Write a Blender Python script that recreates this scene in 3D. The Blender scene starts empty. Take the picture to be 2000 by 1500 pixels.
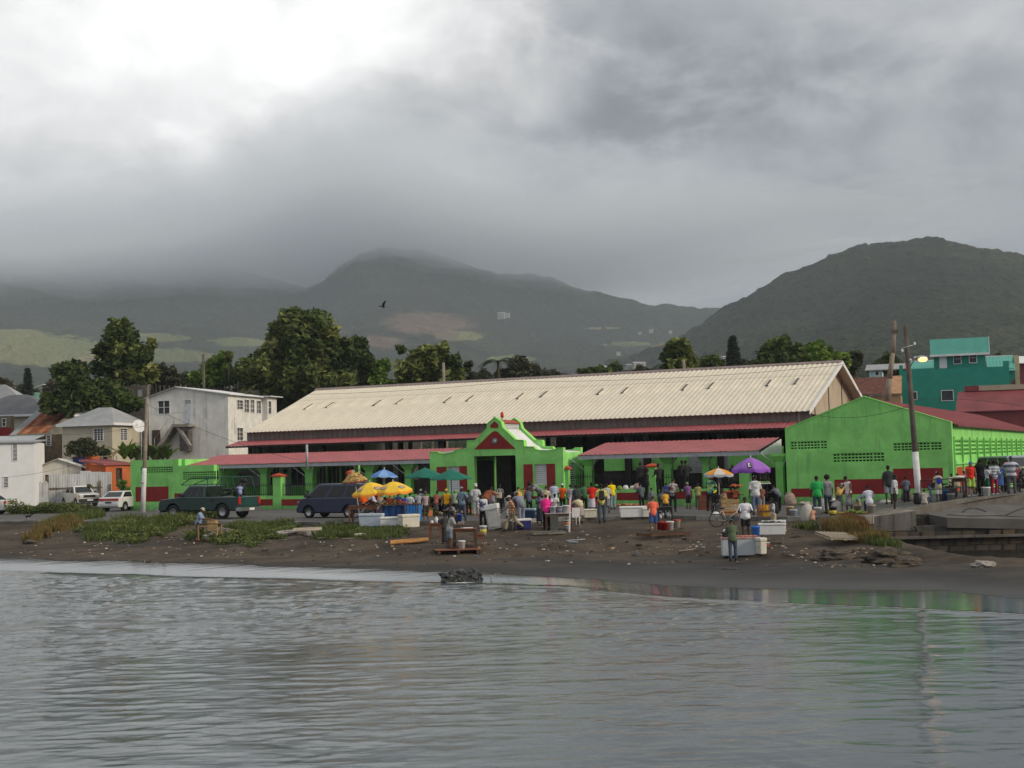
import bpy, bmesh, math, random
import numpy as np
from mathutils import Vector, Matrix, noise as mnoise
R = math.radians
random.seed(7); rng = np.random.default_rng(7)
sc = bpy.context.scene
COL = sc.collection
# ------------------------------------------------------------------ camera
F = 2700.0; CZ = 2.8; PITCH = math.atan(150/F); ROLL = 0.025
WATER = -1.5
_r0 = Vector((1, 0, 0)); _u0 = Vector((0, -math.sin(PITCH), math.cos(PITCH))); FW = Vector((0, math.cos(PITCH), math.sin(PITCH)))
RT = _r0*math.cos(ROLL) - _u0*math.sin(ROLL); UP = _r0*math.sin(ROLL) + _u0*math.cos(ROLL)
EYE = Vector((0, 0, CZ))
cd = bpy.data.cameras.new('camera'); cam = bpy.data.objects.new('camera', cd); COL.objects.link(cam)
cd.sensor_width = 36; cd.lens = 36*F/2000; cd.clip_start = 0.5; cd.clip_end = 20000
cam.matrix_world = Matrix(((RT.x, UP.x, -FW.x, 0), (RT.y, UP.y, -FW.y, 0), (RT.z, UP.z, -FW.z, CZ), (0, 0, 0, 1)))
sc.camera = cam
def ray(px, py): return FW + RT*((px-1000)/F) + UP*((750-py)/F)
def proj(p):
 d = Vector(p)-EYE; w = d.dot(FW)
 return 1000+F*d.dot(RT)/w, 750-F*d.dot(UP)/w, w
# ------------------------------------------------------------------ colour management
vs = sc.view_settings; vs.view_transform = 'Standard'; vs.look = 'None'; vs.exposure = 0; vs.gamma = 1; vs.use_curve_mapping = False
sc.cycles.use_denoising = True
sc.cycles.max_bounces = 6; sc.cycles.diffuse_bounces = 2; sc.cycles.glossy_bounces = 3; sc.cycles.transparent_max_bounces = 24
sc.cycles.volume_bounces = 3
# ------------------------------------------------------------------ node helper
class N:
 def __init__(s, nt): s.nt = nt
 def new(s, t, ins=None, **kw):
  n = s.nt.nodes.new(t)
  for k, v in kw.items(): setattr(n, k, v)
  for k, v in (ins or {}).items():
   if isinstance(v, bpy.types.NodeSocket): s.nt.links.new(v, n.inputs[k])
   else: n.inputs[k].default_value = v
  return n
 def m(s, op, a, b=0.0, c=None):
  d = {0: a, 1: b}
  if c is not None: d[2] = c
  return s.new('ShaderNodeMath', d, operation=op).outputs[0]
 def vm(s, op, a, b=(0, 0, 0)):
  n = s.new('ShaderNodeVectorMath', {0: a, 1: b}, operation=op)
  return n.outputs['Value'] if op in ('DOT_PRODUCT', 'LENGTH', 'DISTANCE') else n.outputs[0]
 def mix(s, f, a, b, bt='MIX'):
  n = s.new('ShaderNodeMix', data_type='RGBA', blend_type=bt)
  for i, v in ((0, f), (6, a), (7, b)):
   if isinstance(v, bpy.types.NodeSocket): s.nt.links.new(v, n.inputs[i])
   else: n.inputs[i].default_value = (*v, 1) if (i and len(v) == 3) else v
  return n.outputs[2]
 def noise(s, vec, scale, detail=4, rough=.55, dist=0.0, out=0):
  return s.new('ShaderNodeTexNoise', {'Vector': vec, 'Scale': scale, 'Detail': detail, 'Roughness': rough, 'Distortion': dist}).outputs[out]
 def ramp(s, f, stops, interp='LINEAR'):
  n = s.new('ShaderNodeValToRGB', {0: f}); cr = n.color_ramp; cr.interpolation = interp
  while len(cr.elements) < len(stops): cr.elements.new(.5)
  for e, (p, c) in zip(cr.elements, stops):
   e.position = p; e.color = (*c, 1) if hasattr(c, '__len__') else (c, c, c, 1)
  return n.outputs[0]
 def sstep(s, x, a, b):
  n = s.new('ShaderNodeMapRange', {0: x, 1: a, 2: b, 3: 0.0, 4: 1.0}, interpolation_type='SMOOTHSTEP'); return n.outputs[0]
 def mapping(s, vec, scale=(1, 1, 1), loc=(0, 0, 0), rot=(0, 0, 0)):
  return s.new('ShaderNodeMapping', {'Vector': vec, 'Scale': scale, 'Location': loc, 'Rotation': rot}).outputs[0]
# ------------------------------------------------------------------ world: overcast sky over Nishita
SUN_AZ = Vector((0.92, -0.39)).normalized(); SUN_EL = R(24)
w = bpy.data.worlds.new('World'); sc.world = w; w.use_nodes = True
nt = w.node_tree; nt.nodes.clear(); g = N(nt)
sky = g.new('ShaderNodeTexSky', sky_type='NISHITA'); sky.sun_disc = False; sky.sun_elevation = SUN_EL
sky.sun_rotation = math.atan2(SUN_AZ.x, SUN_AZ.y)
bg1 = g.new('ShaderNodeBackground', {0: sky.outputs[0], 1: 0.07})
tc = g.new('ShaderNodeTexCoord').outputs['Generated']
dirn = g.vm('NORMALIZE', tc)
z = g.new('ShaderNodeSeparateXYZ', {0: dirn}).outputs[2]
zc = g.m('MAXIMUM', z, 0.0)
# cloud-plane coordinates: structures grow overhead and flatten towards the horizon
den = g.m('ADD', zc, 0.22)
sx = g.new('ShaderNodeSeparateXYZ', {0: dirn})
pl = g.new('ShaderNodeCombineXYZ', {0: g.m('DIVIDE', sx.outputs[0], den), 1: g.m('DIVIDE', sx.outputs[1], den), 2: 0.0}).outputs[0]
big = g.noise(g.mapping(dirn, (1, 1, 1.6), (3.1, 1.7, .4)), 5.0, 8, .56, .45)
med = g.noise(g.mapping(dirn, (1, 1, 1.5), (7.3, 2.2, 5.1)), 10.0, 8, .58, .6)
fine = g.noise(pl, 2.3, 5, .55, .3)
warp = g.vm('SCALE', g.vm('SUBTRACT', g.new('ShaderNodeTexNoise', {'Vector': dirn, 'Scale': 6.0, 'Detail': 8.0, 'Roughness': .6}).outputs[1], (.5, .5, .5)))
warp.node.inputs['Scale'].default_value = 0.22
dw = g.vm('ADD', dirn, warp)
def blob(px, py, sxr, szr, wv=dw):
 d = ray(px, py).normalized()
 df = g.vm('SUBTRACT', wv, tuple(d))
 df = g.vm('MULTIPLY', df, (1/sxr, 1/sxr, 1/szr))
 return g.m('POWER', 2.718, g.m('MULTIPLY', g.m('POWER', g.vm('LENGTH', df), 2.0), -1.0))
def add(a, b): return g.m('ADD', a, b)
def mul(a, b): return g.m('MULTIPLY', a, b)
base = g.ramp(zc, [(0, .28), (.10, .36), (.2, .43), (.32, .55), (.6, .74), (1, .82)])
lum = base
lum = add(lum, mul(blob(210, 120, .25, .15), .52))
lum = add(lum, mul(blob(640, 60, .14, .075), .44))
lum = add(lum, mul(blob(-100, 250, .26, .11), .17))
lum = add(lum, mul(blob(420, 300, .12, .06), .12))
lum = add(lum, mul(blob(880, 225, .17, .045), -.24))
lum = add(lum, mul(blob(600, 240, .06, .035), -.15))
lum = add(lum, mul(blob(1250, 90, .09, .04), -.08))
lum = add(lum, mul(blob(1420, 170, .14, .05), -.03))
lum = add(lum, mul(blob(1750, 330, .2, .06), -.02))
lum = add(lum, mul(blob(1900, 20, .2, .05), .05))
cu = g.noise(g.mapping(dirn, (1, 1, 1.7), (2.44, 5.1, 1.36)), 8.5, 9, .6, .3)
M_ = g.m('MINIMUM', add(add(mul(blob(930, 210, .20, .06), 1.1), mul(blob(1500, 180, .26, .08), .45)), add(mul(blob(250, 330, .2, .05), .6), .22)), 1.0)
lum = add(lum, mul(mul(g.sstep(cu, .44, .60), M_), -.16))
lum = add(lum, mul(mul(g.sstep(cu, .50, .36), M_), .12))
nz = add(mul(g.m('SUBTRACT', big, .5), .55), mul(g.m('SUBTRACT', med, .5), .42))
nz = mul(nz, g.sstep(z, .05, .22))
lum = mul(lum, g.m('ADD', 1.0, mul(nz, 1.25)))
lum = mul(lum, g.m('ADD', 1.0, mul(mul(g.m('SUBTRACT', fine, .5), g.sstep(z, .3, .7)), .8)))
lum = g.m('MAXIMUM', lum, .1)
tint = g.ramp(lum, [(.1, (.91, .99, 1.11)), (.35, (.94, 1.0, 1.09)), (.7, (1.0, 1.0, 1.0)), (1, (1.01, 1, .99))])
ccol = g.vm('SCALE', tint); g.nt.links.new(lum, ccol.node.inputs['Scale'])
bg2 = g.new('ShaderNodeBackground', {0: ccol, 1: 1.0})
mx = g.new('ShaderNodeMixShader', {0: .93, 1: bg1.outputs[0], 2: bg2.outputs[0]})
g.new('ShaderNodeOutputWorld', {0: mx.outputs[0]})
w.cycles.sampling_method = 'MANUAL'; w.cycles.sample_map_resolution = 512
sl = bpy.data.lights.new('sun', 'SUN'); sl.energy = 2.2; sl.angle = R(14); sl.color = (1.0, .86, .66)
so = bpy.data.objects.new('sun', sl); COL.objects.link(so)
sdir = Vector((SUN_AZ.x*math.cos(SUN_EL), SUN_AZ.y*math.cos(SUN_EL), math.sin(SUN_EL)))
so.rotation_euler = sdir.to_track_quat('Z', 'Y').to_euler(); so.location = (60, -20, 60)
# ------------------------------------------------------------------ materials
MATS = {}
def mat(key, col, rough=.85, var=.18, scale=1.5, bump=.0, bscale=None, metal=0., spec=.25, streak=0., dirt=(.08, .07, .055), alt=None, altamt=.5, emit=None, coat=0., foot=0.):
 """procedural paint/stone/fabric: colour mottled by noise, optional vertical grime streaks and fine relief"""
 if key in MATS: return MATS[key]
 m = bpy.data.materials.new(key); m.use_nodes = True; nt = m.node_tree; nt.nodes.clear(); g = N(nt)
 P = g.new('ShaderNodeBsdfPrincipled'); g.new('ShaderNodeOutputMaterial', {0: P.outputs[0]})
 co = g.new('ShaderNodeTexCoord').outputs['Object']
 n1 = g.noise(co, scale, 5, .6)
 lo = tuple(c*(1-var) for c in col[:3]); hi = tuple(min(1, c*(1+var)) for c in col[:3])
 c = g.mix(g.sstep(n1, .3, .7), lo, hi)
 if alt is not None:
  n2 = g.noise(co, scale*.45+.2, 6, .65, .4)
  c = g.mix(g.m('MULTIPLY', g.sstep(n2, .62-altamt*.3, .72-altamt*.2), .9), c, alt)
 if streak > 0:
  st = g.noise(g.mapping(co, (2.6, 2.6, .22)), 1.0, 5, .7)
  pt = g.noise(co, .55, 4, .6)
  f = g.m('MULTIPLY', g.m('MULTIPLY', g.sstep(st, .48, .72), g.sstep(pt, .38, .62)), streak)
  c = g.mix(f, c, dirt)
 if foot:
  zz = g.new('ShaderNodeSeparateXYZ', {0: co}).outputs[2]; c = g.mix(g.m('MULTIPLY', g.sstep(g.m('SUBTRACT', g.m('MULTIPLY', g.noise(co, 1.7, 5, .7), 1.3), zz), .1, .55), foot), c, dirt)
  c = g.mix(g.m('MULTIPLY', g.sstep(g.noise(co, .9, 6, .7, .6), .56, .66), foot*.45), c, tuple(min(1, k*1.35+.03) for k in col))
 nt.links.new(c, P.inputs['Base Color'])
 P.inputs['Roughness'].default_value = rough; P.inputs['Metallic'].default_value = metal
 P.inputs['Specular IOR Level'].default_value = spec
 if coat: P.inputs['Coat Weight'].default_value = coat; P.inputs['Coat Roughness'].default_value = .12
 if bump > 0:
  b = g.new('ShaderNodeBump', {'Height': g.noise(co, bscale or scale*6, 5, .6), 'Strength': 1.0, 'Distance': bump})
  nt.links.new(b.outputs[0], P.inputs['Normal'])
 if emit:
  P.inputs['Emission Color'].default_value = (*emit[0], 1); P.inputs['Emission Strength'].default_value = emit[1]
 MATS[key] = m
 return m
def fmat(key, cols, rough=.6, trans=.25, scale=.9, spec=.2):
 """foliage: per-face tone from an attribute plus translucency"""
 if key in MATS: return MATS[key]
 m = bpy.data.materials.new(key); m.use_nodes = True; nt = m.node_tree; nt.nodes.clear(); g = N(nt)
 P = g.new('ShaderNodeBsdfPrincipled'); T = g.new('ShaderNodeBsdfTranslucent')
 at = g.new('ShaderNodeAttribute', attribute_name='tone').outputs['Fac']
 c = g.ramp(at, cols)
 nt.links.new(c, P.inputs['Base Color']); nt.links.new(c, T.inputs[0])
 P.inputs['Roughness'].default_value = rough; P.inputs['Specular IOR Level'].default_value = spec
 mx = g.new('ShaderNodeMixShader', {0: trans, 1: P.outputs[0], 2: T.outputs[0]})
 g.new('ShaderNodeOutputMaterial', {0: mx.outputs[0]}); MATS[key] = m
 return m
# ------------------------------------------------------------------ object helpers
def tag(o, label=None, cat=None, group=None, kind=None):
 if label: o['label'] = label
 if cat: o['category'] = cat
 if group: o['group'] = group
 if kind: o['kind'] = kind
 return o
def thing(name, label, cat, loc=(0, 0, 0), rotz=0., group=None, kind=None):
 o = bpy.data.objects.new(name, None); COL.objects.link(o); o.empty_display_size = .2
 o.location = loc; o.rotation_euler = (0, 0, rotz)
 return tag(o, label, cat, group, kind)
class MB:
 """collects polygons with material slots and makes ONE mesh object"""
 def __init__(s): s.v = []; s.f = []; s.mi = []; s.smooth = []
 def add(s, vs, fs, mi=0, sm=False):
  o = len(s.v); s.v += [tuple(v) for v in vs]
  for f in fs: s.f.append([o+i for i in f]); s.mi.append(mi); s.smooth.append(sm)
  return s
 def box(s, x0, x1, y0, y1, z0, z1, mi=0, M=None):
  v = [(x, y, z) for z in (z0, z1) for y in (y0, y1) for x in (x0, x1)]
  if M is not None: v = [M @ Vector(p) for p in v]
  return s.add(v, [(0, 2, 3, 1), (4, 5, 7, 6), (0, 1, 5, 4), (2, 6, 7, 3), (0, 4, 6, 2), (1, 3, 7, 5)], mi)
 def cbox(s, c, sz, mi=0, rz=0., M=None):
  T = Matrix.Translation(c) @ Matrix.Rotation(rz, 4, 'Z')
  if M is not None: T = M @ T
  a, b, d = sz[0]/2, sz[1]/2, sz[2]/2
  return s.box(-a, a, -b, b, -d, d, mi, T)
 def tube(s, p, q, r0, r1=None, n=8, mi=0, cap=True, sm=True):
  p = Vector(p); q = Vector(q); r1 = r0 if r1 is None else r1
  d = (q-p).normalized(); a = d.orthogonal().normalized(); b = d.cross(a)
  v = []
  for (c, r) in ((p, r0), (q, r1)):
   for i in range(n):
    t = 2*math.pi*i/n; v.append(c+a*(r*math.cos(t))+b*(r*math.sin(t)))
  o = len(s.v); s.add(v, [(i, (i+1) % n, n+(i+1) % n, n+i) for i in range(n)], mi, sm)
  if cap:
   s.f.append([o+i for i in range(n)][::-1]); s.mi.append(mi); s.smooth.append(False)
   s.f.append([o+n+i for i in range(n)]); s.mi.append(mi); s.smooth.append(False)
  return s
 def path(s, pts, r, n=6, mi=0):
  rr = r if hasattr(r, '__len__') else [r]*len(pts)
  for i in range(len(pts)-1): s.tube(pts[i], pts[i+1], rr[i], rr[i+1], n, mi)
  return s
 def lathe(s, prof, n=16, c=(0, 0, 0), mi=0, sm=True, M=None):
  v = [];
  for (r, z) in prof:
   for i in range(n):
    t = 2*math.pi*i/n; v.append(Vector((c[0]+r*math.cos(t), c[1]+r*math.sin(t), c[2]+z)))
  if M is not None: v = [M @ p for p in v]
  k = len(prof); fs = [(j*n+i, j*n+(i+1) % n, (j+1)*n+(i+1) % n, (j+1)*n+i) for j in range(k-1) for i in range(n)]
  o = len(s.v); s.add(v, fs, mi, sm)
  if prof[0] == prof[-1]: return s
  if prof[0][0] > 1e-4: s.f.append([o+i for i in range(n)][::-1]); s.mi.append(mi); s.smooth.append(False)
  if prof[-1][0] > 1e-4: s.f.append([o+(k-1)*n+i for i in range(n)]); s.mi.append(mi); s.smooth.append(False)
  return s
 def prism(s, poly, d0, d1, axis='y', mi=0, M=None):
  """poly in (a,b) extruded along axis: y -> (x,z); x -> (y,z); z -> (x,y)"""
  def P(a, b, d): return Vector((a, d, b)) if axis == 'y' else Vector((d, a, b)) if axis == 'x' else Vector((a, b, d))
  n = len(poly); v = [P(a, b, d0) for a, b in poly]+[P(a, b, d1) for a, b in poly]
  if M is not None: v = [M @ p for p in v]
  return s.add(v, [tuple(range(n))[::-1], tuple(range(n, 2*n))]+[(i, (i+1) % n, n+(i+1) % n, n+i) for i in range(n)], mi)
 def ell(s, c, r, n=10, k=7, mi=0, M=None):
  prof = [(math.sin(math.pi*j/k), -math.cos(math.pi*j/k)) for j in range(k+1)]
  T = Matrix.Translation(c) @ Matrix.Diagonal((*r, 1))
  if M is not None: T = M @ T
  return s.lathe([(max(a, 1e-5), b) for a, b in prof], n, (0, 0, 0), mi, True, T)
 def mesh(s, name, mats, recalc=True):
  me = bpy.data.meshes.new(name); me.from_pydata(s.v, [], s.f)
  for m in (mats if isinstance(mats, (list, tuple)) else [mats]): me.materials.append(m)
  me.polygons.foreach_set('material_index', s.mi); me.polygons.foreach_set('use_smooth', s.smooth)
  me.update()
  if recalc:
   bm = bmesh.new(); bm.from_mesh(me); bmesh.ops.recalc_face_normals(bm, faces=bm.faces); bm.to_mesh(me); bm.free()
  return me
 def build(s, name, mats, parent=None, loc=None, kind=None, label=None, rot=None, recalc=True):
  return put(name, s.mesh(name, mats, recalc), parent, loc, kind, label, rot)
def put(name, me, parent=None, loc=None, kind=None, label=None, rot=None, scale=None):
 o = bpy.data.objects.new(name, me); COL.objects.link(o)
 if parent is not None: o.parent = parent
 if loc is not None: o.location = loc
 if rot is not None: o.rotation_euler = rot
 if scale is not None: o.scale = (scale,)*3 if not hasattr(scale, '__len__') else scale
 if kind: o['kind'] = kind
 if label: o['label'] = label
 return o
def bevel(o, w=.02, seg=2):
 m = o.modifiers.new('bevel', 'BEVEL'); m.width = w; m.segments = seg; m.limit_method = 'ANGLE'; m.angle_limit = R(40); return o
def copy_tree(o, parent=None):
 c = o.copy(); COL.objects.link(c)
 if parent is not None: c.parent = parent
 for ch in list(o.children): copy_tree(ch, c)
 return c
def npmesh(name, V, Fq, mats, smooth=True, tone=None, mi=None):
 me = bpy.data.meshes.new(name); V = np.asarray(V, np.float32); Fq = np.asarray(Fq, np.int32); k = Fq.shape[1]
 me.vertices.add(len(V)); me.vertices.foreach_set('co', V.ravel())
 me.loops.add(Fq.size); me.loops.foreach_set('vertex_index', Fq.ravel())
 me.polygons.add(len(Fq)); me.polygons.foreach_set('loop_start', np.arange(0, Fq.size, k, dtype=np.int32))
 me.polygons.foreach_set('use_smooth', np.full(len(Fq), smooth))
 for m in (mats if isinstance(mats, (list, tuple)) else [mats]): me.materials.append(m)
 if mi is not None: me.polygons.foreach_set('material_index', np.asarray(mi, np.int32))
 me.update(); me.validate()
 if tone is not None:
  a = me.attributes.new('tone', 'FLOAT', 'FACE'); a.data.foreach_set('value', np.asarray(tone, np.float32))
 return me
def gridfaces(nx, ny):
 i = np.arange(nx-1)[None, :]+np.arange(ny-1)[:, None]*nx
 return np.stack([i, i+1, i+1+nx, i+nx], -1).reshape(-1, 4)
class Fr:
 """a building's own frame: u along its front, v into its depth"""
 def __init__(s, x, y, ang):
  s.o = Vector((x, y)); s.a = ang; s.u = Vector((math.cos(ang), math.sin(ang))); s.v = Vector((-math.sin(ang), math.cos(ang)))
 def W(s, t, d, z=0.): p = s.o+s.u*t+s.v*d; return Vector((p.x, p.y, z))
 def pix(s, px, py, d=0.):   # where the sight line through a photo pixel meets the plane at depth d -> (t, z)
  r = ray(px, py); e = Vector((EYE.x, EYE.y))-s.o
  k = (d-e.dot(s.v))/Vector((r.x, r.y)).dot(s.v)
  p = EYE+r*k; return (Vector((p.x, p.y))-s.o).dot(s.u), p.z
 def pixt(s, px, py, t):     # the same for the side plane at t -> (d, z)
  r = ray(px, py); e = Vector((EYE.x, EYE.y))-s.o
  k = (t-e.dot(s.u))/Vector((r.x, r.y)).dot(s.u)
  p = EYE+r*k; return (Vector((p.x, p.y))-s.o).dot(s.v), p.z
 def T(s, px, d=0., py=900): return s.pix(px, py, d)[0]
 def Z(s, px, py, d=0.): return s.pix(px, py, d)[1]
# ------------------------------------------------------------------ ground heights
def interp(x, pts):
 xs = [p[0] for p in pts]; ys = [p[1] for p in pts]
 return np.interp(x, xs, ys)
def onplane(px, py, z):
 r = ray(px, py); k = (z-CZ)/r.z; return EYE+r*k
_road = [onplane(px, py, 0.) for px, py in ((-300, 1019), (0, 1018), (200, 1018), (420, 1019), (640, 1021), (850, 1020), (1000, 1016), (1150, 1010), (1300, 1008), (1480, 1011), (1600, 1010), (1700, 1008))]+[Vector((20.0, 63.4, 0)), Vector((24.4, 65.8, 0)), Vector((34, 68.5, 0))]
ROADPTS = [(p.x, p.y) for p in _road]
_UP = [(-300, 1086, .39), (0, 1090, .39), (250, 1094, .38), (480, 1101, .35), (700, 1108, .30), (900, 1115, .25), (1000, 1121, .17), (1100, 1125, .12), (1300, 1142, .0), (1560, 1151, 0), (1700, 1152, 0), (1850, 1152, 0), (1900, 1158, 0), (2000, 1168, 0), (2300, 1190, 0)]
_NR = [(-300, 1112), (0, 1118), (250, 1125), (500, 1132), (700, 1136), (900, 1141), (1100, 1145), (1300, 1165), (1560, 1180), (1700, 1187), (1900, 1197), (2000, 1202), (2300, 1215)]
_u = [(onplane(a, b, WATER+c), c) for a, b, c in _UP]; SHOREPTS = [(p.x, p.y) for p, c in _u]; SHZ = [(p.x, c) for p, c in _u]
_n = [onplane(a, b, WATER) for a, b in _NR]; NEARPTS = [(p.x, p.y) for p in _n]
def ss(x, a, b):
 t = np.clip((x-a)/(b-a), 0, 1); return t*t*(3-2*t)
def vnoise(X, Y, sc, seed=0):
 """cheap vectorised value noise"""
 x = np.asarray(X, float)*sc+seed*17.13; y = np.asarray(Y, float)*sc+seed*7.7
 xi = np.floor(x).astype(np.int64); yi = np.floor(y).astype(np.int64); fx = x-xi; fy = y-yi
 fx = fx*fx*(3-2*fx); fy = fy*fy*(3-2*fy)
 def h(a, b):
  n = (a*374761393+b*668265263+seed*1442695041) & 0x7fffffff
  n = ((n ^ (n >> 13))*1274126177) & 0x7fffffff
  return ((n ^ (n >> 16)) & 0xffff)/65535.
 return (h(xi, yi)*(1-fx)+h(xi+1, yi)*fx)*(1-fy)+(h(xi, yi+1)*(1-fx)+h(xi+1, yi+1)*fx)*fy
def fbm(X, Y, sc, o=4, seed=0):
 r = 0; a = .5
 for k in range(o): r = r+a*vnoise(X, Y, sc*2**k, seed+k); a *= .5
 return r/(1-.5**o)
def ramp_z(X, Y):
 return .62*ss(X, 16.5, 24.5)*np.where(np.asarray(Y) > 56, 1, 1)
def gz(X, Y):
 X = np.asarray(X, float); Y = np.asarray(Y, float)
 Yr = interp(X, ROADPTS); Ys = interp(X, SHOREPTS)
 s = (Yr-Y)/(Yr-Ys)
 sc_ = np.clip(s, 0, None)
 zu = interp(X, SHZ); Yn = interp(X, NEARPTS); f = (Y-Yn)/(Ys-Yn)
 z = np.where(sc_ < 1, -.12-(abs(WATER)-zu-.12+.015)*sc_**.85, np.where(f > 0, WATER-.015+zu*np.clip(f, 0, 1), WATER-.015-(Yn-Y)*.12))
 z = z-.16*ss(s+.12*(fbm(X, Y, .5, 3, 15)-.5)*2, .50, .56)*(1-ss(s, .56, .9))*ss(X, -13, -6)
 bumps = (fbm(X, Y, .35, 4, 3)-.5)*.34*ss(s, .03, .2)*(1-ss(s, .6, .9)) + (fbm(X, Y, 1.7, 3, 9)-.5)*.10*ss(s, .0, .15)*(1-ss(s, .7, .95))
 z = z+bumps
 # creek bed beside the bridge
 creek = ss(X, 14.6+(57.5-Y)*.10, 16.2+(57.5-Y)*.10)*ss(Y, 48.2, 50.5)*(1-ss(Y, 61, 61.3))
 z = z*(1-creek)+(-2.0)*creek
 low = ss(X, 17, 21)*ss(Y, 58, 59)
 z = np.where(s > 0, z, -.03+ramp_z(X, Y))
 return z
def G(px, py, dz=0.):
 """world point on the ground seen at a photo pixel"""
 r = ray(px, py); k0 = 30.;
 prev = None
 k = 30.
 while k < 140:
  p = EYE+r*k
  h = float(gz(p.x, p.y))+dz
  if p.z <= h:
   a, b = prev, k
   for _ in range(18):
    m_ = (a+b)/2; q = EYE+r*m_
    if q.z <= float(gz(q.x, q.y))+dz: b = m_
    else: a = m_
   q = EYE+r*b; return Vector((q.x, q.y, float(gz(q.x, q.y))+dz))
  prev = k; k += .5
 return onplane(px, py, 0)
def PXM(Y): return F/Y   # photo pixels per metre at distance Y
# ================================================================== SETTING: beach, road, water, hills
def sand_mat():
 m = bpy.data.materials.new('black_sand'); m.use_nodes = True; nt = m.node_tree; nt.nodes.clear(); g = N(nt)
 P = g.new('ShaderNodeBsdfPrincipled'); g.new('ShaderNodeOutputMaterial', {0: P.outputs[0]})
 co = g.new('ShaderNodeTexCoord').outputs['Object']
 z = g.new('ShaderNodeSeparateXYZ', {0: co}).outputs[2]
 n1 = g.noise(g.mapping(co, (.6, 1, 1)), .5, 6, .62, .4); n2 = g.noise(co, 5, 5, .7); n3 = g.noise(co, 1.6, 4, .6)
 dry = g.mix(g.sstep(n1, .35, .62), (.060, .047, .035), (.125, .097, .070))
 dry = g.mix(g.m('MULTIPLY', g.sstep(n2, .55, .75), .5), dry, (.11, .092, .073))
 dry = g.mix(g.m('MULTIPLY', g.sstep(n3, .5, .7), .45), dry, (.03, .026, .022))
 wet = g.mix(g.sstep(n1, .3, .7), (.032, .031, .030), (.044, .042, .040))
 f = g.sstep(g.m('ADD', z, g.m('MULTIPLY', g.m('SUBTRACT', n1, .5), .5)), -1.28, -.98)
 g.nt.links.new(g.mix(f, wet, dry), P.inputs['Base Color'])
 rg = g.m('ADD', g.m('MULTIPLY', g.sstep(z, WATER+.03, -1.25), .38), .5); g.nt.links.new(rg, P.inputs['Roughness'])
 P.inputs['Specular IOR Level'].default_value = .25
 h = g.m('ADD', g.m('MULTIPLY', n2, .6), g.noise(co, 22, 4, .7))
 b = g.new('ShaderNodeBump', {'Height': g.m('MULTIPLY', h, f), 'Distance': .10, 'Strength': 1.}); g.nt.links.new(b.outputs[0], P.inputs['Normal'])
 return m
SAND = sand_mat()
xs = np.concatenate([np.linspace(-70, -34, 40)[:-1], np.linspace(-34, 30, 330), np.linspace(30, 60, 30)[1:]])
ys = np.concatenate([np.linspace(30, 38, 10)[:-1], np.linspace(38, 83, 240)])
X, Y = np.meshgrid(xs, ys)
Zg = gz(X, Y)
Yr = interp(X, ROADPTS)
Zg = np.where(Y > Yr+.35, -.25+np.where(ramp_z(X, Y) > 0, 0, 0), Zg)
Zg = np.where((Y > Yr-.02) & (Y <= Yr+.35), -.2, Zg)
bank = ss(X, 15.0, 17.5)*ss(Y, 56.5, 57.2); Zg = np.where((bank > .5) & (X > 16.2), -2.0, Zg)
beach = put('beach', npmesh('beach', np.stack([X, Y, Zg], -1).reshape(-1, 3), gridfaces(len(xs), len(ys)), SAND), kind='structure')
# land behind the road and far beyond: one sheet to the foot of the hills
landm = mat('town_ground', (.12, .11, .09), .95, .3, .3, .05, 2, alt=(.06, .075, .035), altamt=.6)
MB().add([(-5000, 88, -.27), (0, 88, -.27), (0, 74, -.27), (80, 74, -.27), (5000, 74, -.27), (7000, 9000, -.27), (-7000, 9000, -.27)], [(0, 1, 2, 3, 4, 5, 6)]).build('ground', landm, kind='structure')
def asphalt():
 m = bpy.data.materials.new('asphalt'); m.use_nodes = True; nt = m.node_tree; nt.nodes.clear(); g = N(nt)
 P = g.new('ShaderNodeBsdfPrincipled'); g.new('ShaderNodeOutputMaterial', {0: P.outputs[0]})
 co = g.new('ShaderNodeTexCoord').outputs['Object']
 a = g.noise(co, .35, 5, .6, .3); b = g.noise(co, 30, 3, .7); c = g.noise(g.mapping(co, (.12, 1.2, 1)), 1.0, 4, .6)
 k = g.mix(g.sstep(a, .3, .7), (.068, .066, .063), (.105, .101, .096))
 k = g.mix(g.m('MULTIPLY', g.sstep(c, .5, .7), .5), k, (.14, .13, .115))
 k = g.mix(g.m('MULTIPLY', b, .25), k, (.03, .03, .03))
 g.nt.links.new(k, P.inputs['Base Color']); P.inputs['Roughness'].default_value = .85
 bp = g.new('ShaderNodeBump', {'Height': b, 'Distance': .01}); g.nt.links.new(bp.outputs[0], P.inputs['Normal'])
 return m
ASPH = asphalt()
conc = mat('weathered_concrete', (.135, .125, .112), .9, .3, 1.2, .02, 9, streak=.7, dirt=(.035, .032, .027))
conc_l = mat('pale_concrete', (.30, .28, .25), .9, .25, 1.5, .015, 9, streak=.5, dirt=(.08, .07, .06))
conc_d = mat('dark_concrete', (.075, .07, .063), .85, .4, .8, .03, 6, streak=.8, dirt=(.018, .018, .016))  # darker grey concrete with near-black streaks
# road sheet, following the sea edge
xr = np.linspace(-75, 60, 240); vr = np.linspace(0, 1, 30)
XX, VV = np.meshgrid(xr, vr); Y0 = interp(XX, ROADPTS)+.22; Y1 = 84.6+(-XX)*.4819+7; Y1 = np.maximum(Y1, Y0+8)
YY = Y0+(Y1-Y0)*VV; ZZ = ramp_z(XX, YY)+.0
put('road', npmesh('road', np.stack([XX, YY, ZZ], -1).reshape(-1, 3), gridfaces(len(xr), len(vr)), ASPH), kind='structure')
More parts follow.
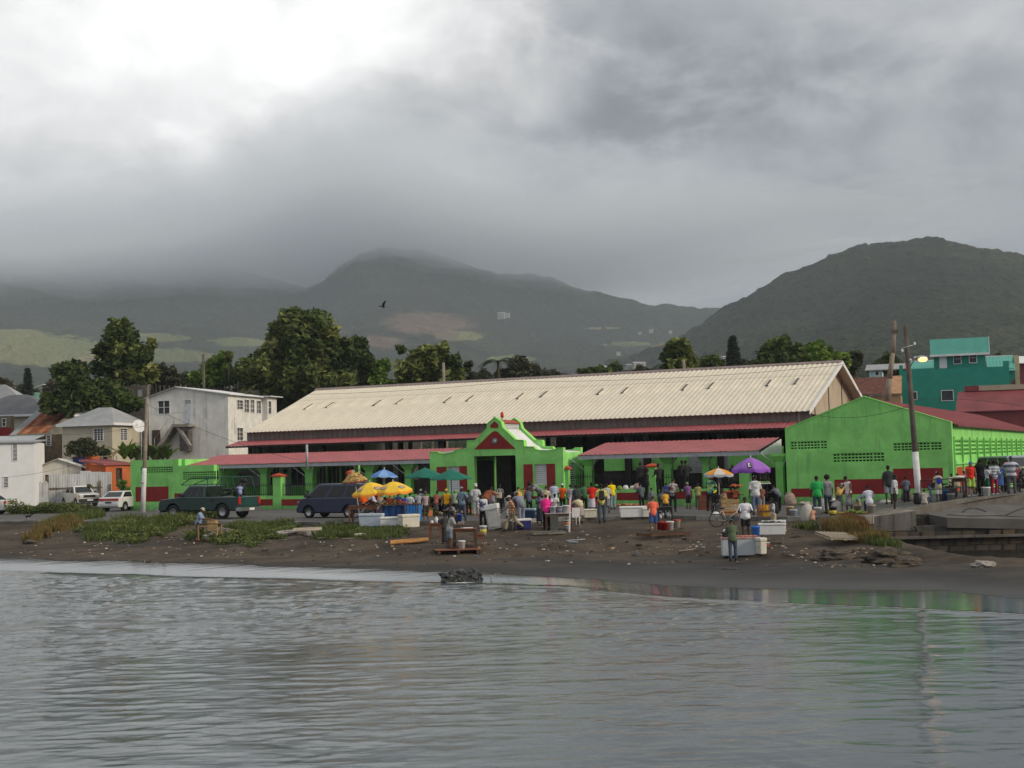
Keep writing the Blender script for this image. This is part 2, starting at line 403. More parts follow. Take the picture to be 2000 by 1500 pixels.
# kerb stones along the sea edge
kerb = MB(); kx = np.arange(-60, 23.5, 1.2)
kpts = [(x, float(interp(x, ROADPTS))) for x in kx]
kt = thing('kerb', None, None); kt['kind'] = 'structure'
for (a, b) in zip(kpts[:-1], kpts[1:]):
 if a[0] > 16: break
 p = Vector((a[0], a[1], 0)); q = Vector((b[0], b[1], 0)); L = (q-p).length; ang = math.atan2(q.y-p.y, q.x-p.x)
 dz = random.uniform(-.012, .012)
 MB().box(.008, L-.008, -.02, .26, -.34, .035+dz).build('kerb_stone', conc_l if random.random() < .6 else conc, kt, loc=p, rot=(0, 0, ang))
# low dark sea wall at the far left
swp = [(x, float(interp(x, ROADPTS))-.04) for x in np.arange(-48, -18.4, 2.4)]
sw = thing('sea_wall', 'low stained concrete sea wall below the road at far left of the beach', 'wall', (swp[0][0], swp[0][1], -1.2))
for i, (a, b) in enumerate(zip(swp[:-1], swp[1:])):
 p = Vector((a[0], a[1], 0)); q = Vector((b[0], b[1], 0)); L = (q-p).length; ang = math.atan2(q.y-p.y, q.x-p.x)
 MB().prism([(-.35, -1.6), (0, -1.6), (0, -.015), (-.22, -.015)], 0.01, L-.01, 'x').build('wall_block', conc, sw, loc=p-Vector((swp[0][0], swp[0][1], -1.2)), rot=(0, 0, ang))
# faded lane dash on the road
wp = mat('worn_road_paint', (.5, .5, .47), .8, .3, 3)
for i, (a, b) in enumerate((((150, 1004), (196, 1004)), ((640, 1002), (688, 1002)), ((905, 1000), (950, 999)))):
 p = onplane(*a, .004); q = onplane(*b, .004)
 MB().add([p, q, q+Vector((.02, .12, 0)), p+Vector((.02, .12, 0))], [(0, 1, 2, 3)]).build('road_marking', wp, kind='structure')
# ---------------- water
def water_mat():
 m = bpy.data.materials.new('sea_water'); m.use_nodes = True; nt = m.node_tree; nt.nodes.clear(); g = N(nt)
 P = g.new('ShaderNodeBsdfPrincipled'); g.new('ShaderNodeOutputMaterial', {0: P.outputs[0]})
 P.inputs['Base Color'].default_value = (.062, .080, .085, 1); P.inputs['IOR'].default_value = 1.40; P.inputs['Specular IOR Level'].default_value = .5
 co = g.new('ShaderNodeTexCoord').outputs['Object']
 calm = g.new('ShaderNodeAttribute', attribute_name='chop').outputs['Fac']
 foam = g.new('ShaderNodeAttribute', attribute_name='foam').outputs['Fac']
 rip = g.noise(g.mapping(co, (.75, 2.6, 1)), 1.5, 5, .6, .5)
 rip2 = g.noise(g.mapping(co, (1.6, 3.6, 1)), 5.0, 3, .6, .3)
 h = g.m('ADD', g.m('MULTIPLY', rip, 1.0), g.m('MULTIPLY', rip2, .22))
 b = g.new('ShaderNodeBump', {'Height': g.m('MULTIPLY', h, g.m('ADD', calm, .03)), 'Distance': .05, 'Strength': 1.0}); g.nt.links.new(b.outputs[0], P.inputs['Normal'])
 fl0 = g.new('ShaderNodeAttribute', attribute_name='film').outputs['Fac']
 g.nt.links.new(g.m('ADD', g.m('ADD', .035, g.m('MULTIPLY', g.m('MULTIPLY', g.sstep(fl0, 0., .2), g.sstep(g.new('ShaderNodeSeparateXYZ', {0: co}).outputs[0], -3., 5.)), .085)), g.m('MULTIPLY', calm, .05)), P.inputs['Roughness'])
 fn = g.noise(g.mapping(co, (1, 1.4, 1)), 6, 5, .7)
 ff = g.m('MULTIPLY', g.sstep(g.m('ADD', g.m('MULTIPLY', fn, .8), g.m('MULTIPLY', foam, .62)), .80, .95), g.sstep(foam, .05, .4))
 F2 = g.new('ShaderNodeBsdfDiffuse', {0: (.62, .64, .64, 1)})
 film = g.new('ShaderNodeAttribute', attribute_name='film').outputs['Fac']
 sn = g.noise(g.mapping(co, (.25, 2.2, 1), rot=(0, 0, .25)), 1.6, 5, .62)
 S = g.new('ShaderNodeBsdfDiffuse', {0: (.055, .05, .046, 1)})
 m0 = g.new('ShaderNodeMixShader', {0: g.m('MULTIPLY', g.sstep(g.m('ADD', film, g.m('MULTIPLY', g.m('SUBTRACT', sn, .5), 1.3)), .42, 1.1), .95), 1: P.outputs[0], 2: S.outputs[0]})
 mx = g.new('ShaderNodeMixShader', {0: ff, 1: m0.outputs[0], 2: F2.outputs[0]})
 out = [n for n in g.nt.nodes if n.type == 'OUTPUT_MATERIAL'][0]; g.nt.links.new(mx.outputs[0], out.inputs[0])
 return m
nr, na = 620, 380
rad = 12*(78/12)**np.linspace(0, 1, nr); ang = np.linspace(-.62, .62, na)
A, Rr = np.meshgrid(ang, rad); WX = Rr*np.sin(A); WY = Rr*np.cos(A)
Ys = interp(WX, SHOREPTS); Yn = interp(WX, NEARPTS); zu = interp(WX, SHZ)
edge = (fbm(WX, WY, .3, 3, 5)-.5)*1.1+.25*np.sin(WX*.8+WY*.3)
dn = Yn-WY+edge*.45            # distance seaward of the breaking edge
chop = ss(dn, -.15, 1.5)
foam = np.exp(-(dn/.13)**2)*ss(WX, 2.5, 7)*.95+np.exp(-((dn-.2)/.35)**2)*.34
foam = np.maximum(foam, np.exp(-((dn-2.2-edge*.6)/.12)**2)*.3*ss(WX, -8, 0))
rk = onplane(900, 1138, WATER); foam = np.maximum(foam, np.exp(-(((WX-rk.x)/1.0)**2+((WY-rk.y+.45)/.35)**2))*.9)
def rdg(n): return 1-np.abs(2*n-1)
wx2 = WX+.6*fbm(WX, WY, .5, 2, 88); wy2 = WY+.35*fbm(WX, WY, .7, 2, 89)
wav = .075*(rdg(vnoise(wx2*1.0+wy2*.15, wy2*2.1, .62, 3))**1.5-.4)+.060*(rdg(vnoise(wx2*1.15-wy2*.25, wy2*2.3, 1.25, 5))**1.4-.4)+  .040*(rdg(vnoise(wx2*1.3+wy2*.3, wy2*2.2, 2.5, 7))-.5)+.014*(vnoise(wx2, wy2*1.8, 4.3, 9)-.5)
wav = wav*.62
patch = .22+1.25*ss(fbm(WX*.55, WY, .085, 3, 41), .36, .66)*(.5+.5*ss(WY, 20, 44))
f = np.clip((WY-Yn)/(Ys-Yn), 0, None)
WZ = WATER+wav*chop*patch+.035*np.exp(-((dn-.35)/.4)**2)+zu*np.minimum(f, 1.05)
up_e = (WY-Ys)-((fbm(WX*1.0, WY*.3, .9, 3, 61)-.5)*1.3)*np.where(zu > .1, 1, .5)
WZ = np.where(up_e > 0, WZ-ss(up_e, 0, .5)*.5, WZ)
me = npmesh('water', np.stack([WX, WY, WZ], -1).reshape(-1, 3), gridfaces(na, nr), water_mat())
film = np.clip(f, 0, 1)*np.where(zu > .1, 1, .75)
for nm, arr in (('film', film), ('chop', chop*patch/1.3*.5), ('foam', foam)):
 at = me.attributes.new(nm, 'FLOAT', 'POINT'); at.data.foreach_set('value', arr.ravel().astype(np.float32))
put('water', me, kind='structure')
# creek pool below the bridge
cm = mat('creek_water', (.022, .023, .02), .06, .2, 1, .01, 3, spec=.5)
MB().add([(15.2, 48.4, -1.42), (45, 48.4, -1.42), (45, 58.2, -1.42), (15.2, 58.2, -1.42)], [(0, 1, 2, 3)]).build('creek_water', cm, kind='structure')
# ---------------- hills: polar height field with two ridges, built at their own distances
def hill_mat(name):
 m = bpy.data.materials.new(name); m.use_nodes = True; nt = m.node_tree; nt.nodes.clear(); g = N(nt)
 P = g.new('ShaderNodeBsdfPrincipled'); g.new('ShaderNodeOutputMaterial', {0: P.outputs[0]})
 co = g.new('ShaderNodeTexCoord').outputs['Object']
 n1 = g.noise(co, .0035, 6, .62, .3); n2 = g.noise(co, .02, 5, .7); n3 = g.noise(co, .09, 3, .7)
 k = g.mix(g.sstep(n1, .35, .65), (.022, .034, .018), (.060, .070, .034))
 k = g.mix(g.m('MULTIPLY', g.sstep(n2, .5, .72), .55), k, (.085, .082, .045))
 k = g.mix(g.m('MULTIPLY', g.sstep(n3, .42, .6), .6), k, (.016, .024, .012))
 fld = g.new('ShaderNodeAttribute', attribute_name='field').outputs['Fac']
 vor = g.new('ShaderNodeTexVoronoi', {'Vector': g.mapping(co, (1, .35, .35)), 'Scale': .0085}).outputs['Color']
 fc = g.ramp(g.new('ShaderNodeSeparateColor', {0: vor}).outputs[0], [(0, (.17, .21, .07)), (.35, (.25, .24, .10)), (.5, (.30, .25, .13)), (.75, (.14, .17, .06)), (1, (.20, .15, .09))])
 wob = g.m('ADD', fld, g.m('MULTIPLY', g.m('SUBTRACT', n2, .5), .9))
 k = g.mix(g.sstep(wob, .42, .58), k, fc)
 bare = g.new('ShaderNodeAttribute', attribute_name='bare').outputs['Fac']
 k = g.mix(g.m('MULTIPLY', g.sstep(g.m('ADD', bare, g.m('MULTIPLY', g.m('SUBTRACT', n2, .5), .8)), .3, .75), .8), k, g.mix(g.sstep(n2, .4, .65), (.21, .13, .10), (.27, .19, .14)))
 g.nt.links.new(k, P.inputs['Base Color']); P.inputs['Roughness'].default_value = 1; P.inputs['Specular IOR Level'].default_value = .05
 b = g.new('ShaderNodeBump', {'Height': g.m('ADD', n3, g.m('MULTIPLY', n2, 2.)), 'Distance': 16.0, 'Strength': 1.}); g.nt.links.new(b.outputs[0], P.inputs['Normal'])
 return m
def az(px): r = ray(px, 700); return math.atan2(r.x, r.y)
def el(px, py): r = ray(px, py); return r.z/math.hypot(r.x, r.y)
def hill(name, sky_pts, Rd, r0, back, shape, gully, seed, fieldf=None, baref=None, mtl=None, na=420, nr=230, pad=0):
 a0 = az(sky_pts[0][0]); a1 = az(sky_pts[-1][0])
 A = np.linspace(a0, a1, na); xs_ = [az(p[0]) for p in sky_pts]; es = [el(*p) for p in sky_pts]
 E = np.interp(A, xs_, es)
 rr = np.concatenate([np.linspace(r0, Rd, int(nr*.75)), np.linspace(Rd, Rd+back, int(nr*.25))[1:]])
 AA, RR = np.meshgrid(A, rr); EE = np.interp(AA, xs_, es)
 s = np.clip((RR-r0)/(Rd-r0), 0, 1)
 H = (EE*Rd+CZ)*shape(s, AA)
 H = np.where(RR > Rd, (EE*Rd+CZ)*(1-ss((RR-Rd)/back, 0, 1)), H)
 XX = RR*np.sin(AA); YY = RR*np.cos(AA)
 nz_ = np.abs(fbm(XX*.9, YY*.45, 1/gully, 4, seed)-.5)*2
 H = H*(1-.22*(1-nz_)*ss(s, .05, .4)*(1-ss(s, .8, .99))) + (fbm(XX, YY, 1/45., 4, seed+5)-.5)*18*ss(s, .1, .4)
 H = H + (fbm(XX, YY, 1/9., 2, seed+8)-.5)*8*ss(s, .1, .3)
 H = np.where(s <= 0, -.4, H)
 me = npmesh(name, np.stack([XX, YY, H], -1).reshape(-1, 3), gridfaces(na, len(rr)), mtl)
 px = 1000+F*np.tan(AA); py = 900-.025*(px-1000)-(H-CZ)/RR*F
 for nm, fn in (('field', fieldf), ('bare', baref)):
  v = fn(px, py, s) if fn else np.zeros_like(s)
  at = me.attributes.new(nm, 'FLOAT', 'POINT'); at.data.foreach_set('value', v.ravel().astype(np.float32))
 return put(name, me, kind='structure')
def ebl(px, py, cx, cy, rx, ry): return np.exp(-(((px-cx)/rx)**2+((py-cy)/ry)**2))
def fA(px, py, s):
 v = 0*px
 for c in ((60, 695, 230, 34), (310, 666, 80, 10), (330, 700, 120, 16), (470, 672, 75, 11), (630, 632, 40, 10), (900, 655, 70, 12), (1180, 641, 50, 3), (620, 650, 60, 8), (30, 668, 90, 12), (200, 700, 120, 14), (1000, 700, 60, 8), (1230, 672, 60, 6)):
  v = np.maximum(v, ebl(px, py, *c)*.95)
 return v
def bA(px, py, s): return np.maximum(ebl(px, py, 840, 630, 105, 26), ebl(px, py, 740, 668, 70, 18)*.8)
HM = hill_mat('hillside')
hill('mountain', [(-350, 520), (0, 505), (250, 500), (450, 522), (550, 548), (600, 563), (630, 553), (665, 520), (705, 494), (750, 484), (830, 489), (880, 505), (930, 522), (975, 536), (1040, 534), (1080, 540), (1130, 563), (1200, 580), (1280, 597), (1350, 601), (1450, 606), (1600, 625), (1900, 640)],
  3600, 700, 1500, lambda s, a: .30*s+.70*s**1.9, 420, 3, fA, bA, HM, 520, 260)
hill('hill', [(1180, 712), (1260, 690), (1340, 650), (1400, 615), (1450, 590), (1500, 560), (1560, 530), (1640, 492), (1700, 475), (1760, 470), (1850, 470), (1950, 481), (2000, 494), (2100, 520), (2400, 560)],
  1900, 520, 900, lambda s, a: .25*s+.75*s**1.25, 210, 31, lambda px, py, s: ebl(px, py, 1255, 672, 60, 8), None, HM, 760, 240)
hill('foothills', [(-350, 790), (0, 776), (200, 770), (420, 765), (700, 755), (1000, 748), (1200, 738), (1400, 722), (1600, 716), (1900, 708), (2400, 700)],
  620, 250, 500, lambda s, a: s**1.1, 120, 57, None, None, HM, 300, 90)
# ---------------- air: even haze over the whole scene, and the cloud bank that hides the peaks
def volmat(name, dens, col, ab=None):
 m = bpy.data.materials.new(name); m.use_nodes = True; nt = m.node_tree; nt.nodes.clear(); g = N(nt)
 V = g.new('ShaderNodeVolumePrincipled', {'Color': (*col, 1), 'Density': dens, 'Anisotropy': 0.0})
 g.new('ShaderNodeOutputMaterial', {1: V.outputs[0]})
 try: m.volume_sampling = 'DISTANCE'
 except Exception: pass
 return m
MB().box(-3600, 3600, -60, 5600, -4.5, 800).build('haze', volmat('haze', .00013, (.80, .89, 1.0)), kind='stuff')
def cloudbank():
 # a stratus shelf wrapped round the summits: nested thin veils, ragged underside, thinning edges
 for k in range(5):
  n = 120; m_ = 36
  U, V = np.meshgrid(np.linspace(0, 1, n), np.linspace(0, 1, m_))
  x = -3100+U*(4000+90*k); y = 2850-90*k+V*(1500+190*k)
  rim = ss(U, 0, .03)*(1-ss(U, .55+.03*k, 1))*ss(V, 0, .45)*(1-ss(V, .55, 1))
  pxv = 1000+F*x/3500
  zb = np.interp(pxv, [-900, 0, 400, 560, 690, 780, 900, 1040, 1150, 1300, 1600], [385, 385, 405, 435, 515, 528, 488, 450, 448, 470, 500])
  zb = zb+(fbm(x, y, 1/260., 4, 71+k)-.5)*105+(1-rim)*60-k*9
  zt = zb+rim*(60+65*k+(120+40*k)*fbm(x, y, 1/400., 4, 83+k))
  b = np.stack([x, y, zb], -1).reshape(-1, 3); t = np.stack([x, y, zt+14], -1).reshape(-1, 3)
  fb = gridfaces(n, m_); ft = fb+n*m_
  side = []
  idx = np.arange(n*m_).reshape(m_, n)
  for e in (idx[0], idx[:, -1], idx[-1][::-1], idx[:, 0][::-1]):
   for a, c in zip(e[:-1], e[1:]): side.append((a, c, c+n*m_, a+n*m_))
  me = npmesh('cloud_bank', np.concatenate([b, t]), np.concatenate([fb[:, ::-1], ft, np.array(side)]), volmat('cloud%d' % k, (.0030, .0020, .0013, .0008, .0006)[k], (.88, .94, 1.0)))
  put('cloud_bank', me, kind='stuff')
cloudbank()
# ================================================================== MARKET
LIME = mat('lime_render', (.27, .68, .18), .85, .15, .8, .006, 14, streak=.65, dirt=(.13, .32, .11), foot=.7)
LIMET = mat('lime_trim', (.30, .72, .16), .8, .06, 2)
RED = mat('oxblood_paint', (.25, .024, .022), .7, .15, 1.2, streak=.25, dirt=(.08, .015, .012))
RROOF = mat('red_roof_sheet', (.34, .088, .095), .55, .14, .7, .004, 5, spec=.35, streak=.3, dirt=(.2, .06, .06))
MROOF = mat('maroon_roof_sheet', (.20, .045, .05), .6, .16, .6, .004, 5, spec=.3)
CREAM = mat('cream_roof_sheet', (.70, .635, .51), .6, .12, .5, .003, 6, spec=.3, alt=(.56, .46, .32), altamt=.25, streak=.35, dirt=(.42, .36, .27))
CREAMW = mat('cream_wall_sheet', (.45, .385, .285), .7, .10, .8, .003, 6, streak=.3, dirt=(.25, .2, .14))
BAND = mat('grey_clerestory_sheet', (.19, .17, .155), .7, .15, 1, streak=.4, dirt=(.09, .08, .07))
FASC = mat('grey_fascia', (.40, .42, .44), .6, .12, 2)
DARK = mat('interior_shade_dark', (.025, .023, .02), .9, .3, 1)  # near-black puts the shade of interiors and holes into the colour
BEAM = mat('dark_timber', (.03, .026, .024), .8, .3, 2)
WHITE = mat('white_paint', (.72, .73, .74), .7, .07, 2, streak=.25, dirt=(.4, .38, .34))
OFFW = mat('mildewed_white', (.72, .71, .67), .8, .10, 1.3, streak=.6, dirt=(.14, .13, .12))
GLASS = mat('dark_glass', (.03, .035, .04), .12, .2, 2, spec=.6)
IRON = mat('black_iron', (.02, .022, .02), .6, .2, 4)
GALV = mat('galvanised', (.38, .40, .42), .5, .15, 3, metal=.3, spec=.4)
CAPR = mat('orange_red_cap', (.50, .08, .035), .7, .15, 3)
INTW = mat('inner_pale_wall', (.30, .28, .24), .85, .15, 1, streak=.4)
ANG = R(-25.7)
MF = Fr(-32/2700*84.5, 84.5, ANG)
def mthing(name, label, cat, t=0, d=0, z=0, fr=MF, group=None):
 return thing(name, label, cat, fr.W(t, d, z), fr.a, group)
def wallbox(mb, t0, t1, z0, z1, d0, d1, holes=(), mi=0):
 """rectangular wall with real openings (t0,t1,z0,z1)"""
 xs = sorted({t0, t1, *[min(max(h[0], t0), t1) for h in holes], *[min(max(h[1], t0), t1) for h in holes]})
 for a, b in zip(xs[:-1], xs[1:]):
  if b-a < 1e-4: continue
  hs = sorted([(h[2], h[3]) for h in holes if h[0] <= a+1e-5 and h[1] >= b-1e-5])
  z = z0
  for h0, h1 in hs:
   if h0 > z+1e-4: mb.box(a, b, d0, d1, z, h0, mi)
   z = max(z, h1)
  if z < z1-1e-4: mb.box(a, b, d0, d1, z, z1, mi)
def ventgrid(mb, t0, t1, z0, z1, d, rows, cols, bar=.06, mi=0, gapcols=()):
 """breeze-block grille: bars only, the holes are real"""
 h = (z1-z0)/rows; w = (t1-t0)/cols
 for r in range(rows+1): mb.box(t0, t1, d, d+.09, z0+r*h-bar*.75, z0+r*h+bar*.75, mi)
 for c in range(cols+1):
  bw = bar*(2.0 if c in gapcols else .85)
  mb.box(t0+c*w-bw/2, t0+c*w+bw/2, d+.004, d+.085, z0, z1, mi)
# vents are backed by an added near-black sheet painting the shade in their holes
def vent(parent, t0, t1, z0, z1, d, rows, cols, m=LIME, gapcols=(), thick=.3):
 a = MB(); ventgrid(a, t0, t1, z0, z1, d+.03, rows, cols, .30*min((z1-z0)/rows, (t1-t0)/cols), 0, gapcols); a.build('vent_block', m, parent, kind='stuff')
 MB().box(t0-.02, t1+.02, d+thick-.03, d+thick-.01, z0-.02, z1+.02).build('vent_shade_sheet', DARK, parent)
# ---- left street wall, stepped
lw = mthing('street_wall', 'tall stepped lime green street wall with oxblood panels beside the green pickup', 'wall', MF.T(255, 0, 950), 0)
o_ = MF.T(255, 0, 950)
def L(px, py, d=0.): t, z = MF.pix(px, py, d); return t-o_, z
tA = 0; tB = L(341, 950)[0]; tB2 = L(349, 950)[0]; tC = L(418, 950)[0]; zA = L(300, 898)[1]; zC = L(385, 908.5)[1]
v1 = (L(265, 0)[0], L(327, 0)[0], L(296, 924)[1], L(296, 912)[1]); v2 = (L(340.5, 0)[0]+.25, L(417, 0)[0]-.35, L(380, 937.5)[1], L(380, 921)[1])
a = MB(); wallbox(a, tA, tB2, -.3, zA, 0, .36, [v1]); wallbox(a, tB2, tC, -.3, zC, 0, .36, [v2]); a.build('wall', LIME, lw)
vent(lw, v1[0], v1[1], v1[2], v1[3], 0, 3, 13); vent(lw, v2[0], v2[1], v2[2], v2[3], 0, 4, 15)
for (a_, b_) in (((265, 980), (329, 950)), ((341, 981), (409, 962.5))):
 p = L(*a_); q = L(*b_); MB().box(p[0], q[0], -.012, .003, p[1], q[1]).build('red_panel', RED, lw)
MB().box(tB-.05, tB2+.25, .4, 3.0, 2.0, zA-.02).box(tC-.5, tC+.02, .4, 2.6, 0, zC-.06).build('return_wall', LIME, lw)
# ---- low street walls with railings and capped pillars
def lowwall(pa, pb, ztop_px, panels, label, rail=True, gates=(), d=0.):
 t0 = MF.T(pa, d, 975); t1 = MF.T(pb, d, 975); pm = (pa+pb)/2; zt = MF.Z(pm, ztop_px, d)
 w_ = mthing('low_wall', label, 'wall', t0, d)
 MB().box(0, t1-t0, 0, .28, -.3, zt).build('wall', LIME, w_)
 for (a1, a2, y1, y2) in panels:
  za = MF.Z((a1+a2)/2, y1, d); zb = MF.Z((a1+a2)/2, y2, d)
  MB().box(MF.T(a1, d, 980)-t0, MF.T(a2, d, 980)-t0, -.012, .003, zb, za).build('red_panel', RED, w_)
 if rail:
  r = MB(); L_ = t1-t0; n = int(L_/.145)
  for i in range(n+1):
   x = L_*i/n
   r.box(x-.011, x+.011, .13, .152, zt, zt+.78); r.add([(x-.03, .14, zt+.78), (x+.03, .14, zt+.78), (x, .14, zt+.9), (x, .12, zt+.78)], [(0, 1, 2), (0, 2, 3), (1, 3, 2)])
  for zz in (zt+.08, zt+.68): r.box(0, L_, .12, .16, zz, zz+.035)
  r.build('railing', IRON, w_, kind='stuff')
 return w_
lowwall(418, 533.5, 969, [(498, 532.5, 975, 987.5)], 'low lime wall with black railing behind the green pickup')
lowwall(551, 680, 968, [(549.5, 588, 975, 987.5), (594, 660, 973, 986)], 'low lime wall with black railing behind the dark blue van')
lowwall(688, 839, 966, [(700, 760, 972, 984)], 'low lime wall behind the yellow umbrella stall', False)
lowwall(1111, 1263, 954, [(1113, 1135, 959, 975), (1205, 1262, 962, 977)], 'low lime wall with oxblood band right of the gatehouse', True)
lowwall(1282, 1444, 955, [(1284, 1352, 960, 975), (1370, 1443, 959, 974)], 'low lime wall behind the orange umbrella seller', True)
def pillar(pa, pb, top, base, label, d=-.06, cap=True):
 t0 = MF.T(pa, d, 960); t1 = MF.T(pb, d, 960); zt = MF.Z((pa+pb)/2, top, d)
 w_ = t1-t0
 e = mthing('gate_pillar', label, 'pillar', (t0+t1)/2, d, 0, group='capped lime gate pillars')
 MB().box(-w_/2, w_/2, 0, w_*.85, -.3, zt).build('shaft', LIME, e)
 if cap: MB().add([(-w_/2-.09, -.09, zt), (w_/2+.09, -.09, zt), (w_/2+.09, w_*.85+.09, zt), (-w_/2-.09, w_*.85+.09, zt),
      (-w_/2-.09, -.09, zt+.09), (w_/2+.09, -.09, zt+.09), (w_/2+.09, w_*.85+.09, zt+.09), (-w_/2-.09, w_*.85+.09, zt+.09), (0, w_*.42, zt+.24)],
      [(3, 2, 1, 0), (0, 1, 5, 4), (1, 2, 6, 5), (2, 3, 7, 6), (3, 0, 4, 7), (4, 5, 8), (5, 6, 8), (6, 7, 8), (7, 4, 8)]).build('cap', CAPR, e)
 return e
pillar(533, 548.5, 931, 992, 'capped lime gate pillar between the green pickup and the blue van')
pillar(679.5, 687, 925, 990, 'capped lime gate pillar behind the tan umbrella')
pillar(1101, 1111, 917, 985, 'capped lime gate pillar against the gatehouse right side')
pillar(1264, 1281, 912.5, 985, 'capped lime gate pillar in front of the dark market stalls')
pillar(1444.5, 1463, 918, 980, 'lime gate pillar under the purple umbrella without a cap', cap=False)
# ---- gatehouse
gt = MF.T(840, -.25, 940)
ghs = mthing('gatehouse', 'lime green gatehouse with stepped gable, oxblood triangle and dark doorway', 'gatehouse', 0, -.25)
def GP(px, py): t, z = MF.pix(px, py, -.25); return (t, z)
prof = [(839, 883), (854.5, 883.5), (856, 886), (866, 887.3), (878, 886.2), (886, 883.5), (889.5, 879), (913, 877.5), (913, 861.5), (928, 861), (952, 837), (953, 827), (966.5, 816), (977.5, 824), (981, 836), (1007, 860), (1022, 860.5),
  (1023, 873), (1042, 873.4), (1045, 878), (1052, 880.5), (1070, 880.5), (1084, 879.3), (1088.5, 875.5), (1099.5, 875.3)]
PP = [GP(*p) for p in prof]
GD = 3.0
zlow = min(GP(868, 889)[1], GP(1060, 882)[1])-.12
DR = (GP(927, 0)[0]*0+GP(927, 940)[0], GP(1008, 940)[0], -.3, GP(967, 888)[1])
WL = (GP(874, 930)[0], GP(897, 930)[0], GP(885, 960)[1], GP(885, 911)[1]); WR = (GP(1044, 930)[0], GP(1068, 930)[0], GP(1056, 947)[1], GP(1056, 906.5)[1])
a = MB(); wallbox(a, PP[0][0], PP[-1][0], -.3, zlow, 0, .35, [DR, WL, WR])
def parapet(a, d0, d1, mi=0):
 for i in range(len(PP)-1):
  (x0, z0), (x1, z1) = PP[i], PP[i+1]
  if abs(x1-x0) < .03: continue
  a.prism([(x0, zlow), (x1, zlow), (x1, z1), (x0, z0)], d0, d1, 'y', mi)
parapet(a, 0, .35); a.build('front_wall', LIME, ghs)
a = MB(); parapet(a, GD-.3, GD); wallbox(a, PP[0][0], PP[-1][0], -.3, zlow, GD-.3, GD, [DR]); a.build('rear_wall', LIME, ghs)
# bright coping strip following the parapet
for d0, d1 in ((-.03, .38), (GD-.33, GD+.03)):
 a = MB()
 for i in range(len(PP)-1):
  p = Vector((PP[i][0], PP[i][1])); q = Vector((PP[i+1][0], PP[i+1][1]))
  if (q-p).length < .02: continue
  nrm = Vector((-(q-p).y, (q-p).x)).normalized()*.045
  a.prism([(p.x, p.y+.003), (q.x, q.y+.003), (q.x+nrm.x, q.y+nrm.y), (p.x+nrm.x, p.y+nrm.y)], d0, d1, 'y')
 a.build('coping', LIMET, ghs)
t1e = PP[-1][0]; t0e = PP[0][0]
sw_ = MB(); sd0, sd1 = .36, GD-.31
wallbox_side = [(1.0, 1.75, 1.0, 2.55)]
def sidewall(mb, t0, t1, d0, d1, z0, z1, holes=()):
 ds = sorted({d0, d1, *[h[0] for h in holes], *[h[1] for h in holes]})
 for a_, b_ in zip(ds[:-1], ds[1:]):
  hs = sorted([(h[2], h[3]) for h in holes if h[0] <= a_+1e-5 and h[1] >= b_-1e-5]); z = z0
  for h0, h1 in hs:
   if h0 > z: mb.box(t0, t1, a_, b_, z, h0)
   z = h1
  if z < z1: mb.box(t0, t1, a_, b_, z, z1)
sidewall(sw_, t1e-.3, t1e-.003, sd0, sd1, -.3, zlow+.1, wallbox_side); a = MB(); sidewall(a, t0e+.003, t0e+.3, sd0, sd1, -.3, zlow+.1); a.build('side_wall', LIME, ghs)
jm = MB(); [jm.box(x, x+.25, sd0+.15, sd1, -.3, zlow-.3) for x in (DR[0]-.26, DR[1]+.01)]; jm.box(DR[0]-.26, DR[1]+.26, sd0+.2, sd1, DR[3]+.02, DR[3]+.1).build('passage_wall', DARK, ghs)  # inner jambs and lintel coloured near-black to paint in the doorway shade
sw_.build('side_wall', LIME, ghs)
# white roof between the parapets: follows the gable
wr = MB()
rp = [(t0e+.05, zlow+.25), (GP(913, 877)[0], GP(913, 873)[1]), (GP(928, 861)[0], GP(928, 863)[1]), (GP(955, 836)[0], GP(955, 838)[1]), (GP(979, 838)[0], GP(979, 838)[1]), (GP(1007, 860)[0], GP(1007, 864)[1]), (GP(1024, 874)[0], GP(1024, 876)[1]), (t1e-.02, zlow+.18)]
for (p, q) in zip(rp[:-1], rp[1:]): wr.prism([(p[0], p[1]-.12), (q[0], q[1]-.12), (q[0], q[1]-.03), (p[0], p[1]-.03)], .39, GD-.34, 'y')
wr.build('roof', WHITE, ghs)
cx0 = GP(958, 0)[0]; cx0 = GP(958, 836)[0]; cx1 = GP(977, 836)[0]; cz0 = GP(967, 838)[1]; cz1 = GP(967, 827)[1]; cz2 = GP(967, 819.5)[1]
MB().box(cx0, cx1, .39, GD-.34, cz0-.1, cz1).build('lantern_louvre', WHITE, ghs)
a = MB()
for k in range(4): a.box(cx0-.02, cx1+.03, .42, GD-.37, cz0+.02+k*.09, cz0+.05+k*.09)
a.build('louvre_slat', GALV, ghs, kind='stuff')
MB().prism([(cx0-.08, cz1+.002), (cx1+.14, cz1+.002), ((cx0+cx1)/2+.02, cz2)], .40, GD-.35, 'y').build('lantern_roof', mat('brick_red_roof', (.33, .06, .035), .7, .15, 2), ghs)
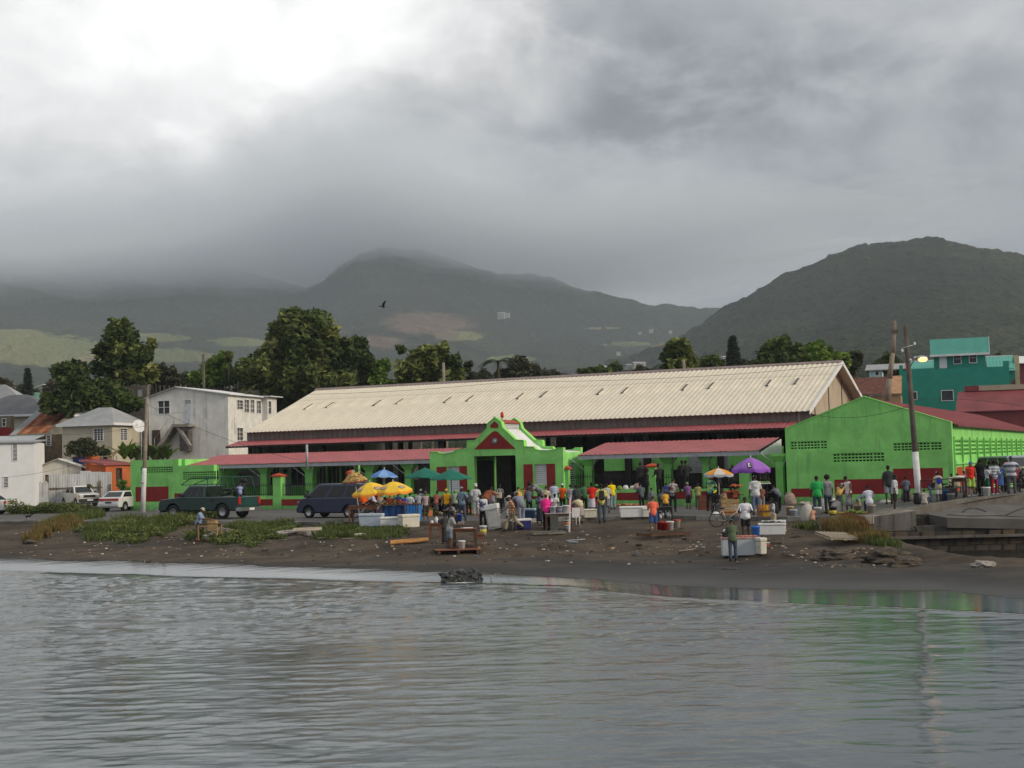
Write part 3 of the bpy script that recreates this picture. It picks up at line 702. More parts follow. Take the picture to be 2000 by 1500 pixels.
# oxblood gable fields, emblem, shutters, windows
tri = [GP(926.5, 877.5), GP(1007, 876.5), GP(972, 843.5), GP(966.5, 841.5), GP(961, 844)]
MB().prism(tri, -.025, .003, 'y').build('gable_field', RED, ghs)
sm = [GP(958, 835.8), GP(973, 835.8), GP(973, 829), GP(966.5, 822.5), GP(958, 830)]
MB().prism(sm, -.025, .003, 'y').build('gable_field', RED, ghs)
ec = GP(967, 861.5)
a = MB().lathe([(.0001, 0), (.17, 0), (.19, .02), (.19, .045), (.15, .05), (.0001, .05)], 20, mi=0, M=Matrix.Translation((ec[0], -.028, ec[1])) @ Matrix.Rotation(R(90), 4, 'X'))
em = a.build('emblem', mat('emblem_blue_grey', (.13, .17, .19), .6, .2, 6), ghs)
MB().lathe([(.0001, 0), (.10, 0), (.10, .02), (.0001, .02)], 16, M=Matrix.Translation((ec[0], -.079, ec[1])) @ Matrix.Rotation(R(90), 4, 'X')).box(-.02+ec[0], .02+ec[0], -.108, -.1, ec[1]-.08, ec[1]+.08, 1).build('crest', [mat('emblem_pale', (.42, .5, .5), .6), mat('emblem_blue_grey', (0, 0, 0))], em)
def pq(a_, b_, m, nm, dd=-.03):
 p = GP(*a_); q = GP(*b_); return MB().box(min(p[0], q[0]), max(p[0], q[0]), dd, .003, min(p[1], q[1]), max(p[1], q[1])).build(nm, m, ghs)
for a_, b_ in (((854, 960), (872, 911.5)), ((898.5, 960), (912, 910)), ((1024, 968), (1040, 906.5)), ((1069, 963), (1084, 905.5))): pq(a_, b_, RED, 'shutter')
for (h, m_, n_) in ((WL, WHITE, 11), (WR, WHITE, 9)):
 fo = MB(); f = .05
 fo.box(h[0], h[1], .12, .2, h[3]-f, h[3]).box(h[0], h[1], .12, .2, h[2], h[2]+f).box(h[0], h[0]+f, .12, .2, h[2]+f, h[3]-f).box(h[1]-f, h[1], .12, .2, h[2]+f, h[3]-f)
 wo = fo.build('window', WHITE, ghs)
 for k in range(n_):
  zz = h[2]+f+(h[3]-h[2]-2*f)*(k+.5)/n_; hh = (h[3]-h[2]-2*f)/n_*.46
  MB().prism([(.10, zz-hh), (.115, zz-hh), (.20, zz+hh), (.185, zz+hh)], h[0]+f+.003, h[1]-f-.003, 'x').build('louvre', WHITE, wo)
 MB().box(h[0]+.01, h[1]-.01, .28, .3, h[2]+.01, h[3]-.01).build('pane', GLASS, wo)
wo = MB().box(t1e-.2, t1e-.16, 1.0, 1.75, 1.0, 2.55).build('window', GLASS, ghs)
a = MB()
for k in range(12): a.box(t1e-.12, t1e-.04, 1.0, 1.75, 1.03+k*.128, 1.09+k*.128)
a.build('louvre', WHITE, wo, kind='stuff')
# grille and inner door leaf seen in the doorway
MB().box(DR[0]+1.1, DR[0]+1.75, GD+1.8, GD+1.86, 0, 2.2).build('inner_door', mat('grey_door', (.16, .17, .19), .7), ghs)
MB().box(DR[0]-.5, DR[1]+.5, GD+4.0, GD+4.2, -.3, 3.4).build('inner_wall', DARK, ghs)
# loudspeaker horn and lamp on the peak
pk = GP(973, 815)
hs_ = mthing('alarm_beacon', 'small red beacon on the gatehouse peak', 'beacon', pk[0]+.1, .1, pk[1]-.12)
MB().tube((0, 0, -.1), (0, 0, .1), .05, n=8).build('base', GALV, hs_); MB().lathe([(.09, .1), (.11, .2), (.09, .38), (.04, .46), (.0001, .47)], 12).build('dome', mat('red_plastic', (.55, .05, .02), .4), hs_)
lp = mthing('flood_lamp', 'tiny white flood lamp left of the red beacon on the gatehouse peak', 'lamp', pk[0]-.25, .05, pk[1]-.1)
MB().tube((0, 0, -.1), (-.03, -.1, .1), .02).lathe([(.03, 0), (.10, .12)], 10, M=Matrix.Translation((-.04, -.12, .1)) @ Matrix.Rotation(R(100), 4, 'X')).build('lamp_head', WHITE, lp)
# ---- verandah roofs (lower red canopy): left run and right run
def rib_sheet(parent, t0, t1, dA, zA_, dB, zB_, m, pitch=.25, h=.03, name='roof_sheet', width=2.5, thick=.02):
 """a row of corrugated sheets from eave (dA,zA) up to (dB,zB); sheets of equal size share one mesh"""
 Lr = math.hypot(dB-dA, zB_-zA_); al = math.atan2(zB_-zA_, dB-dA); n = max(1, round((t1-t0)/width)); wd = (t1-t0)/n
 k = max(2, round(wd/pitch)); mb = MB(); pts = []
 for i in range(k):
  x0 = wd*i/k; p = wd/k
  pts += [(x0, 0), (x0+p*.55, 0), (x0+p*.66, h), (x0+p*.88, h)]
 pts.append((wd-.004, 0))
 v = [(x, 0, z) for x, z in pts]+[(x, Lr, z) for x, z in pts]; q = len(pts)
 mb.add(v, [(i, i+1, q+i+1, q+i) for i in range(q-1)])
 v2 = [(x, 0, z-thick) for x, z in pts]; mb.add([(x, 0, z) for x, z in pts]+v2, [(i, i+1, q+i+1, q+i) for i in range(q-1)])
 me = mb.mesh(name, m)
 for i in range(n):
  put(name, me, parent, (t0+wd*i, dA, zA_+(.003 if i % 2 else 0)), rot=(al, 0, 0))
def canopy(pxa, pya, pxb, pyb, ptop, dE, dB, label, tl=0, fasc=True, ztop=None):
 tE0, zE0 = MF.pix(pxa, pya, dE); tE1, zE1 = MF.pix(pxb, pyb, dE); zE = (zE0+zE1)/2
 zT = MF.Z(*ptop, dB)
 c = mthing('canopy', label, 'canopy', tE0, 0, 0)
 rib_sheet(c, 0, tE1-tE0, dE, zE, dB, zT, RROOF, .3, .025)
 MB().box(0, tE1-tE0, dE+.05, dE+.09, zE-.26, zE-.025).build('fascia', FASC, c)
 sl_ = (zT-zE)/(dB-dE)
 n = int((tE1-tE0)/2.2)
 r = MB()
 for i in range(n+1):
  x = .1+(tE1-tE0-.2)*i/n; r.prism([(dE+.1, zE-.16), (dB, zT-.16), (dB, zT-.04), (dE+.1, zE-.04)], x-.04, x+.04, 'x')
 r.build('rafter', BEAM, c, kind='stuff')
 MB().box(0, tE1-tE0, dB-.12, dB, zT-.5, zT-.04).build('ridge_beam', BEAM, c)
 return c, tE0, tE1, zE, zT
c1 = canopy(350, 909.5, 839, 897.5, (600, 884), .5, 5.0, 'long faded red sheet canopy left of the gatehouse')
c2 = canopy(1128, 892, 1482, 877, (1450, 857), .5, 5.0, 'long faded red sheet canopy right of the gatehouse')
# gable truss at the right end of the right canopy
e = c2[0]; x1 = c2[2]-c2[1]
a = MB(); zE, zT = c2[3], c2[4]
for k in range(5): a.box(x1+.04, x1+.07, .8+k*.9, .86+k*.9, zE-.15, zE+(zT-zE)*(.3+k*.9)/4.5-.05)
a.build('truss_web', FASC, e, kind='stuff')
MB().prism([(.6, zE-.25), (5.0, zE-.25), (5.0, zT-.08), (.6, zE-.1)], x1+.09, x1+.12, 'x').build('end_panel', WHITE, e)
# columns with flared capitals
for i, (pa, pb, lab) in enumerate(((425.5, 437, 'lime canopy column nearest the stepped wall'), (508, 521, 'lime canopy column right of the whiteboard'), (595, 611, 'lime canopy column behind the blue van nose'), (713, 728, 'lime canopy column behind the blue umbrella'),
    (790, 803, 'lime canopy column behind the green umbrellas'), (1141, 1157, 'lime canopy column right of the gatehouse'), (1297, 1312, 'lime canopy column behind the blue backpack shopper'), (1372, 1386, 'shaded lime canopy column left of the orange umbrella'), (1515, 1531, 'lime canopy column at the wide right entrance'))):
 t0 = MF.T(pa, 1.3, 950); t1 = MF.T(pb, 1.3, 950); w_ = (t1-t0)*.9; zt = (c1[3] if pa < 900 else c2[3])-.2
 c = mthing('column', lab, 'column', (t0+t1)/2, 1.3, 0, group='lime columns of the canopies')
 MB().box(-w_/2, w_/2, 0, w_, -.3, zt-.45).build('shaft', LIME, c)
 q = w_/2; cap = MB()
 for (z0, z1, e0, e1) in ((zt-.45, zt-.15, .0, .18), (zt-.15, zt, .2, .2)):
  cap.add([(-q-e0, -e0, z0), (q+e0, -e0, z0), (q+e0, w_+e0, z0), (-q-e0, w_+e0, z0), (-q-e1, -e1, z1), (q+e1, -e1, z1), (q+e1, w_+e1, z1), (-q-e1, w_+e1, z1)], [(3, 2, 1, 0), (4, 5, 6, 7), (0, 1, 5, 4), (1, 2, 6, 5), (2, 3, 7, 6), (3, 0, 4, 7)])
 cap.build('capital', LIME, c)
 for s_ in (-1, 1): MB().path([(s_*q*.9, .1, zt-.75), (s_*(q+.15), -.2, zt-.5), (s_*(q+.6), -.75, zt+.05)], .028, 6).build('bracket', WHITE, c)
# offices behind the left canopy: dark openings, white door, whiteboard
of = mthing('market_office', 'row of dark windowed office rooms under the left canopy', 'building', 0, 5.1)
def OP(px, py): return MF.pix(px, py, 5.1)
zt = c1[4]-.55
holes = []
for pa, pb in ((441, 461), (523, 545), (567.5, 600), (614, 636), (639, 663), (666, 690)): holes.append((OP(pa, 940)[0], OP(pb, 940)[0], OP((pa+pb)/2, 948)[1], OP((pa+pb)/2, 911)[1]))
dr = (OP(548.5, 940)[0], OP(565.5, 940)[0], -.3, OP(557, 914)[1]); holes.append(dr)
a = MB(); wallbox(a, OP(420, 940)[0], OP(700, 940)[0], -.3, zt, 0, .25, holes); a.build('wall', LIME, of)
for h in holes[:-1]:
 MB().box(h[0], h[1], .16, .19, h[2], h[3]).build('window', mat('dark_smoked_glass', (.035, .03, .026), .5, .3, 1), of)
 a = MB()
 for k in range(1, 3): x = h[0]+(h[1]-h[0])*k/3; a.box(x-.015, x+.015, .13, .16, h[2], h[3])
 a.box(h[0], h[1], -.05, .1, h[2]-.07, h[2]-.003); a.build('window_sill', WHITE, of)
do = MB().box(dr[0], dr[1], .05, .1, -.1, dr[3]).build('door', mat('pale_door', (.5, .54, .56), .6, .06, 2), of)
MB().box(dr[0]+.2, dr[1]-.2, .02, .055, dr[3]-.38, dr[3]-.1).build('door_light', GLASS, do)
MB().box(OP(420, 940)[0], OP(700, 940)[0], -4.8, 0, -.22, .02).build('floor_slab', conc_l, of)
# whiteboard with a faded drawing
wb = mthing('sign_board', 'large white board with faded black fish drawing behind the pickup bed', 'sign', 0, 4.2)
p = MF.pix(462, 950, 4.2); q = MF.pix(508, 916, 4.2)
b0 = MB().box(p[0], q[0], 0, .04, p[1], q[1]).build('board', mat('aged_white_board', (.55, .56, .55), .7, .08, 2, streak=.3), wb)
a = MB(); rr = random.Random(4)
def stroke(pts, wdt=.028):
 for u, v_ in zip(pts[:-1], pts[1:]):
  a.tube((u[0], -.006, u[1]), (v_[0], -.006, v_[1]), wdt*.5, n=4, cap=True)
def BP(fx, fz): return (p[0]+(q[0]-p[0])*fx, p[1]+(q[1]-p[1])*fz)
stroke([BP(.12, .72), BP(.25, .82), BP(.42, .86), BP(.6, .80), BP(.72, .70), BP(.6, .58), BP(.4, .55), BP(.22, .60), BP(.12, .72)]); stroke([BP(.08, .86), BP(.13, .74), BP(.07, .62)])
for k in range(7): x = .18+k*.07; stroke([BP(x, .66+.03*rr.random()), BP(x+.03, .74), BP(x+.05, .64+.04*rr.random())], .03)
stroke([BP(.14, .48), BP(.2, .52), BP(.27, .47), BP(.34, .51), BP(.42, .47)], .03); stroke([BP(.78, .70), BP(.86, .71), BP(.9, .70)], .05)
a.build('drawing', mat('faded_marker', (.05, .05, .05), .8), b0, kind='stuff')
# ---- upper canopy + big hall
EV = MF.pix(485, 842, 8.0); EV2 = MF.pix(1583, 798.5, 8.0)
tH0, tH1 = EV[0]-.15, EV2[0]; zEv = (EV[1]+EV2[1])/2
HW = 9.3; zR = MF.Z(1650, 705, 8+HW)*.5+MF.Z(625, 762.5, 8+HW)*.5
hall = mthing('market_hall', 'long market hall with cream corrugated gable roof and grey clerestory band', 'hall', tH0, 8.0)
HL = tH1-tH0; slope = (zR-zEv)/HW; ov = .35
# two rows of sheets; a lap line a quarter of the way down from the ridge
dq = HW*.72
rib_sheet(hall, 0, HL, -ov, zEv-ov*slope, dq, zEv+dq*slope, CREAM, .333, .032, width=1.35)
rib_sheet(hall, 0, HL, dq-.05, zEv+(dq-.05)*slope+.02, HW, zR+.02, CREAM, .333, .032, width=1.35)
MB().add([(0, HW, zR), (HL, HW, zR), (HL, 2*HW+ov, zEv-ov*slope), (0, 2*HW+ov, zEv-ov*slope)], [(0, 1, 2, 3)]).build('rear_roof', CREAM, hall)
MB().prism([(HW-.28, zR-.28*slope+.07), (HW+.28, zR-.28*slope+.07), (HW, zR+.13)], -.05, HL+.05, 'x').build('ridge_cap', mat('ridge_cap_grey', (.26, .2, .19), .7, .15, 2), hall)
# skylight slots
for i, (px, py) in enumerate(((604, 795), (645, 792), (738, 788), (781, 785), (875, 782), (919, 779), (1017, 774.5), (1063, 771), (1173, 766), (1221, 763.5), (1338, 757.5), (1389, 754.5), (1502, 749), (1556, 746))):
 # meet the roof plane
 r = ray(px, py); n_ = Vector((0, -slope, 1)); best = None
 e2 = Vector((EYE.x, EYE.y))-MF.o; ed = e2.dot(MF.v)-8; et = e2.dot(MF.u)-tH0; rd = Vector((r.x, r.y)).dot(MF.v); rt = Vector((r.x, r.y)).dot(MF.u)
 k = (zEv+slope*ed-EYE.z)/(r.z-slope*rd); tt = et+rt*k; dd = ed+rd*k; zz = EYE.z+r.z*k
 T = Matrix.Translation((tt, dd, zz)) @ Matrix.Rotation(math.atan(slope), 4, 'X')
 MB().box(-.1, .1, -.62, .62, .03, .075, 0, T).build('skylight', mat('skylight_grey', (.07, .075, .075), .4, .2, 2), hall)
 MB().box(-.13, -.1, -.65, .65, .02, .095, 0, T).box(.1, .13, -.65, .65, .02, .095, 0, T).build('skylight_frame', CREAM, hall)
# clerestory band, columns, gables
zBd = (MF.Z(1583, 822, 8.0)+MF.Z(520, 861, 8.0))/2
rb = MB(); n = 100
for i in range(n):
 x0 = HL*i/n; rb.box(x0+.0, x0+HL/n-.06, .02, .05, zBd, zEv-.03)
rb.box(0, HL, .05, .09, zBd, zEv-.03); rb.build('clerestory_band', BAND, hall)
for i in range(14):
 x = .15+(HL-.3)*i/13
 MB().box(x-.14, x+.14, .12, .4, -.3, zEv-.1).build('column', BEAM, hall)
 MB().box(x-.14, x+.14, 2*HW-.4, 2*HW-.12, -.3, zEv-.1).build('column', BEAM, hall)
MB().box(0, HL, .42, 2*HW-.42, zEv-.34, zEv-.3).build('ceiling', DARK, hall)
MB().box(0, HL, 0, 2*HW, -.2, .03).build('floor', conc_d, hall)
bw = MB(); hb = [(x, x+1.0, 1.4, 2.6) for x in np.arange(3, HL-3, 6.1)]; wallbox(bw, 0, HL, -.2, 3.9, 2*HW-.1, 2*HW+.12, hb); wallbox(bw, HL*.4, HL, 3.9, zEv-.35, 2*HW-.1, 2*HW+.12); bw.build('rear_wall', INTW, hall)
def gable(x0, x1, nm='gable_end'):
 g_ = MB(); k = 14; W2 = 2*HW
 for i in range(k):
  a0 = W2*i/k; a1 = W2*(i+1)/k-.02; f = lambda d: zEv+slope*(HW-abs(d-HW))-.06
  if i >= 0: g_.prism([(a0, 3.4), (a1, 3.4), (a1, f(a1)), (a0, f(a0))] if not (a0 < HW < a1) else [(a0, 3.4), (a1, 3.4), (a1, f(a1)), (HW, f(HW)), (a0, f(a0))], x0, x1, 'x')
 return g_.build(nm, CREAMW, hall)
gable(HL-.75, HL-.7); gable(.5, .55)
for k in range(1, 14):
 if k % 3: continue
 d_ = 2*HW*k/14; MB().box(HL-.69, HL-.655, d_-.04, d_+.04, 3.4, zEv+slope*(HW-abs(d_-HW))-.12).build('gable_rib', BEAM, hall)
MB().prism([(-ov, zEv-ov*slope-.2), (HW, zR-.2), (HW, zR+.08), (-ov, zEv-ov*slope+.08)], HL+.0, HL+.06, 'x').prism([(2*HW+ov, zEv-ov*slope-.2), (HW, zR-.2), (HW, zR+.08), (2*HW+ov, zEv-ov*slope+.08)], HL+.0, HL+.06, 'x').build('barge_board', WHITE, hall)
for k in range(7):
 d_ = .4+k*1.35; MB().box(HL-.68, HL-.02, d_, d_+.16, zEv+slope*d_-.24, zEv+slope*d_-.08).build('purlin', BEAM, hall)
# upper red canopy along the hall
u0 = MF.pix(440, 872, 6.3); u1 = MF.pix(1545, 834.5, 6.3); zU = (u0[1]+u1[1])/2
uc = mthing('canopy', 'narrow upper red canopy running below the grey band of the hall', 'canopy', u0[0], 0)
rib_sheet(uc, 0, u1[0]-u0[0], 6.3, zU, 7.97, zBd+.02, RROOF, .3, .025)
MB().box(0, u1[0]-u0[0], 6.34, 6.4, zU-.14, zU-.02).box(0, u1[0]-u0[0], 6.45, 8.0, zU-.1, zU-.04).build('soffit', BEAM, uc)
for i, px in enumerate((502, 625, 757, 862, 1225, 1262, 1406)):
 t = MF.T(px, 6.6, 880)-u0[0]; MB().box(t-.2, t+.2, 6.6, 6.95, -.2, zU-.1).build('post', BEAM, uc)
# ---- right wing with the gable front
wL = MF.pix(1533, 838.5, -.12); wA = MF.pix(1687, 775.5, -.12); wR = MF.pix(1858, 826, -.12)
wing = mthing('market_wing', 'big lime green gable-fronted market wing with maroon roof and vent blocks', 'building', wL[0], -.12)
o2 = wL[0]
def WP(px, py): t, z = MF.pix(px, py, -.12); return t-o2, z
WW = wR[0]-o2; zl, za_, zr = wL[1], wA[1], wR[1]; ta = wA[0]-o2
vh = []
for (x0, x1, y0, y1) in ((1544, 1615, 861.5, 877.5), (1627, 1727, 884.5, 902.5), (1745, 1839, 864, 880)):
 a_ = WP(x0, (y0+y1)/2); b_ = WP(x1, (y0+y1)/2); zc_ = WP((x0+x1)/2, y0)[1]; zd = WP((x0+x1)/2, y1)[1]
 vh.append((a_[0], b_[0], zd, zc_))
zrect = min(zl, zr)-.25
a = MB(); wallbox(a, 0, WW, -.4, zrect, 0, .35, vh); a.prism([(0, zrect), (WW, zrect), (WW, zr), (ta, za_), (0, zl)], 0, .35, 'y'); a.build('front_wall', LIME, wing)
for h, (r_, c_, gc) in zip(vh, ((3, 11, (2, 9)), (3, 14, (2, 11)), (3, 13, (2, 10)))): vent(wing, *h, 0, r_, c_, LIME, gc)
for (x0, x1, y0, y1) in ((1545.5, 1588, 954, 970.5), (1630, 1729, 936, 965), (1745, 1842, 914.5, 954)):
 p = WP(x0, (y0+y1)/2); q = WP(x1, (y0+y1)/2); z1_ = WP((x0+x1)/2, y0)[1]; z0_ = WP((x0+x1)/2, y1)[1]
 MB().box(p[0], q[0], -.012, .003, z0_, z1_).build('red_panel', RED, wing)
# plaster bays (shallow raised pilasters)
a = MB()
for (x0, x1, yy) in ((1618, 1621, 862), (1727.5, 1730, 884)):
 p = WP(x0, yy); q = WP(x1, yy); a.box(p[0], q[0], -.03, .003, .1, p[1])
a.build('plaster_rib', LIME, wing)
WDp = 47.
side = MB(); sh_ = []
nb = 15; bay = (WDp-.4)/nb
for i in range(nb): sh_.append((.4+bay*i+.16, .4+bay*(i+1)-.16, zr-1.75, zr-.85))
sidewall(side, WW-.3, WW-.003, .36, WDp, -.4, zr-.05, sh_); side.build('side_wall', LIME, wing)
for i, h in enumerate(sh_):
 a = MB();
 for r_ in range(5): z_ = h[2]+(h[3]-h[2])*r_/4; a.box(WW-.2, WW-.03, h[0], h[1], z_-.055, z_+.055)
 for c_ in range(5): y_ = h[0]+(h[1]-h[0])*c_/4; a.box(WW-.19, WW-.035, y_-.045, y_+.045, h[2], h[3])
 a.build('vent_block', LIME, wing, kind='stuff')
 MB().box(WW-.29, WW-.27, h[0]-.02, h[1]+.02, h[2]-.02, h[3]+.02).build('vent_shade_sheet', DARK, wing)  # added near-black sheet, shade of the vent holes put into colour
 MB().box(WW, WW+.09, .4+bay*i-.07, .4+bay*i+.07, .1, zr-.72).build('pilaster', LIMET if False else LIME, wing)
 MB().box(WW-.001, WW+.02, h[0]+.02, h[1]-.02, .55, zr-2.35).build('side_panel', mat('orange_red_paint', (.42, .07, .03), .75, .12, 1), wing)
MB().box(WW, WW+.12, .36, WDp, zr-2.2, zr-2.12).build('string_course', LIME, wing)
pk_ = MB().lathe([(.0001, 0), (.15, 0), (.15, .03), (.0001, .03)], 14, M=Matrix.Translation((WW+.02, 1.0, zr-2.4+.25)) @ Matrix.Rotation(R(90), 4, 'Y'))
pk_.build('plaque', mat('plaque_blue', (.1, .25, .35), .5), wing)
# maroon roof
RD = 47.
def slope_sheets(parent, tE, zE_, tR, zR_, d0, d1, m, width=1.3, pitch=.3):
 """sheets whose ribs run up the slope from (tE) to ridge (tR)"""
 Lr = math.hypot(tR-tE, zR_-zE_); n = round((d1-d0)/width); wd = (d1-d0)/n; k = round(wd/pitch); pts = []
 for i in range(k):
  y0 = wd*i/k; p = wd/k; pts += [(y0, 0), (y0+p*.55, 0), (y0+p*.66, .025), (y0+p*.88, .025)]
 pts.append((wd-.004, 0)); q = len(pts); sgn = 1 if tR > tE else -1
 v = [(0, y, z) for y, z in pts]+[(sgn*Lr, y, z) for y, z in pts]
 me = MB().add(v, [(i, i+1, q+i+1, q+i) for i in range(q-1)]).mesh('roof_sheet', m)
 be = math.atan2(zR_-zE_, abs(tR-tE))*(-1 if sgn > 0 else 1)
 for i in range(n): put('roof_sheet', me, parent, (tE, d0+wd*i, zE_+(.003 if i % 2 else 0)), rot=(0, be, 0))
slope_sheets(wing, WW+.25, zr-.10, ta, za_-.06, .36, RD, MROOF); slope_sheets(wing, -.1, zl-.1, ta, za_-.06, .36, RD, MROOF)
MB().prism([(WW+.23, zr-.17), (WW+.32, zr-.17), (WW+.32, zr-.09), (WW+.23, zr-.09)], .36, RD, 'y').build('gutter', MROOF, wing)
a = MB()
for (p, q) in (((0, zl), (ta, za_)), ((ta, za_), (WW, zr))):
 a.prism([(p[0], p[1]+.003), (q[0], q[1]+.003), (q[0], q[1]+.06), (p[0], p[1]+.06)], -.03, .4, 'y')
a.build('coping', LIMET, wing)
MB().box(0, .3, .36, 7, -.4, zl-.1).build('side_wall', LIME, wing)
# dark stall interior beside the wing
st = mthing('stall_interior', 'dark open market stalls behind the lime low wall on the right', 'market stall', MF.T(1160, 5.2), 5.3)
Ls = MF.T(1515, 5.2)-MF.T(1160, 5.2)
a = MB(); hp = []
for pa, pb in ((1235, 1253), (1281, 1297), (1330, 1356), (1390, 1408)): hp.append((MF.T(pa, 5.3)-MF.T(1160, 5.2), MF.T(pb, 5.3)-MF.T(1160, 5.2)))
zz1 = c2[4]-.5
wallbox(a, 0, Ls, 2.0, zz1, 1.6, 1.8); a.build('lime_band', LIME, st)
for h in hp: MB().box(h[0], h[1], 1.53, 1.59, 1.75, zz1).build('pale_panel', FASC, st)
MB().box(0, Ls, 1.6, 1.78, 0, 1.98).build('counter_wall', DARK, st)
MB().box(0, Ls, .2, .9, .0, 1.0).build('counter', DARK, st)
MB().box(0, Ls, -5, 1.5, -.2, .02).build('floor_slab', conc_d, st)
# ================================================================== BRIDGE AND CREEK MOUTH
def PY(px, py, Y): r = ray(px, py); return EYE+r*(Y/r.y)
par = [PY(1688, 1008.5, 60.9), PY(1740, 1000, 61.5), PY(1790, 990.5, 62.2), PY(1840, 981, 63.2), PY(1890, 973.5, 64.3), PY(1945, 968, 65.2), PY(2000, 965, 65.9), PY(2080, 962, 66.8), PY(2250, 960, 68)]
bp = thing('bridge_parapet', 'curved grey concrete parapet beam rising along the bridge ramp', 'parapet', par[0])
for a_, b_ in zip(par[:-1], par[1:]):
 L_ = math.hypot(b_.x-a_.x, b_.y-a_.y); an = math.atan2(b_.y-a_.y, b_.x-a_.x); dz = b_.z-a_.z
 MB().add([(0, 0, -.42), (L_, 0, dz-.42), (L_, .28, dz-.42), (0, .28, -.42), (0, 0, 0), (L_, 0, dz), (L_, .28, dz), (0, .28, 0)], [(3, 2, 1, 0), (4, 5, 6, 7), (0, 1, 5, 4), (1, 2, 6, 5), (2, 3, 7, 6), (3, 0, 4, 7)]).build('parapet_block', conc, bp, loc=a_-par[0], rot=(0, 0, an))
ab = thing('bridge_abutment', 'stained grey concrete abutment block at the bridge ramp foot', 'abutment', PY(1692, 1010, 60.8))
A0 = PY(1692, 1010, 60.8); A1 = PY(1789, 1010, 60.2)
MB().add([(0, 0, -1.9), (A1.x-A0.x, A1.y-A0.y, -1.9), (A1.x-A0.x, 2.6, -1.9), (0, 2.6, -1.9), (0, 0, -.02), (A1.x-A0.x, A1.y-A0.y, .25), (A1.x-A0.x, 2.6, .3), (0, 2.6, -.02)], [(3, 2, 1, 0), (4, 5, 6, 7), (0, 1, 5, 4), (1, 2, 6, 5), (2, 3, 7, 6), (3, 0, 4, 7)]).build('concrete_block', mat('abutment_concrete', (.20, .18, .155), .9, .3, .8, .03, 6, streak=.9, dirt=(.035, .03, .026)), ab)
# sloping slab of the old bridge apron with its deep front face
sl_px = [(1812, 1004, 61.4), (1850, 995, 62.9), (1920, 985, 64.6), (2060, 979, 66.6), (2200, 976, 68), (2200, 1019, 60.0), (2000, 1014, 59.9), (1850, 1011.5, 59.8)]
V_ = [PY(*p) for p in sl_px]; O_ = V_[0].copy()
sb = thing('apron_slab', 'cracked grey concrete apron slab sloping in front of the bridge ramp', 'slab', O_)
n = len(V_); vv = [p-O_ for p in V_]+[p-O_-Vector((0, 0, .42)) for p in V_]
MB().add(vv, [tuple(range(n)), tuple(range(n, 2*n))[::-1]]+[(i, (i+1) % n, n+(i+1) % n, n+i) for i in range(n)]).build('slab', mat('cracked_slab', (.11, .107, .103), .85, .25, .5, .02, 4, alt=(.09, .085, .08), altamt=.6), sb)
ck = MB(); rc = random.Random(2)
def slab_pt(px, py): # on slab top plane (V_[7],V_[6],V_[2])
 a_, b_, c_ = V_[7], V_[6], V_[2]; nn = (b_-a_).cross(c_-a_); r = ray(px, py); k = (a_-EYE).dot(nn)/r.dot(nn); return EYE+r*k-O_+Vector((0, 0, .004))
for pts in (((1880, 1001), (1884, 996), (1892, 993), (1905, 992.5), (1918, 996), (1926, 1000)), ((1965, 1006), (1985, 997), (2000, 992)), ((1850, 1005), (1890, 1008), (1950, 1007), (2000, 1010))):
 q = [slab_pt(*p) for p in pts]
 for u, v_ in zip(q[:-1], q[1:]): ck.tube(u, v_, .018, n=4)
ck.build('crack', mat('crack_dark', (.03, .03, .03)), sb, kind='stuff')
dk = PY(1800, 1014, 60.1)
df = thing('culvert_beam', 'deep dark concrete beam under the apron slab', 'beam', dk)
x1_ = 46
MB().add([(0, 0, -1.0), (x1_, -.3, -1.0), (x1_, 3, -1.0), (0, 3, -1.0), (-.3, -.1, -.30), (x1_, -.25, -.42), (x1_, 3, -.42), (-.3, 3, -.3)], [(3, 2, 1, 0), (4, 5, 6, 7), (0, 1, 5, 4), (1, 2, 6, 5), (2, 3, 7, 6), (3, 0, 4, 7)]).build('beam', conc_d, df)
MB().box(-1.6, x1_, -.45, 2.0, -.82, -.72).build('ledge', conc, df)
MB().box(-.62, .2, .3, 2.6, -1.0, .06).box(-.9, 1.2, 1.2, 4., -1.0, .12).build('recess_shade_box', mat('wall_core_and_recess_dark', (.03, .027, .024), .9, .3, 2), df)  # added solid dark boxes fill the gap, recess shade put into their colour
# masonry wall of separate stones
mw = thing('masonry_wall', 'dark old stone block wall above the creek pool', 'wall', (dk.x-2.4, dk.y-.05, -1.9))
stm = [mat('creek_stone_%d' % i, c, .9, .35, 2, .03, 8, streak=.6, dirt=(.015, .015, .013)) for i, c in enumerate(((.085, .07, .055), (.06, .052, .045), (.10, .075, .05), (.045, .042, .038)))]
stones = []
for i in range(5):
 a = MB(); j = lambda: rc.uniform(-.02, .02); a.box(.01, .57, -.14+j(), .2, .008, .30); o = a.mesh('stone', stm[i % 4]); stones.append(o)
row = 0; zz = .28
for row in range(3):
 x = -(.29 if row % 2 else 0)
 while x < 17:
  if not (row == 2 and 4.2 < x < 4.9):
   o = put('stone', stones[rc.randrange(5)], mw, (x+2.2*0, rc.uniform(-.03, .03), zz+row*.315), rot=(0, 0, rc.uniform(-.02, .02)), scale=(1, 1, 1));
   if o.data.materials: pass
  x += .58
MB().box(-1.2, 40, .1, 2.5, 0, 1.25).build('wall_core', mat('wall_core_and_recess_dark', (.03, .027, .024), .9, .3, 2), mw)
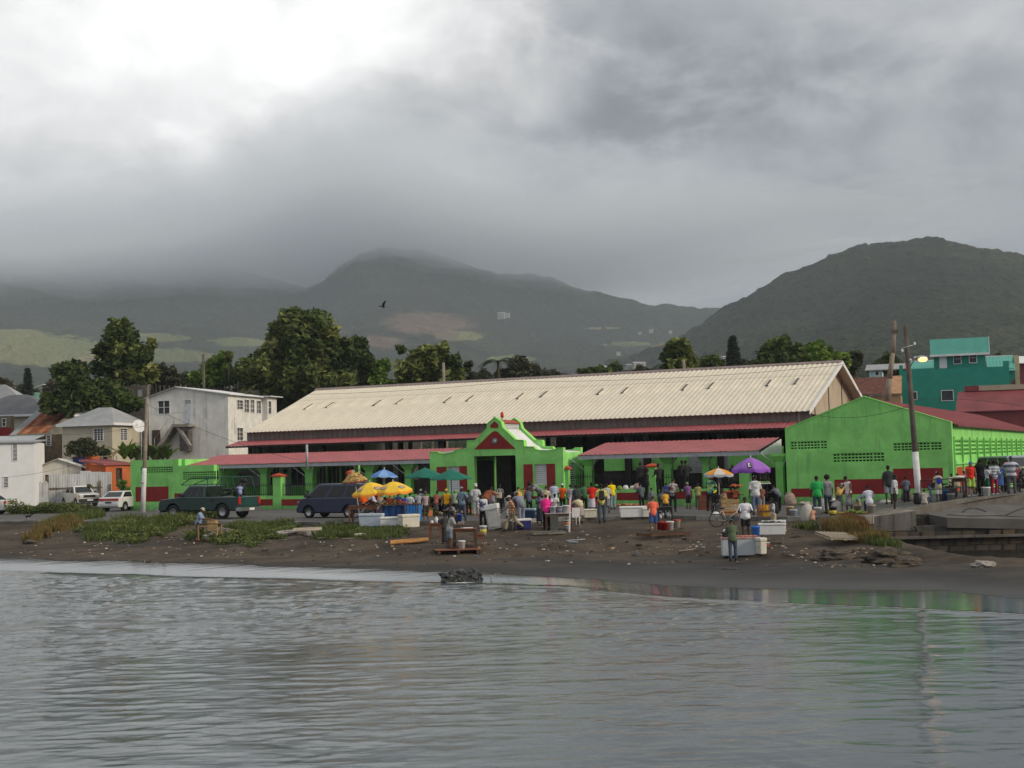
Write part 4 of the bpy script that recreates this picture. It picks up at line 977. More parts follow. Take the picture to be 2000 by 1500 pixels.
# railing on the ramp
rp_ = [PY(1798, 938.5, 64.0), PY(1900, 932.5, 66.5), PY(2010, 926, 69)]
rl = thing('ramp_railing', 'thin black pipe railing on posts along the ramp behind the pole', 'railing', (rp_[0].x, rp_[0].y, 0))
a = MB()
q = [p-Vector((rp_[0].x, rp_[0].y, 0)) for p in rp_]; a.path(q, .028, 6); a.path([p-Vector((0, 0, .45)) for p in q], .02, 6); a.build('rail', IRON, rl)
for k in range(6):
 f = k/5*2; i = min(1, int(f)); p = q[i].lerp(q[i+1], f-i); MB().tube((p.x, p.y, p.z-1.1), p, .026, n=6).build('post', IRON, rl)
# ================================================================== TOWN BUILDINGS
A2 = R(-15)
RUST = mat('rusty_sheet', (.30, .10, .045), .85, .35, 1.2, .01, 6, alt=(.42, .25, .15), altamt=.5, streak=.3, dirt=(.12, .04, .02))
GREYR = mat('grey_roof_sheet', (.30, .31, .32), .6, .12, 1, .004, 6)
SLATE = mat('dark_slate_roof', (.12, .125, .135), .7, .15, .8)
BEIGE = mat('beige_render', (.50, .46, .36), .85, .08, 1.2, streak=.4, dirt=(.25, .22, .16))
BLOCK = mat('bare_block', (.16, .145, .12), .95, .25, 2, .02, 6, streak=.5)
PLANK = mat('weathered_plank', (.16, .12, .075), .9, .35, 2, .01, 8, streak=.6, dirt=(.04, .035, .03))
ORNG = mat('orange_render', (.55, .15, .05), .8, .12, 1, streak=.2, dirt=(.3, .08, .03))
TEAL = mat('teal_render', (.025, .26, .20), .75, .08, 1, streak=.15, dirt=(.02, .18, .14))
TEALR = mat('teal_roof_sheet', (.12, .42, .35), .6, .08, 1)
SHUT = mat('brown_shutter', (.07, .05, .04), .7, .2, 3)
class Bld:
 def __init__(s, name, label, cat, Y, pxc, pytop, pxl, pxr, m, ang=A2, z0=-.3, fill=True, group=None):
  p = PY(pxc, pytop, Y); s.fr = Fr(p.x, p.y, ang); s.h = p.z; s.z0 = z0
  s.w = -s.fr.T(pxl, 0, pytop); s.dp = max(.5, s.fr.pixt(pxr, pytop, 0)[0]) if pxr else 5
  s.e = thing(name, label, cat, (p.x, p.y, 0), ang, group); s.m = m; s.fh = []; s.sh = []
 def F(s, px, py, d=0): return s.fr.pix(px, py, d)
 def S(s, px, py, t=0): return s.fr.pixt(px, py, t)
 def win(s, x0, x1, y0, y1, side=False, frame=WHITE, glass=GLASS, bars=(2, 2), nm='window', f=.06):
  P_ = s.S if side else s.F
  a0, z1 = P_(x0, y0); a1, _ = P_(x1, y0); _, z0 = P_((x0+x1)/2, y1); z1 = P_((x0+x1)/2, y0)[1]
  (s.sh if side else s.fh).append((a0, a1, z0, z1)); mb = MB()
  def bx(a, b, c, d, e0, e1): (mb.box(-e1, -e0, a, b, c, d) if side else mb.box(a, b, e0, e1, c, d))
  # frame proud of the wall: e from -0.04
  E0, E1 = (-.04, .12)
  def q(a, b, c, d, g=0): bx(a, b, c, d, E0+g, E1-g) if not side else mb.box(-E1+g, -E0-g, a, b, c, d)
  q(a0-f, a1+f, z1, z1+f); q(a0-f, a1+f, z0-f, z0); q(a0-f, a0, z0, z1); q(a1, a1+f, z0, z1)
  for k in range(1, bars[0]): x = a0+(a1-a0)*k/bars[0]; q(x-.02, x+.02, z0, z1, .03)
  for k in range(1, bars[1]): z = z0+(z1-z0)*k/bars[1]; q(a0, a1, z-.02, z+.02, .034)
  wo = mb.build(nm, frame, s.e); g_ = MB()
  if side: g_.box(-.16, -.13, a0, a1, z0, z1)
  else: g_.box(a0, a1, .13, .16, z0, z1)
  g_.build('pane', glass, wo); return wo
 def walls(s, gable=None, rear=True, mside=None):
  a = MB(); wallbox(a, -s.w, 0, s.z0, s.h, 0, .2, s.fh)
  if gable: a.prism([(-s.w, s.h), (0, s.h), (gable[0], gable[1])], 0, .2, 'y')
  a.build('wall', s.m, s.e, label=None)
  a = MB(); sidewall(a, -.2, -.003, .203, s.dp, s.z0, s.h, s.sh); sidewall(a, -s.w+.003, -s.w+.2, .203, s.dp, s.z0, s.h); a.box(-s.w+.2, -.2, s.dp-.2, s.dp, s.z0, s.h)
  a.box(-s.w+.21, -.21, .4, s.dp-.21, s.h-.1, s.h-.06)
  a.build('wall', mside or s.m, s.e)
  MB().box(-s.w+.22, -.22, .5, .55, s.z0, s.h-.12).box(-.55, -.5, .5, s.dp-.25, s.z0, s.h-.12).build('inner_partition', DARK, s.e)
 def hip(s, ridge_z, m, ov=.35, rw=.3, fasc=WHITE):
  a = MB(); x0, x1, y0, y1 = -s.w-ov, ov, -ov, s.dp+ov; h = s.h; rx0, rx1 = x0+(x1-x0)*rw, x1-(x1-x0)*rw; ym = (y0+y1)/2
  a.add([(x0, y0, h), (x1, y0, h), (x1, y1, h), (x0, y1, h), (rx0, ym, ridge_z), (rx1, ym, ridge_z)], [(0, 1, 5, 4), (1, 2, 5), (2, 3, 4, 5), (3, 0, 4), (3, 2, 1, 0)]); a.build('roof', m, s.e)
  f = MB(); f.box(x0-.02, x1+.02, y0-.05, y0-.003, h-.2, h+.03).box(x1+.003, x1+.05, y0-.05, y1, h-.2, h+.03); f.build('fascia', fasc, s.e)
def polyroof(b, pts3, m, th=.08, name='roof'):
 n = len(pts3); v = [Vector(p) for p in pts3]; a = MB(); a.add(v+[p-Vector((0, 0, th)) for p in v], [tuple(range(n)), tuple(range(n, 2*n))[::-1]]+[(i, (i+1) % n, n+(i+1) % n, n+i) for i in range(n)])
 return a.build(name, m, b.e)
# white two-storey house
b = Bld('white_house', 'tall white two-storey house with mildewed side and outside stair', 'house', 122, 445, 770, 290, 522, OFFW)
for w_ in ((309, 331, 783, 808), (361, 373, 782, 788)): b.win(*w_, bars=(2, 2) if w_[1]-w_[0] > 15 else (1, 3))
for w_ in ((463, 474, 782, 799), (477, 486, 781, 805), (489, 496, 781, 806), (501, 509, 783, 807), (463, 474, 836, 860), (488, 497, 837, 862)): b.win(*w_, side=True, glass=SHUT, bars=(2, 3), f=.07)
b.walls(gable=(b.F(345, 757)[0], b.F(345, 757)[1]))
zg = b.F(345, 757)[1]; tg = b.F(345, 757)[0]
polyroof(b, [(-b.w-.3, -.3, b.h-.05), (tg, -.3, zg+.1), (tg, b.dp+.3, zg+.1), (-b.w-.3, b.dp+.3, b.h-.05)], GREYR); polyroof(b, [(tg+.01, -.3, zg+.1), (.35, -.3, b.h+.02), (.35, b.dp+.3, b.h+.02), (tg+.01, b.dp+.3, zg+.1)], WHITE)
dd0, dz1 = b.F(361, 789); dd1, dz0 = b.F(373, 826)
MB().box(dd0, dd1, -.05, -.003, dz0, dz1).build('door', mat('pale_blue_door', (.5, .55, .6), .6), b.e)
gd0 = b.F(297, 840)[0]; gd1 = b.F(313, 840)[0]; MB().box(gd0, gd1, -.05, -.003, -.2, b.F(305, 840)[1]).build('door', SHUT, b.e, label='dark ground floor door')
# concrete outside stair
sx0 = b.F(316, 879)[0]; sz0 = b.F(316, 879)[1]; sx1 = b.F(352, 829)[0]; sz1 = b.F(352, 829)[1]
st_ = MB(); ns = 13
for k in range(ns):
 x = sx0+(sx1-sx0)*k/ns; z_ = sz0+(sz1-sz0)*(k+1)/ns; st_.box(x, x+(sx1-sx0)/ns-.003, -1.3, -.003, z_-.32, z_)
st_.box(sx1, sx1+1.5, -1.3, -.003, sz1-.25, sz1).build('stair', conc_l, b.e)
a = MB(); a.path([(sx0, -1.25, sz0+1), (sx1, -1.25, sz1+1), (sx1+1.5, -1.25, sz1+1)], .025, 5)
for k in range(4): x = sx0+(sx1-sx0)*k/3; z_ = sz0+(sz1-sz0)*k/3; a.tube((x, -1.25, z_), (x, -1.25, z_+1), .02, n=5)
a.tube((sx1+1.5, -1.25, sz1), (sx1+1.5, -1.25, sz1+1), .02, n=5); a.build('handrail', GALV, b.e)
MB().prism([(sx1+.2, sz1-.3), (sx1+.55, sz1-.3), (sx1+1.6, sz1-1.9), (sx1+1.35, sz1-1.9)], -1.2, -.9, 'y').build('stair_brace', conc_l, b.e)
MB().box(sx1+.35, sx1+1.2, -.8, -.02, sz1-2.4, sz1-.6).build('meter_cabinet', mat('dark_cabinet', (.10, .09, .09), .7, .3, 4), b.e)
# rear part of the same house (lower flank, further right)
b2 = Bld('white_annex', 'white annex with open verandah opening right of the tall white house', 'house', 128.5, 522, 773, 500, 540, OFFW)
b2.win(524, 529, 784, 808, side=True, glass=SHUT, bars=(1, 2)); b2.walls(); polyroof(b2, [(-b2.w-.1, -.3, b2.h), (.5, -.3, b2.h-.02), (.5, b2.dp+.4, b2.h-.02), (-b2.w-.1, b2.dp+.4, b2.h)], WHITE)
# beige hip-roofed bungalow
b = Bld('beige_bungalow', 'beige bungalow with grey hipped roof and white barred windows', 'house', 120, 219, 826, 121, 286, BEIGE)
b.win(184, 201, 838, 860, bars=(3, 5)); b.win(235, 248, 837, 859, side=True, bars=(2, 6)); b.win(275, 281, 838, 855, side=True, bars=(2, 5))
b.walls(); b.hip(b.F(208, 797, 4)[1], GREYR, rw=.38)
# dish on its wall
dp_ = PY(270, 833, 112)
ds = thing('satellite_dish', 'round white satellite dish beside the leaning pole', 'satellite dish', dp_)
MB().lathe([(.0001, 0), (.27, .03), (.46, .09), (.54, .15)], 20, M=Matrix.Rotation(R(42), 4, 'Z') @ Matrix.Rotation(R(72), 4, 'X')).build('reflector', mat('dish_grey', (.72, .72, .72), .6), ds)
MB().path([(0, -.05, 0), (0, -.6, .2)], .02, 5).path([(-.4, -.1, -.3), (0, -.6, .2), (.4, -.1, -.3)], .012, 4).build('feed_arm', GALV, ds); MB().path([(0, .1, 0), (.1, .5, -.3), (.1, .5, -3.)], .04, 6).build('mast', GALV, ds)
# leftmost white building near the road
b = Bld('white_store', 'plain white store wall at the left frame edge with louvred slot window', 'house', 107, 67, 862, -60, 69.5, mat('clean_white_render', (.78, .79, .80), .8, .05, 1), ang=R(14)); b.dp = 9
b.win(25, 33, 868, 899, bars=(1, 12)); b.win(7.5, 15.5, 932, 951, bars=(1, 7)); b.walls(); polyroof(b, [(-b.w, -.2, b.h), (.15, -.2, b.h), (.15, b.dp+1, b.h+.35), (-b.w, b.dp+1, b.h+.35)], GREYR, .1)
# small white gabled shed house
b = Bld('white_cottage', 'small stained white cottage with shallow gable behind the sheet fence', 'house', 114.5, 159, 911, 69, 164, mat('stained_white', (.6, .59, .54), .85, .1, 1, streak=.8, dirt=(.2, .18, .13)), ang=R(12))
gp = b.F(114, 897); b.win(88, 98, 927, 940, bars=(1, 1), glass=SHUT); b.dp = 6; b.walls(gable=gp)
polyroof(b, [(-b.w-.2, -.3, b.h-.05), (gp[0], -.3, gp[1]+.08), (gp[0], 6.3, gp[1]+.08), (-b.w-.2, 6.3, b.h-.05)], mat('tan_roof', (.38, .33, .25), .8, .1, 1)); polyroof(b, [(gp[0]+.01, -.3, gp[1]+.08), (.4, -.3, b.h-.1), (.4, 6.3, b.h-.1), (gp[0]+.01, 6.3, gp[1]+.08)], OFFW)
# orange house, blue gable
b = Bld('orange_house', 'orange house with low red roof and deckchair on top', 'house', 113, 206, 907, 158, 256, ORNG, ang=R(-38))
b.sh.clear(); b.win(228, 237, 915, 940, side=True, glass=SHUT, frame=SHUT, bars=(1, 1)); b.walls()
polyroof(b, [(-b.w, -.2, b.h+.45), (.2, -.3, b.h+.05), (.2, b.dp+.2, b.h+.05), (-b.w, b.dp+.2, b.h+.45)], RROOF, .14)
oh = b
b = Bld('orange_shed', 'orange lean-to with blue end wall behind the orange house', 'shed', 118, 163, 891, 142, 196, ORNG, ang=R(-25)); b.m = mat('blue_render', (.03, .10, .30), .8); b.walls(mside=ORNG); polyroof(b, [(-b.w, -.2, b.h-.1), (.1, -.2, b.h+.1), (.1, b.dp, b.h+.1), (-b.w, b.dp, b.h-.1)], RUST, .08)
# deckchair on the orange roof
dc_ = PY(217, 898, 113.2)
dcx = thing('deckchair', 'cream reclining deckchair left on the orange house roof', 'deckchair', dc_-Vector((0, 0, .02)), R(-10))
MB().prism([(-.95, .28), (.1, .30), (.1, .36), (-.95, .34)], -.3, .3, 'y').build('seat', mat('canvas_cream', (.55, .45, .3), .85), dcx); MB().prism([(.1, .3), (.62, .85), (.58, .9), (.05, .36)], -.3, .3, 'y').build('backrest', mat('canvas_cream', (0, 0, 0)), dcx)
for x in (-.8, .35):
 for y in (-.28, .28): MB().tube((x, y, 0), (x, y, .32), .025, n=5).build('leg', SHUT, dcx)
# dark plank house with rusty and grey sheets
b = Bld('plank_house', 'weathered plank house under rusty corrugated roof sheets', 'house', 126, 119, 848, -60, 121, PLANK, ang=R(-12))
b.win(91, 99, 851, 869, bars=(1, 6)); b.win(54, 63, 852, 858, bars=(1, 1)); b.walls()
pz = b.F(60, 802, 4.5)[1]
def rsheet(x0, x1, m, y0=-.3, z0=None, y1=4.5, z1=None):
 z0 = b.h if z0 is None else z0; z1 = pz if z1 is None else z1
 mb = MB(); k = 6; pts = []
 for i in range(k): a_ = x0+(x1-x0)*i/k; p = (x1-x0)/k; pts += [(a_, 0), (a_+p*.5, 0), (a_+p*.65, .04), (a_+p*.85, .04)]
 pts.append((x1-.01, 0)); q = len(pts); mb.add([(x, y0, z0+z) for x, z in pts]+[(x, y1, z1+z) for x, z in pts], [(i, i+1, q+i+1, q+i) for i in range(q-1)]); mb.build('roof_sheet', m, b.e)
xa = b.F(20, 830)[0]; xb = b.F(36, 830)[0]; xc_ = b.F(128, 830, 2)[0]-.6
rsheet(xa, xb, GREYR)
nsh = 6
for k in range(nsh): rsheet(xb+(xc_-xb)*k/nsh, xb+(xc_-xb)*(k+1)/nsh, mat('rusty_sheet_%d' % (k % 3), ((.30, .10, .045), (.36, .15, .08), (.24, .085, .045))[k % 3], .85, .35, 1.4, .01, 6, alt=(.45, .28, .19), altamt=.4+.2*(k % 2)), z0=b.h+.1+.02*(k % 2))
polyroof(b, [(b.F(0, 845)[0]-4, -1.6, b.h-.75), (xc_-.6, -1.6, b.h-.5), (xc_-.2, -.25, b.h-.02), (b.F(0, 845)[0]-4, -.25, b.h-.02)], mat('pale_tin', (.42, .45, .47), .5, .1, 1), .05, 'porch_roof')
MB().box(b.F(0, 845)[0]-4, xc_-.6, -1.5, -1.45, -.3, b.h-.8).build('porch_wall', PLANK, b.e)
# slate roofed houses behind
b = Bld('slate_roof_house', 'house with broad dark slate hipped roof behind the rusty roof', 'house', 140, 100, 808, -90, 160, BEIGE, ang=R(-12)); b.walls(); b.hip(b.F(45, 773, 5)[1], SLATE, rw=.42, ov=.5)
b = Bld('grey_roof_house', 'pale grey roofed house at the far left edge', 'house', 150, 40, 780, -90, 55, OFFW, ang=R(-12)); b.walls(); b.hip(b.F(-10, 757, 5)[1], GREYR, rw=.3)
b = Bld('mint_house', 'tiny mint green house seen between the far roofs', 'house', 185, 82, 766, 55, 84, mat('mint_render', (.35, .62, .52), .8), ang=R(-12)); b.walls(); polyroof(b, [(-b.w-.5, -.3, b.h+.1), (.3, -.3, b.h+1.1), (.3, b.dp, b.h+1.1), (-b.w-.5, b.dp, b.h+.1)], WHITE)
b = Bld('cream_shed', 'small cream shed roof left of the dark trees', 'shed', 150, 92, 779, 66, 96, mat('cream_render', (.5, .4, .25), .8), ang=R(-12)); b.walls(); polyroof(b, [(-b.w-.2, -.3, b.h+.15), (.3, -.3, b.h-.1), (.3, b.dp, b.h-.1), (-b.w-.2, b.dp, b.h+.15)], mat('ochre_roof', (.4, .22, .08), .8))
b = Bld('red_wall_house', 'dull brown shuttered wall at the left edge below the slate roof', 'house', 132, 22, 812, -60, 24, mat('dull_brown', (.2, .16, .11), .9, .2, 1), ang=R(-12)); b.win(5, 11, 818, 832, bars=(1, 2)); b.walls(); MB().box(-b.w, 0, -.05, -.003, -.3, b.F(10, 835)[1]).build('red_dado', RED, b.e)
# ruined block building
b = Bld('block_ruin', 'roofless grey concrete block building with rebar sticking up', 'building', 134, 287, 752, 209, 289, BLOCK, ang=R(-12))
b.win(234, 244, 758, 779, glass=SHUT, frame=BLOCK, bars=(1, 1), f=.03); b.win(268, 278, 758, 777, glass=OFFW, frame=BLOCK, bars=(1, 1), f=.03); b.walls()
b = Bld('block_ruin', 'long unfinished block upper storey behind the white house roof', 'building', 136, 505, 762, 287, 508, BLOCK, ang=R(-12))
for k, (x0, x1) in enumerate(((305, 312), (322, 330), (340, 352), (364, 378), (385, 398), (408, 418), (424, 431), (436, 448), (454, 466))): b.win(x0, x1, 753+k*.8, 775, glass=mat('brown_block_shade', (.09, .06, .05), .9), frame=BLOCK, bars=(1, 1), f=.02)
b.walls()
rbm = MB()
for px, h in ((291, .9), (318, .8), (326, .5), (347, .6), (351, .9), (360, .8), (386, .6), (437, .5), (463, .9)):
 p = b.F(px, 752 if px < 400 else 757); rbm.tube((p[0], .1, b.h-.1), (p[0]+.08, .1, b.h+h), .035, n=5)
rbm.build('rebar', conc_l, b.e, kind='stuff')
b = Bld('rust_roof_shed', 'long low rust red roof showing above the cream roof ridge', 'shed', 128, 820, 756, 650, 824, BLOCK, ang=R(-20)); b.walls(); polyroof(b, [(-b.w, -.3, b.h), (.2, -.3, b.h), (.2, b.dp+2, b.h+.35), (-b.w, b.dp+2, b.h+.35)], RUST)
# teal building with roof tower
b = Bld('teal_building', 'big teal building with white framed windows and small roof tower', 'building', 128, 1972, 744, 1757, 1990, TEAL, ang=R(-17))
b.h = b.F(1865, 719.5)[1]; b.win(1776, 1790, 766, 780, bars=(1, 1)); b.win(1839, 1861, 763, 782, bars=(1, 1)); b.walls()
for (x0, x1) in ((-b.w, -b.w+.35), (-.5, 0)): MB().box(x0, x1, 0, .3, b.h+.003, b.h+.5).build('parapet_pier', TEAL, b.e)
tb = b
t0_, _ = b.F(1823, 690, 2.5); t1_, zt_ = b.F(1923, 688, 2.5)
b = Bld('teal_roof_tower', 'small teal rooftop room with pitched teal roof and two sash windows', 'tower', 131.2, 1923, 689, 1823, 1934, TEAL, ang=R(-17), z0=tb.h-.5)
b.win(1862.5, 1876, 692, 710, bars=(1, 2)); b.win(1893, 1906.5, 689.5, 708, bars=(1, 2)); b.walls()
d0_, z1_ = b.F(1834, 691); d1_, z0_ = b.F(1850, 719); MB().box(d0_, d1_, -.05, -.003, z0_, z1_).build('door', WHITE, b.e)
rz = b.F(1870, 661, b.dp/2)[1]
polyroof(b, [(-b.w-.3, -.4, b.h-.05), (.4, -.4, b.h-.05), (.4, b.dp/2, rz), (-b.w-.3, b.dp/2, rz)], TEALR); polyroof(b, [(-b.w-.3, b.dp+.4, b.h-.05), (.4, b.dp+.4, b.h-.05), (.4, b.dp/2, rz), (-b.w-.3, b.dp/2, rz)], TEALR)
MB().box(-b.w-.35, .45, -.47, -.42, b.h-.2, b.h).prism([(-.4, b.h-.12), (b.dp/2, rz-.1), (b.dp+.4, b.h-.12), (b.dp+.4, b.h+.02), (b.dp/2, rz+.05), (-.4, b.h+.02)], .42, .46, 'x').build('fascia', WHITE, b.e)
a = MB()
for k in range(16): x = -b.w-.2+(b.w+.5)*k/15; a.prism([(-.4, b.h-.03), (b.dp/2-.03, rz+.02), (b.dp/2-.03, rz+.05), (-.4, b.h+0)], x-.015, x+.015, 'x')
a.build('roof_rib', TEALR, b.e, kind='stuff')
for (xx0, xx1, yy, yt, lab) in ((1778, 1823, 719, 706, 'low teal roof left of the rooftop tower'), (1928, 1981, 719, 696.5, 'low teal roof right of the rooftop tower')):
 b = Bld('teal_roof_wing', lab, 'building', 133, xx1, yy, xx0, xx1+4, TEAL, ang=R(-17), z0=tb.h-1); b.walls(); zz_ = b.F((xx0+xx1)/2, yt, 3)[1]
 polyroof(b, [(-b.w, -.3, b.h-.2), (.1, -.3, b.h-.2), (.1, 3, zz_), (-b.w, 3, zz_)], TEALR)
 a = MB()
 for k in range(9): x = -b.w+.1+(b.w-.1)*k/8; a.prism([(-.3, b.h-.18), (3, zz_+.02), (3, zz_+.05), (-.3, b.h-.15)], x-.015, x+.015, 'x')
 a.build('roof_rib', TEALR, b.e, kind='stuff'); MB().box(-b.w, .1, 2.98, 3.05, zz_-.05, zz_+.12).build('ridge_trim', WHITE, b.e)
b = Bld('chimney_gable', 'narrow cream and mint gable wall at right of the teal building', 'building', 134, 1990, 694, 1981, 2003, mat('cream_gable', (.55, .45, .28), .8), ang=R(-17)); b.walls(mside=mat('mint_side', (.2, .5, .3), .8))
b = Bld('white_roof_house', 'pale roofed maroon house at the right frame edge', 'building', 150, 2020, 708, 1992, 2030, MROOF, ang=R(-17)); b.walls(); polyroof(b, [(-b.w-.4, -.3, b.h), (.4, -.3, b.h), (.4, 4, b.h+1.0), (-b.w-.4, 4, b.h+1.0)], WHITE)
# maroon roofed buildings right
b = Bld('maroon_building', 'maroon building with tan roof edge in front of the teal building', 'building', 121, 2060, 757, 1886, 2080, mat('maroon_render', (.24, .035, .035), .8, .1, 1), ang=R(-17)); b.walls()
MB().box(-b.w-.1, .2, -.5, .1, b.h-.05, b.h+.40).build('roof_edge', mat('tan_sheet', (.40, .34, .26), .7, .1, 1), b.e); MB().box(-b.w-.12, -b.w+1.1, -.52, -.502, b.h-.05, b.h+.4).build('edge_patch', MROOF, b.e)
zc0 = b.F(1950, 776)[1]; MB().box(-b.w-.1, .2, -.35, -.3, zc0-.08, zc0+.02).build('cream_trim', mat('cream_trim', (.5, .42, .3), .8), b.e); MB().box(-b.w+.0, -b.w+.25, -.3, -.25, zc0-1.1, zc0-.1).build('cream_post', mat('cream_trim', (0, 0, 0)), b.e)
b = Bld('maroon_shed_roof', 'sloping maroon sheet roof left of the maroon building', 'building', 117, 2060, 798, 1868, 2080, MROOF, ang=R(-17)); b.walls(); za = b.F(1950, 762, 4)[1]
polyroof(b, [(-b.w-.1, -.2, b.h), (.4, -.2, b.h), (.4, 4, za), (-b.w+.25, 4, za)], MROOF);
# rust house and far small houses between hall and teal building
b = Bld('rust_tile_house', 'brown rusty sheet roofed building beside the teal building', 'building', 124, 1759, 770, 1700, 1762, mat('tan_wood', (.35, .22, .13), .8), ang=R(-17)); b.walls(); za = b.F(1725, 736, 3)[1]; xm = b.F(1733, 750)[0]
polyroof(b, [(-b.w-2, -.2, b.h+.1), (xm-.01, -.2, b.h+.1), (xm-.01, 3, za), (-b.w-2, 3, za)], mat('brown_tiles', (.13, .055, .04), .85, .35, 3, .03, 8)); polyroof(b, [(xm, -.2, b.h+.1), (.1, -.2, b.h+.1), (.1, 3, za+.05), (xm, 3, za+.05)], mat('orange_tin', (.42, .24, .13), .7, .15, 2, streak=.4))
b = Bld('pale_blue_house', 'pale blue cottage under red and grey roof behind the leaning pole', 'house', 150, 1720, 722, 1697, 1725, mat('pale_blue_render', (.45, .62, .68), .8), ang=R(-17)); b.win(1710, 1716, 725, 733, bars=(1, 1)); b.walls(); za = b.F(1728, 710, 3)[1]; polyroof(b, [(-b.w-.4, -.3, b.h), (2.5, -.3, b.h), (2.5, 4, za), (-b.w-.4, 4, za)], GREYR); polyroof(b, [(2.5, -.3, b.h), (7.5, -.3, b.h), (7.5, 4, za), (2.51, 4, za)], RROOF)
# distant specks: villas on the slopes
for i, (px, py, Yd, w_, lab) in enumerate(((978, 615, 2500, 13, 'tiny pale villa left on the mountain flank'), (990, 615, 2500, 9, 'tiny pale villa right on the mountain flank'), (1272, 646, 1900, 6, 'tiny white house on the saddle'), (1250, 650, 1850, 4, 'smaller white house left on the saddle'), (1208, 690, 1000, 3, 'lone white speck house on the lower slope'), (1250, 716, 900, 8, 'long pale roof beyond the low trees'), (1232, 717, 905, 5, 'short pale roof beyond the low trees'), (1310, 648, 1900, 5, 'white house right on the saddle'), (1419, 703, 700, 5, 'small pale roof beside the conifer'), (1180, 723, 900, 8, 'pale wall between the low trees'))):
 p = PY(px, py, Yd); e = thing('distant_house', lab, 'house', p, R(-20+i*7), 'distant houses on the slopes'); dpt = w_*.6
 MB().box(-w_/2, w_/2, 0, dpt, -w_*.6, w_*.28).build('wall', mat('far_wall', (.4, .4, .38), .9), e); MB().prism([(-.2, w_*.275), (dpt/2, w_*.42), (dpt+.2, w_*.275)], -w_/2-.5, w_/2+.5, 'x').build('roof', GREYR, e)
# corrugated fence with posts
p0 = PY(95, 985, 111.5); p1 = PY(200, 985, 112.3)
fe = thing('sheet_fence', 'tall pale corrugated sheet fence behind the parked cars', 'fence', (p0.x, p0.y, 0)); L_ = math.hypot(p1.x-p0.x, p1.y-p0.y); an = math.atan2(p1.y-p0.y, p1.x-p0.x); fe.rotation_euler = (0, 0, an)
shm = mat('whitewashed_sheet', (.52, .54, .56), .7, .12, 1.5, streak=.6, dirt=(.2, .18, .15)); rf = random.Random(8); x = 0
while x < L_:
 wd = .85; zt = rf.uniform(2.6, 2.85)-(0 if x < 3.4 else .0); mb = MB(); k = 7; pts = []
 for i in range(k): a_ = wd*i/k; pts += [(a_, 0), (a_+wd/k*.5, -.03)]
 pts.append((wd, 0)); q = len(pts); mb.add([(u, v, -.2) for u, v in pts]+[(u, v, zt) for u, v in pts], [(i, i+1, q+i+1, q+i) for i in range(q-1)]); mb.build('fence_sheet', shm, fe, loc=(x, rf.uniform(-.02, .02), 0)); x += wd-.04
MB().box(0, L_, -.1, -.05, 1.45, 1.55).build('rail', PLANK, fe)
for k in range(9): x = 3.2+k*.62*1.3; MB().box(x-.06, x+.06, -.18, -.1, -.2, rf.uniform(1.7, 2.1)).build('post', PLANK, fe)
MB().box(-.1, .02, -.14, -.02, -.2, 2.5).build('post', PLANK, fe)
p0 = PY(68, 985, 110.5); fe2 = thing('board_fence', 'short whitewashed board fence beside the white store', 'fence', (p0.x, p0.y, 0), R(3))
for k in range(8): MB().box(k*.135, k*.135+.125, 0, .03, -.2, 2.0+rf.uniform(-.03, .03)).build('board', shm, fe2)
# ================================================================== POLES AND WIRES
WOOD = mat('pole_wood', (.10, .085, .07), .9, .25, 2, .01, 10); WOODL = mat('pole_wood_pale', (.24, .20, .16), .9, .2, 2, .01, 10); WHP = mat('pole_whitewash', (.62, .62, .62), .85, .15, 3, streak=.5, dirt=(.25, .24, .22))
def pole(name, label, base, top, r0, r1, m, white=None, group='utility poles'):
 e = thing(name, label, 'utility pole', base, group=group); v = Vector(top)-Vector(base); k = 7
 pts = [v*(i/k) for i in range(k+1)]
 MB().tube(v*-.02, v, r0, r1, 12).build('shaft', m, e)
 if white: MB().tube(v*-.01, v*white, r0*1.05, (r0+(r1-r0)*white)*1.05, 14).build('whitewash', WHP, e)
 return e
b0_ = PY(279, 1000, 92.2); pa = pole('utility_pole', 'leaning wooden pole with whitewashed foot in front of the stepped wall', (b0_.x, b0_.y, 0), PY(287.5, 776, 92.6), .16, .10, WOODL, .38)
MB().tube((.03, -.2, 1.9), (.03, -.2, 2.1), .11).build('band', GALV, pa)
b1 = PY(1795.5, 975, 65.2); b1.z = float(ramp_z(b1.x, 66)); pb_ = pole('utility_pole', 'dark leaning pole with whitewashed foot in front of the market wing', b1, PY(1768, 636, 66), .155, .105, WOOD, .30)
MB().path([(PY(1777, 705, 65.7)-b1), (PY(1779, 702, 65.4)-b1)], .05).build('insulator', WHITE, pb_);
pt = PY(1771, 680, 65.8)-b1; MB().tube(pt+Vector((-.25, 0, 0)), pt+Vector((.35, 0, .15)), .025, n=5).build('bracket', GALV, pb_); MB().ell(pt+Vector((.38, 0, .2)), (.06, .06, .09)).ell(pt+Vector((-.22, 0, -.12)), (.06, .06, .09)).build('insulator', WHITE, pb_)
lh = PY(1800, 699.5, 64.4)-b1; st0 = PY(1778, 716, 65.6)-b1
MB().path([st0, st0.lerp(lh, .5)+Vector((0, 0, .28)), lh+Vector((-.35, .1, .02))], .03, 6).build('lamp_arm', GALV, pb_)
MB().ell(lh, (.30, .17, .12), 12, 8).build('lamp_head', GALV, pb_)
MB().ell(lh+Vector((.02, -.08, -.06)), (.22, .13, .12), 12, 8).build('lamp_lens', mat('sodium_lamp', (1, .6, .2), .4, emit=((1.0, .40, .09), 5.)), pb_)
c0 = PY(1733, 790, 96); e = thing('utility_pole', 'pale crooked pole behind the market wing roof', 'utility pole', (c0.x, c0.y, 0), group='utility poles')
qs = [PY(1733, 790, 96), PY(1737, 740, 96), PY(1744, 690, 96), PY(1747, 650, 96), PY(1746.5, 627, 96)]
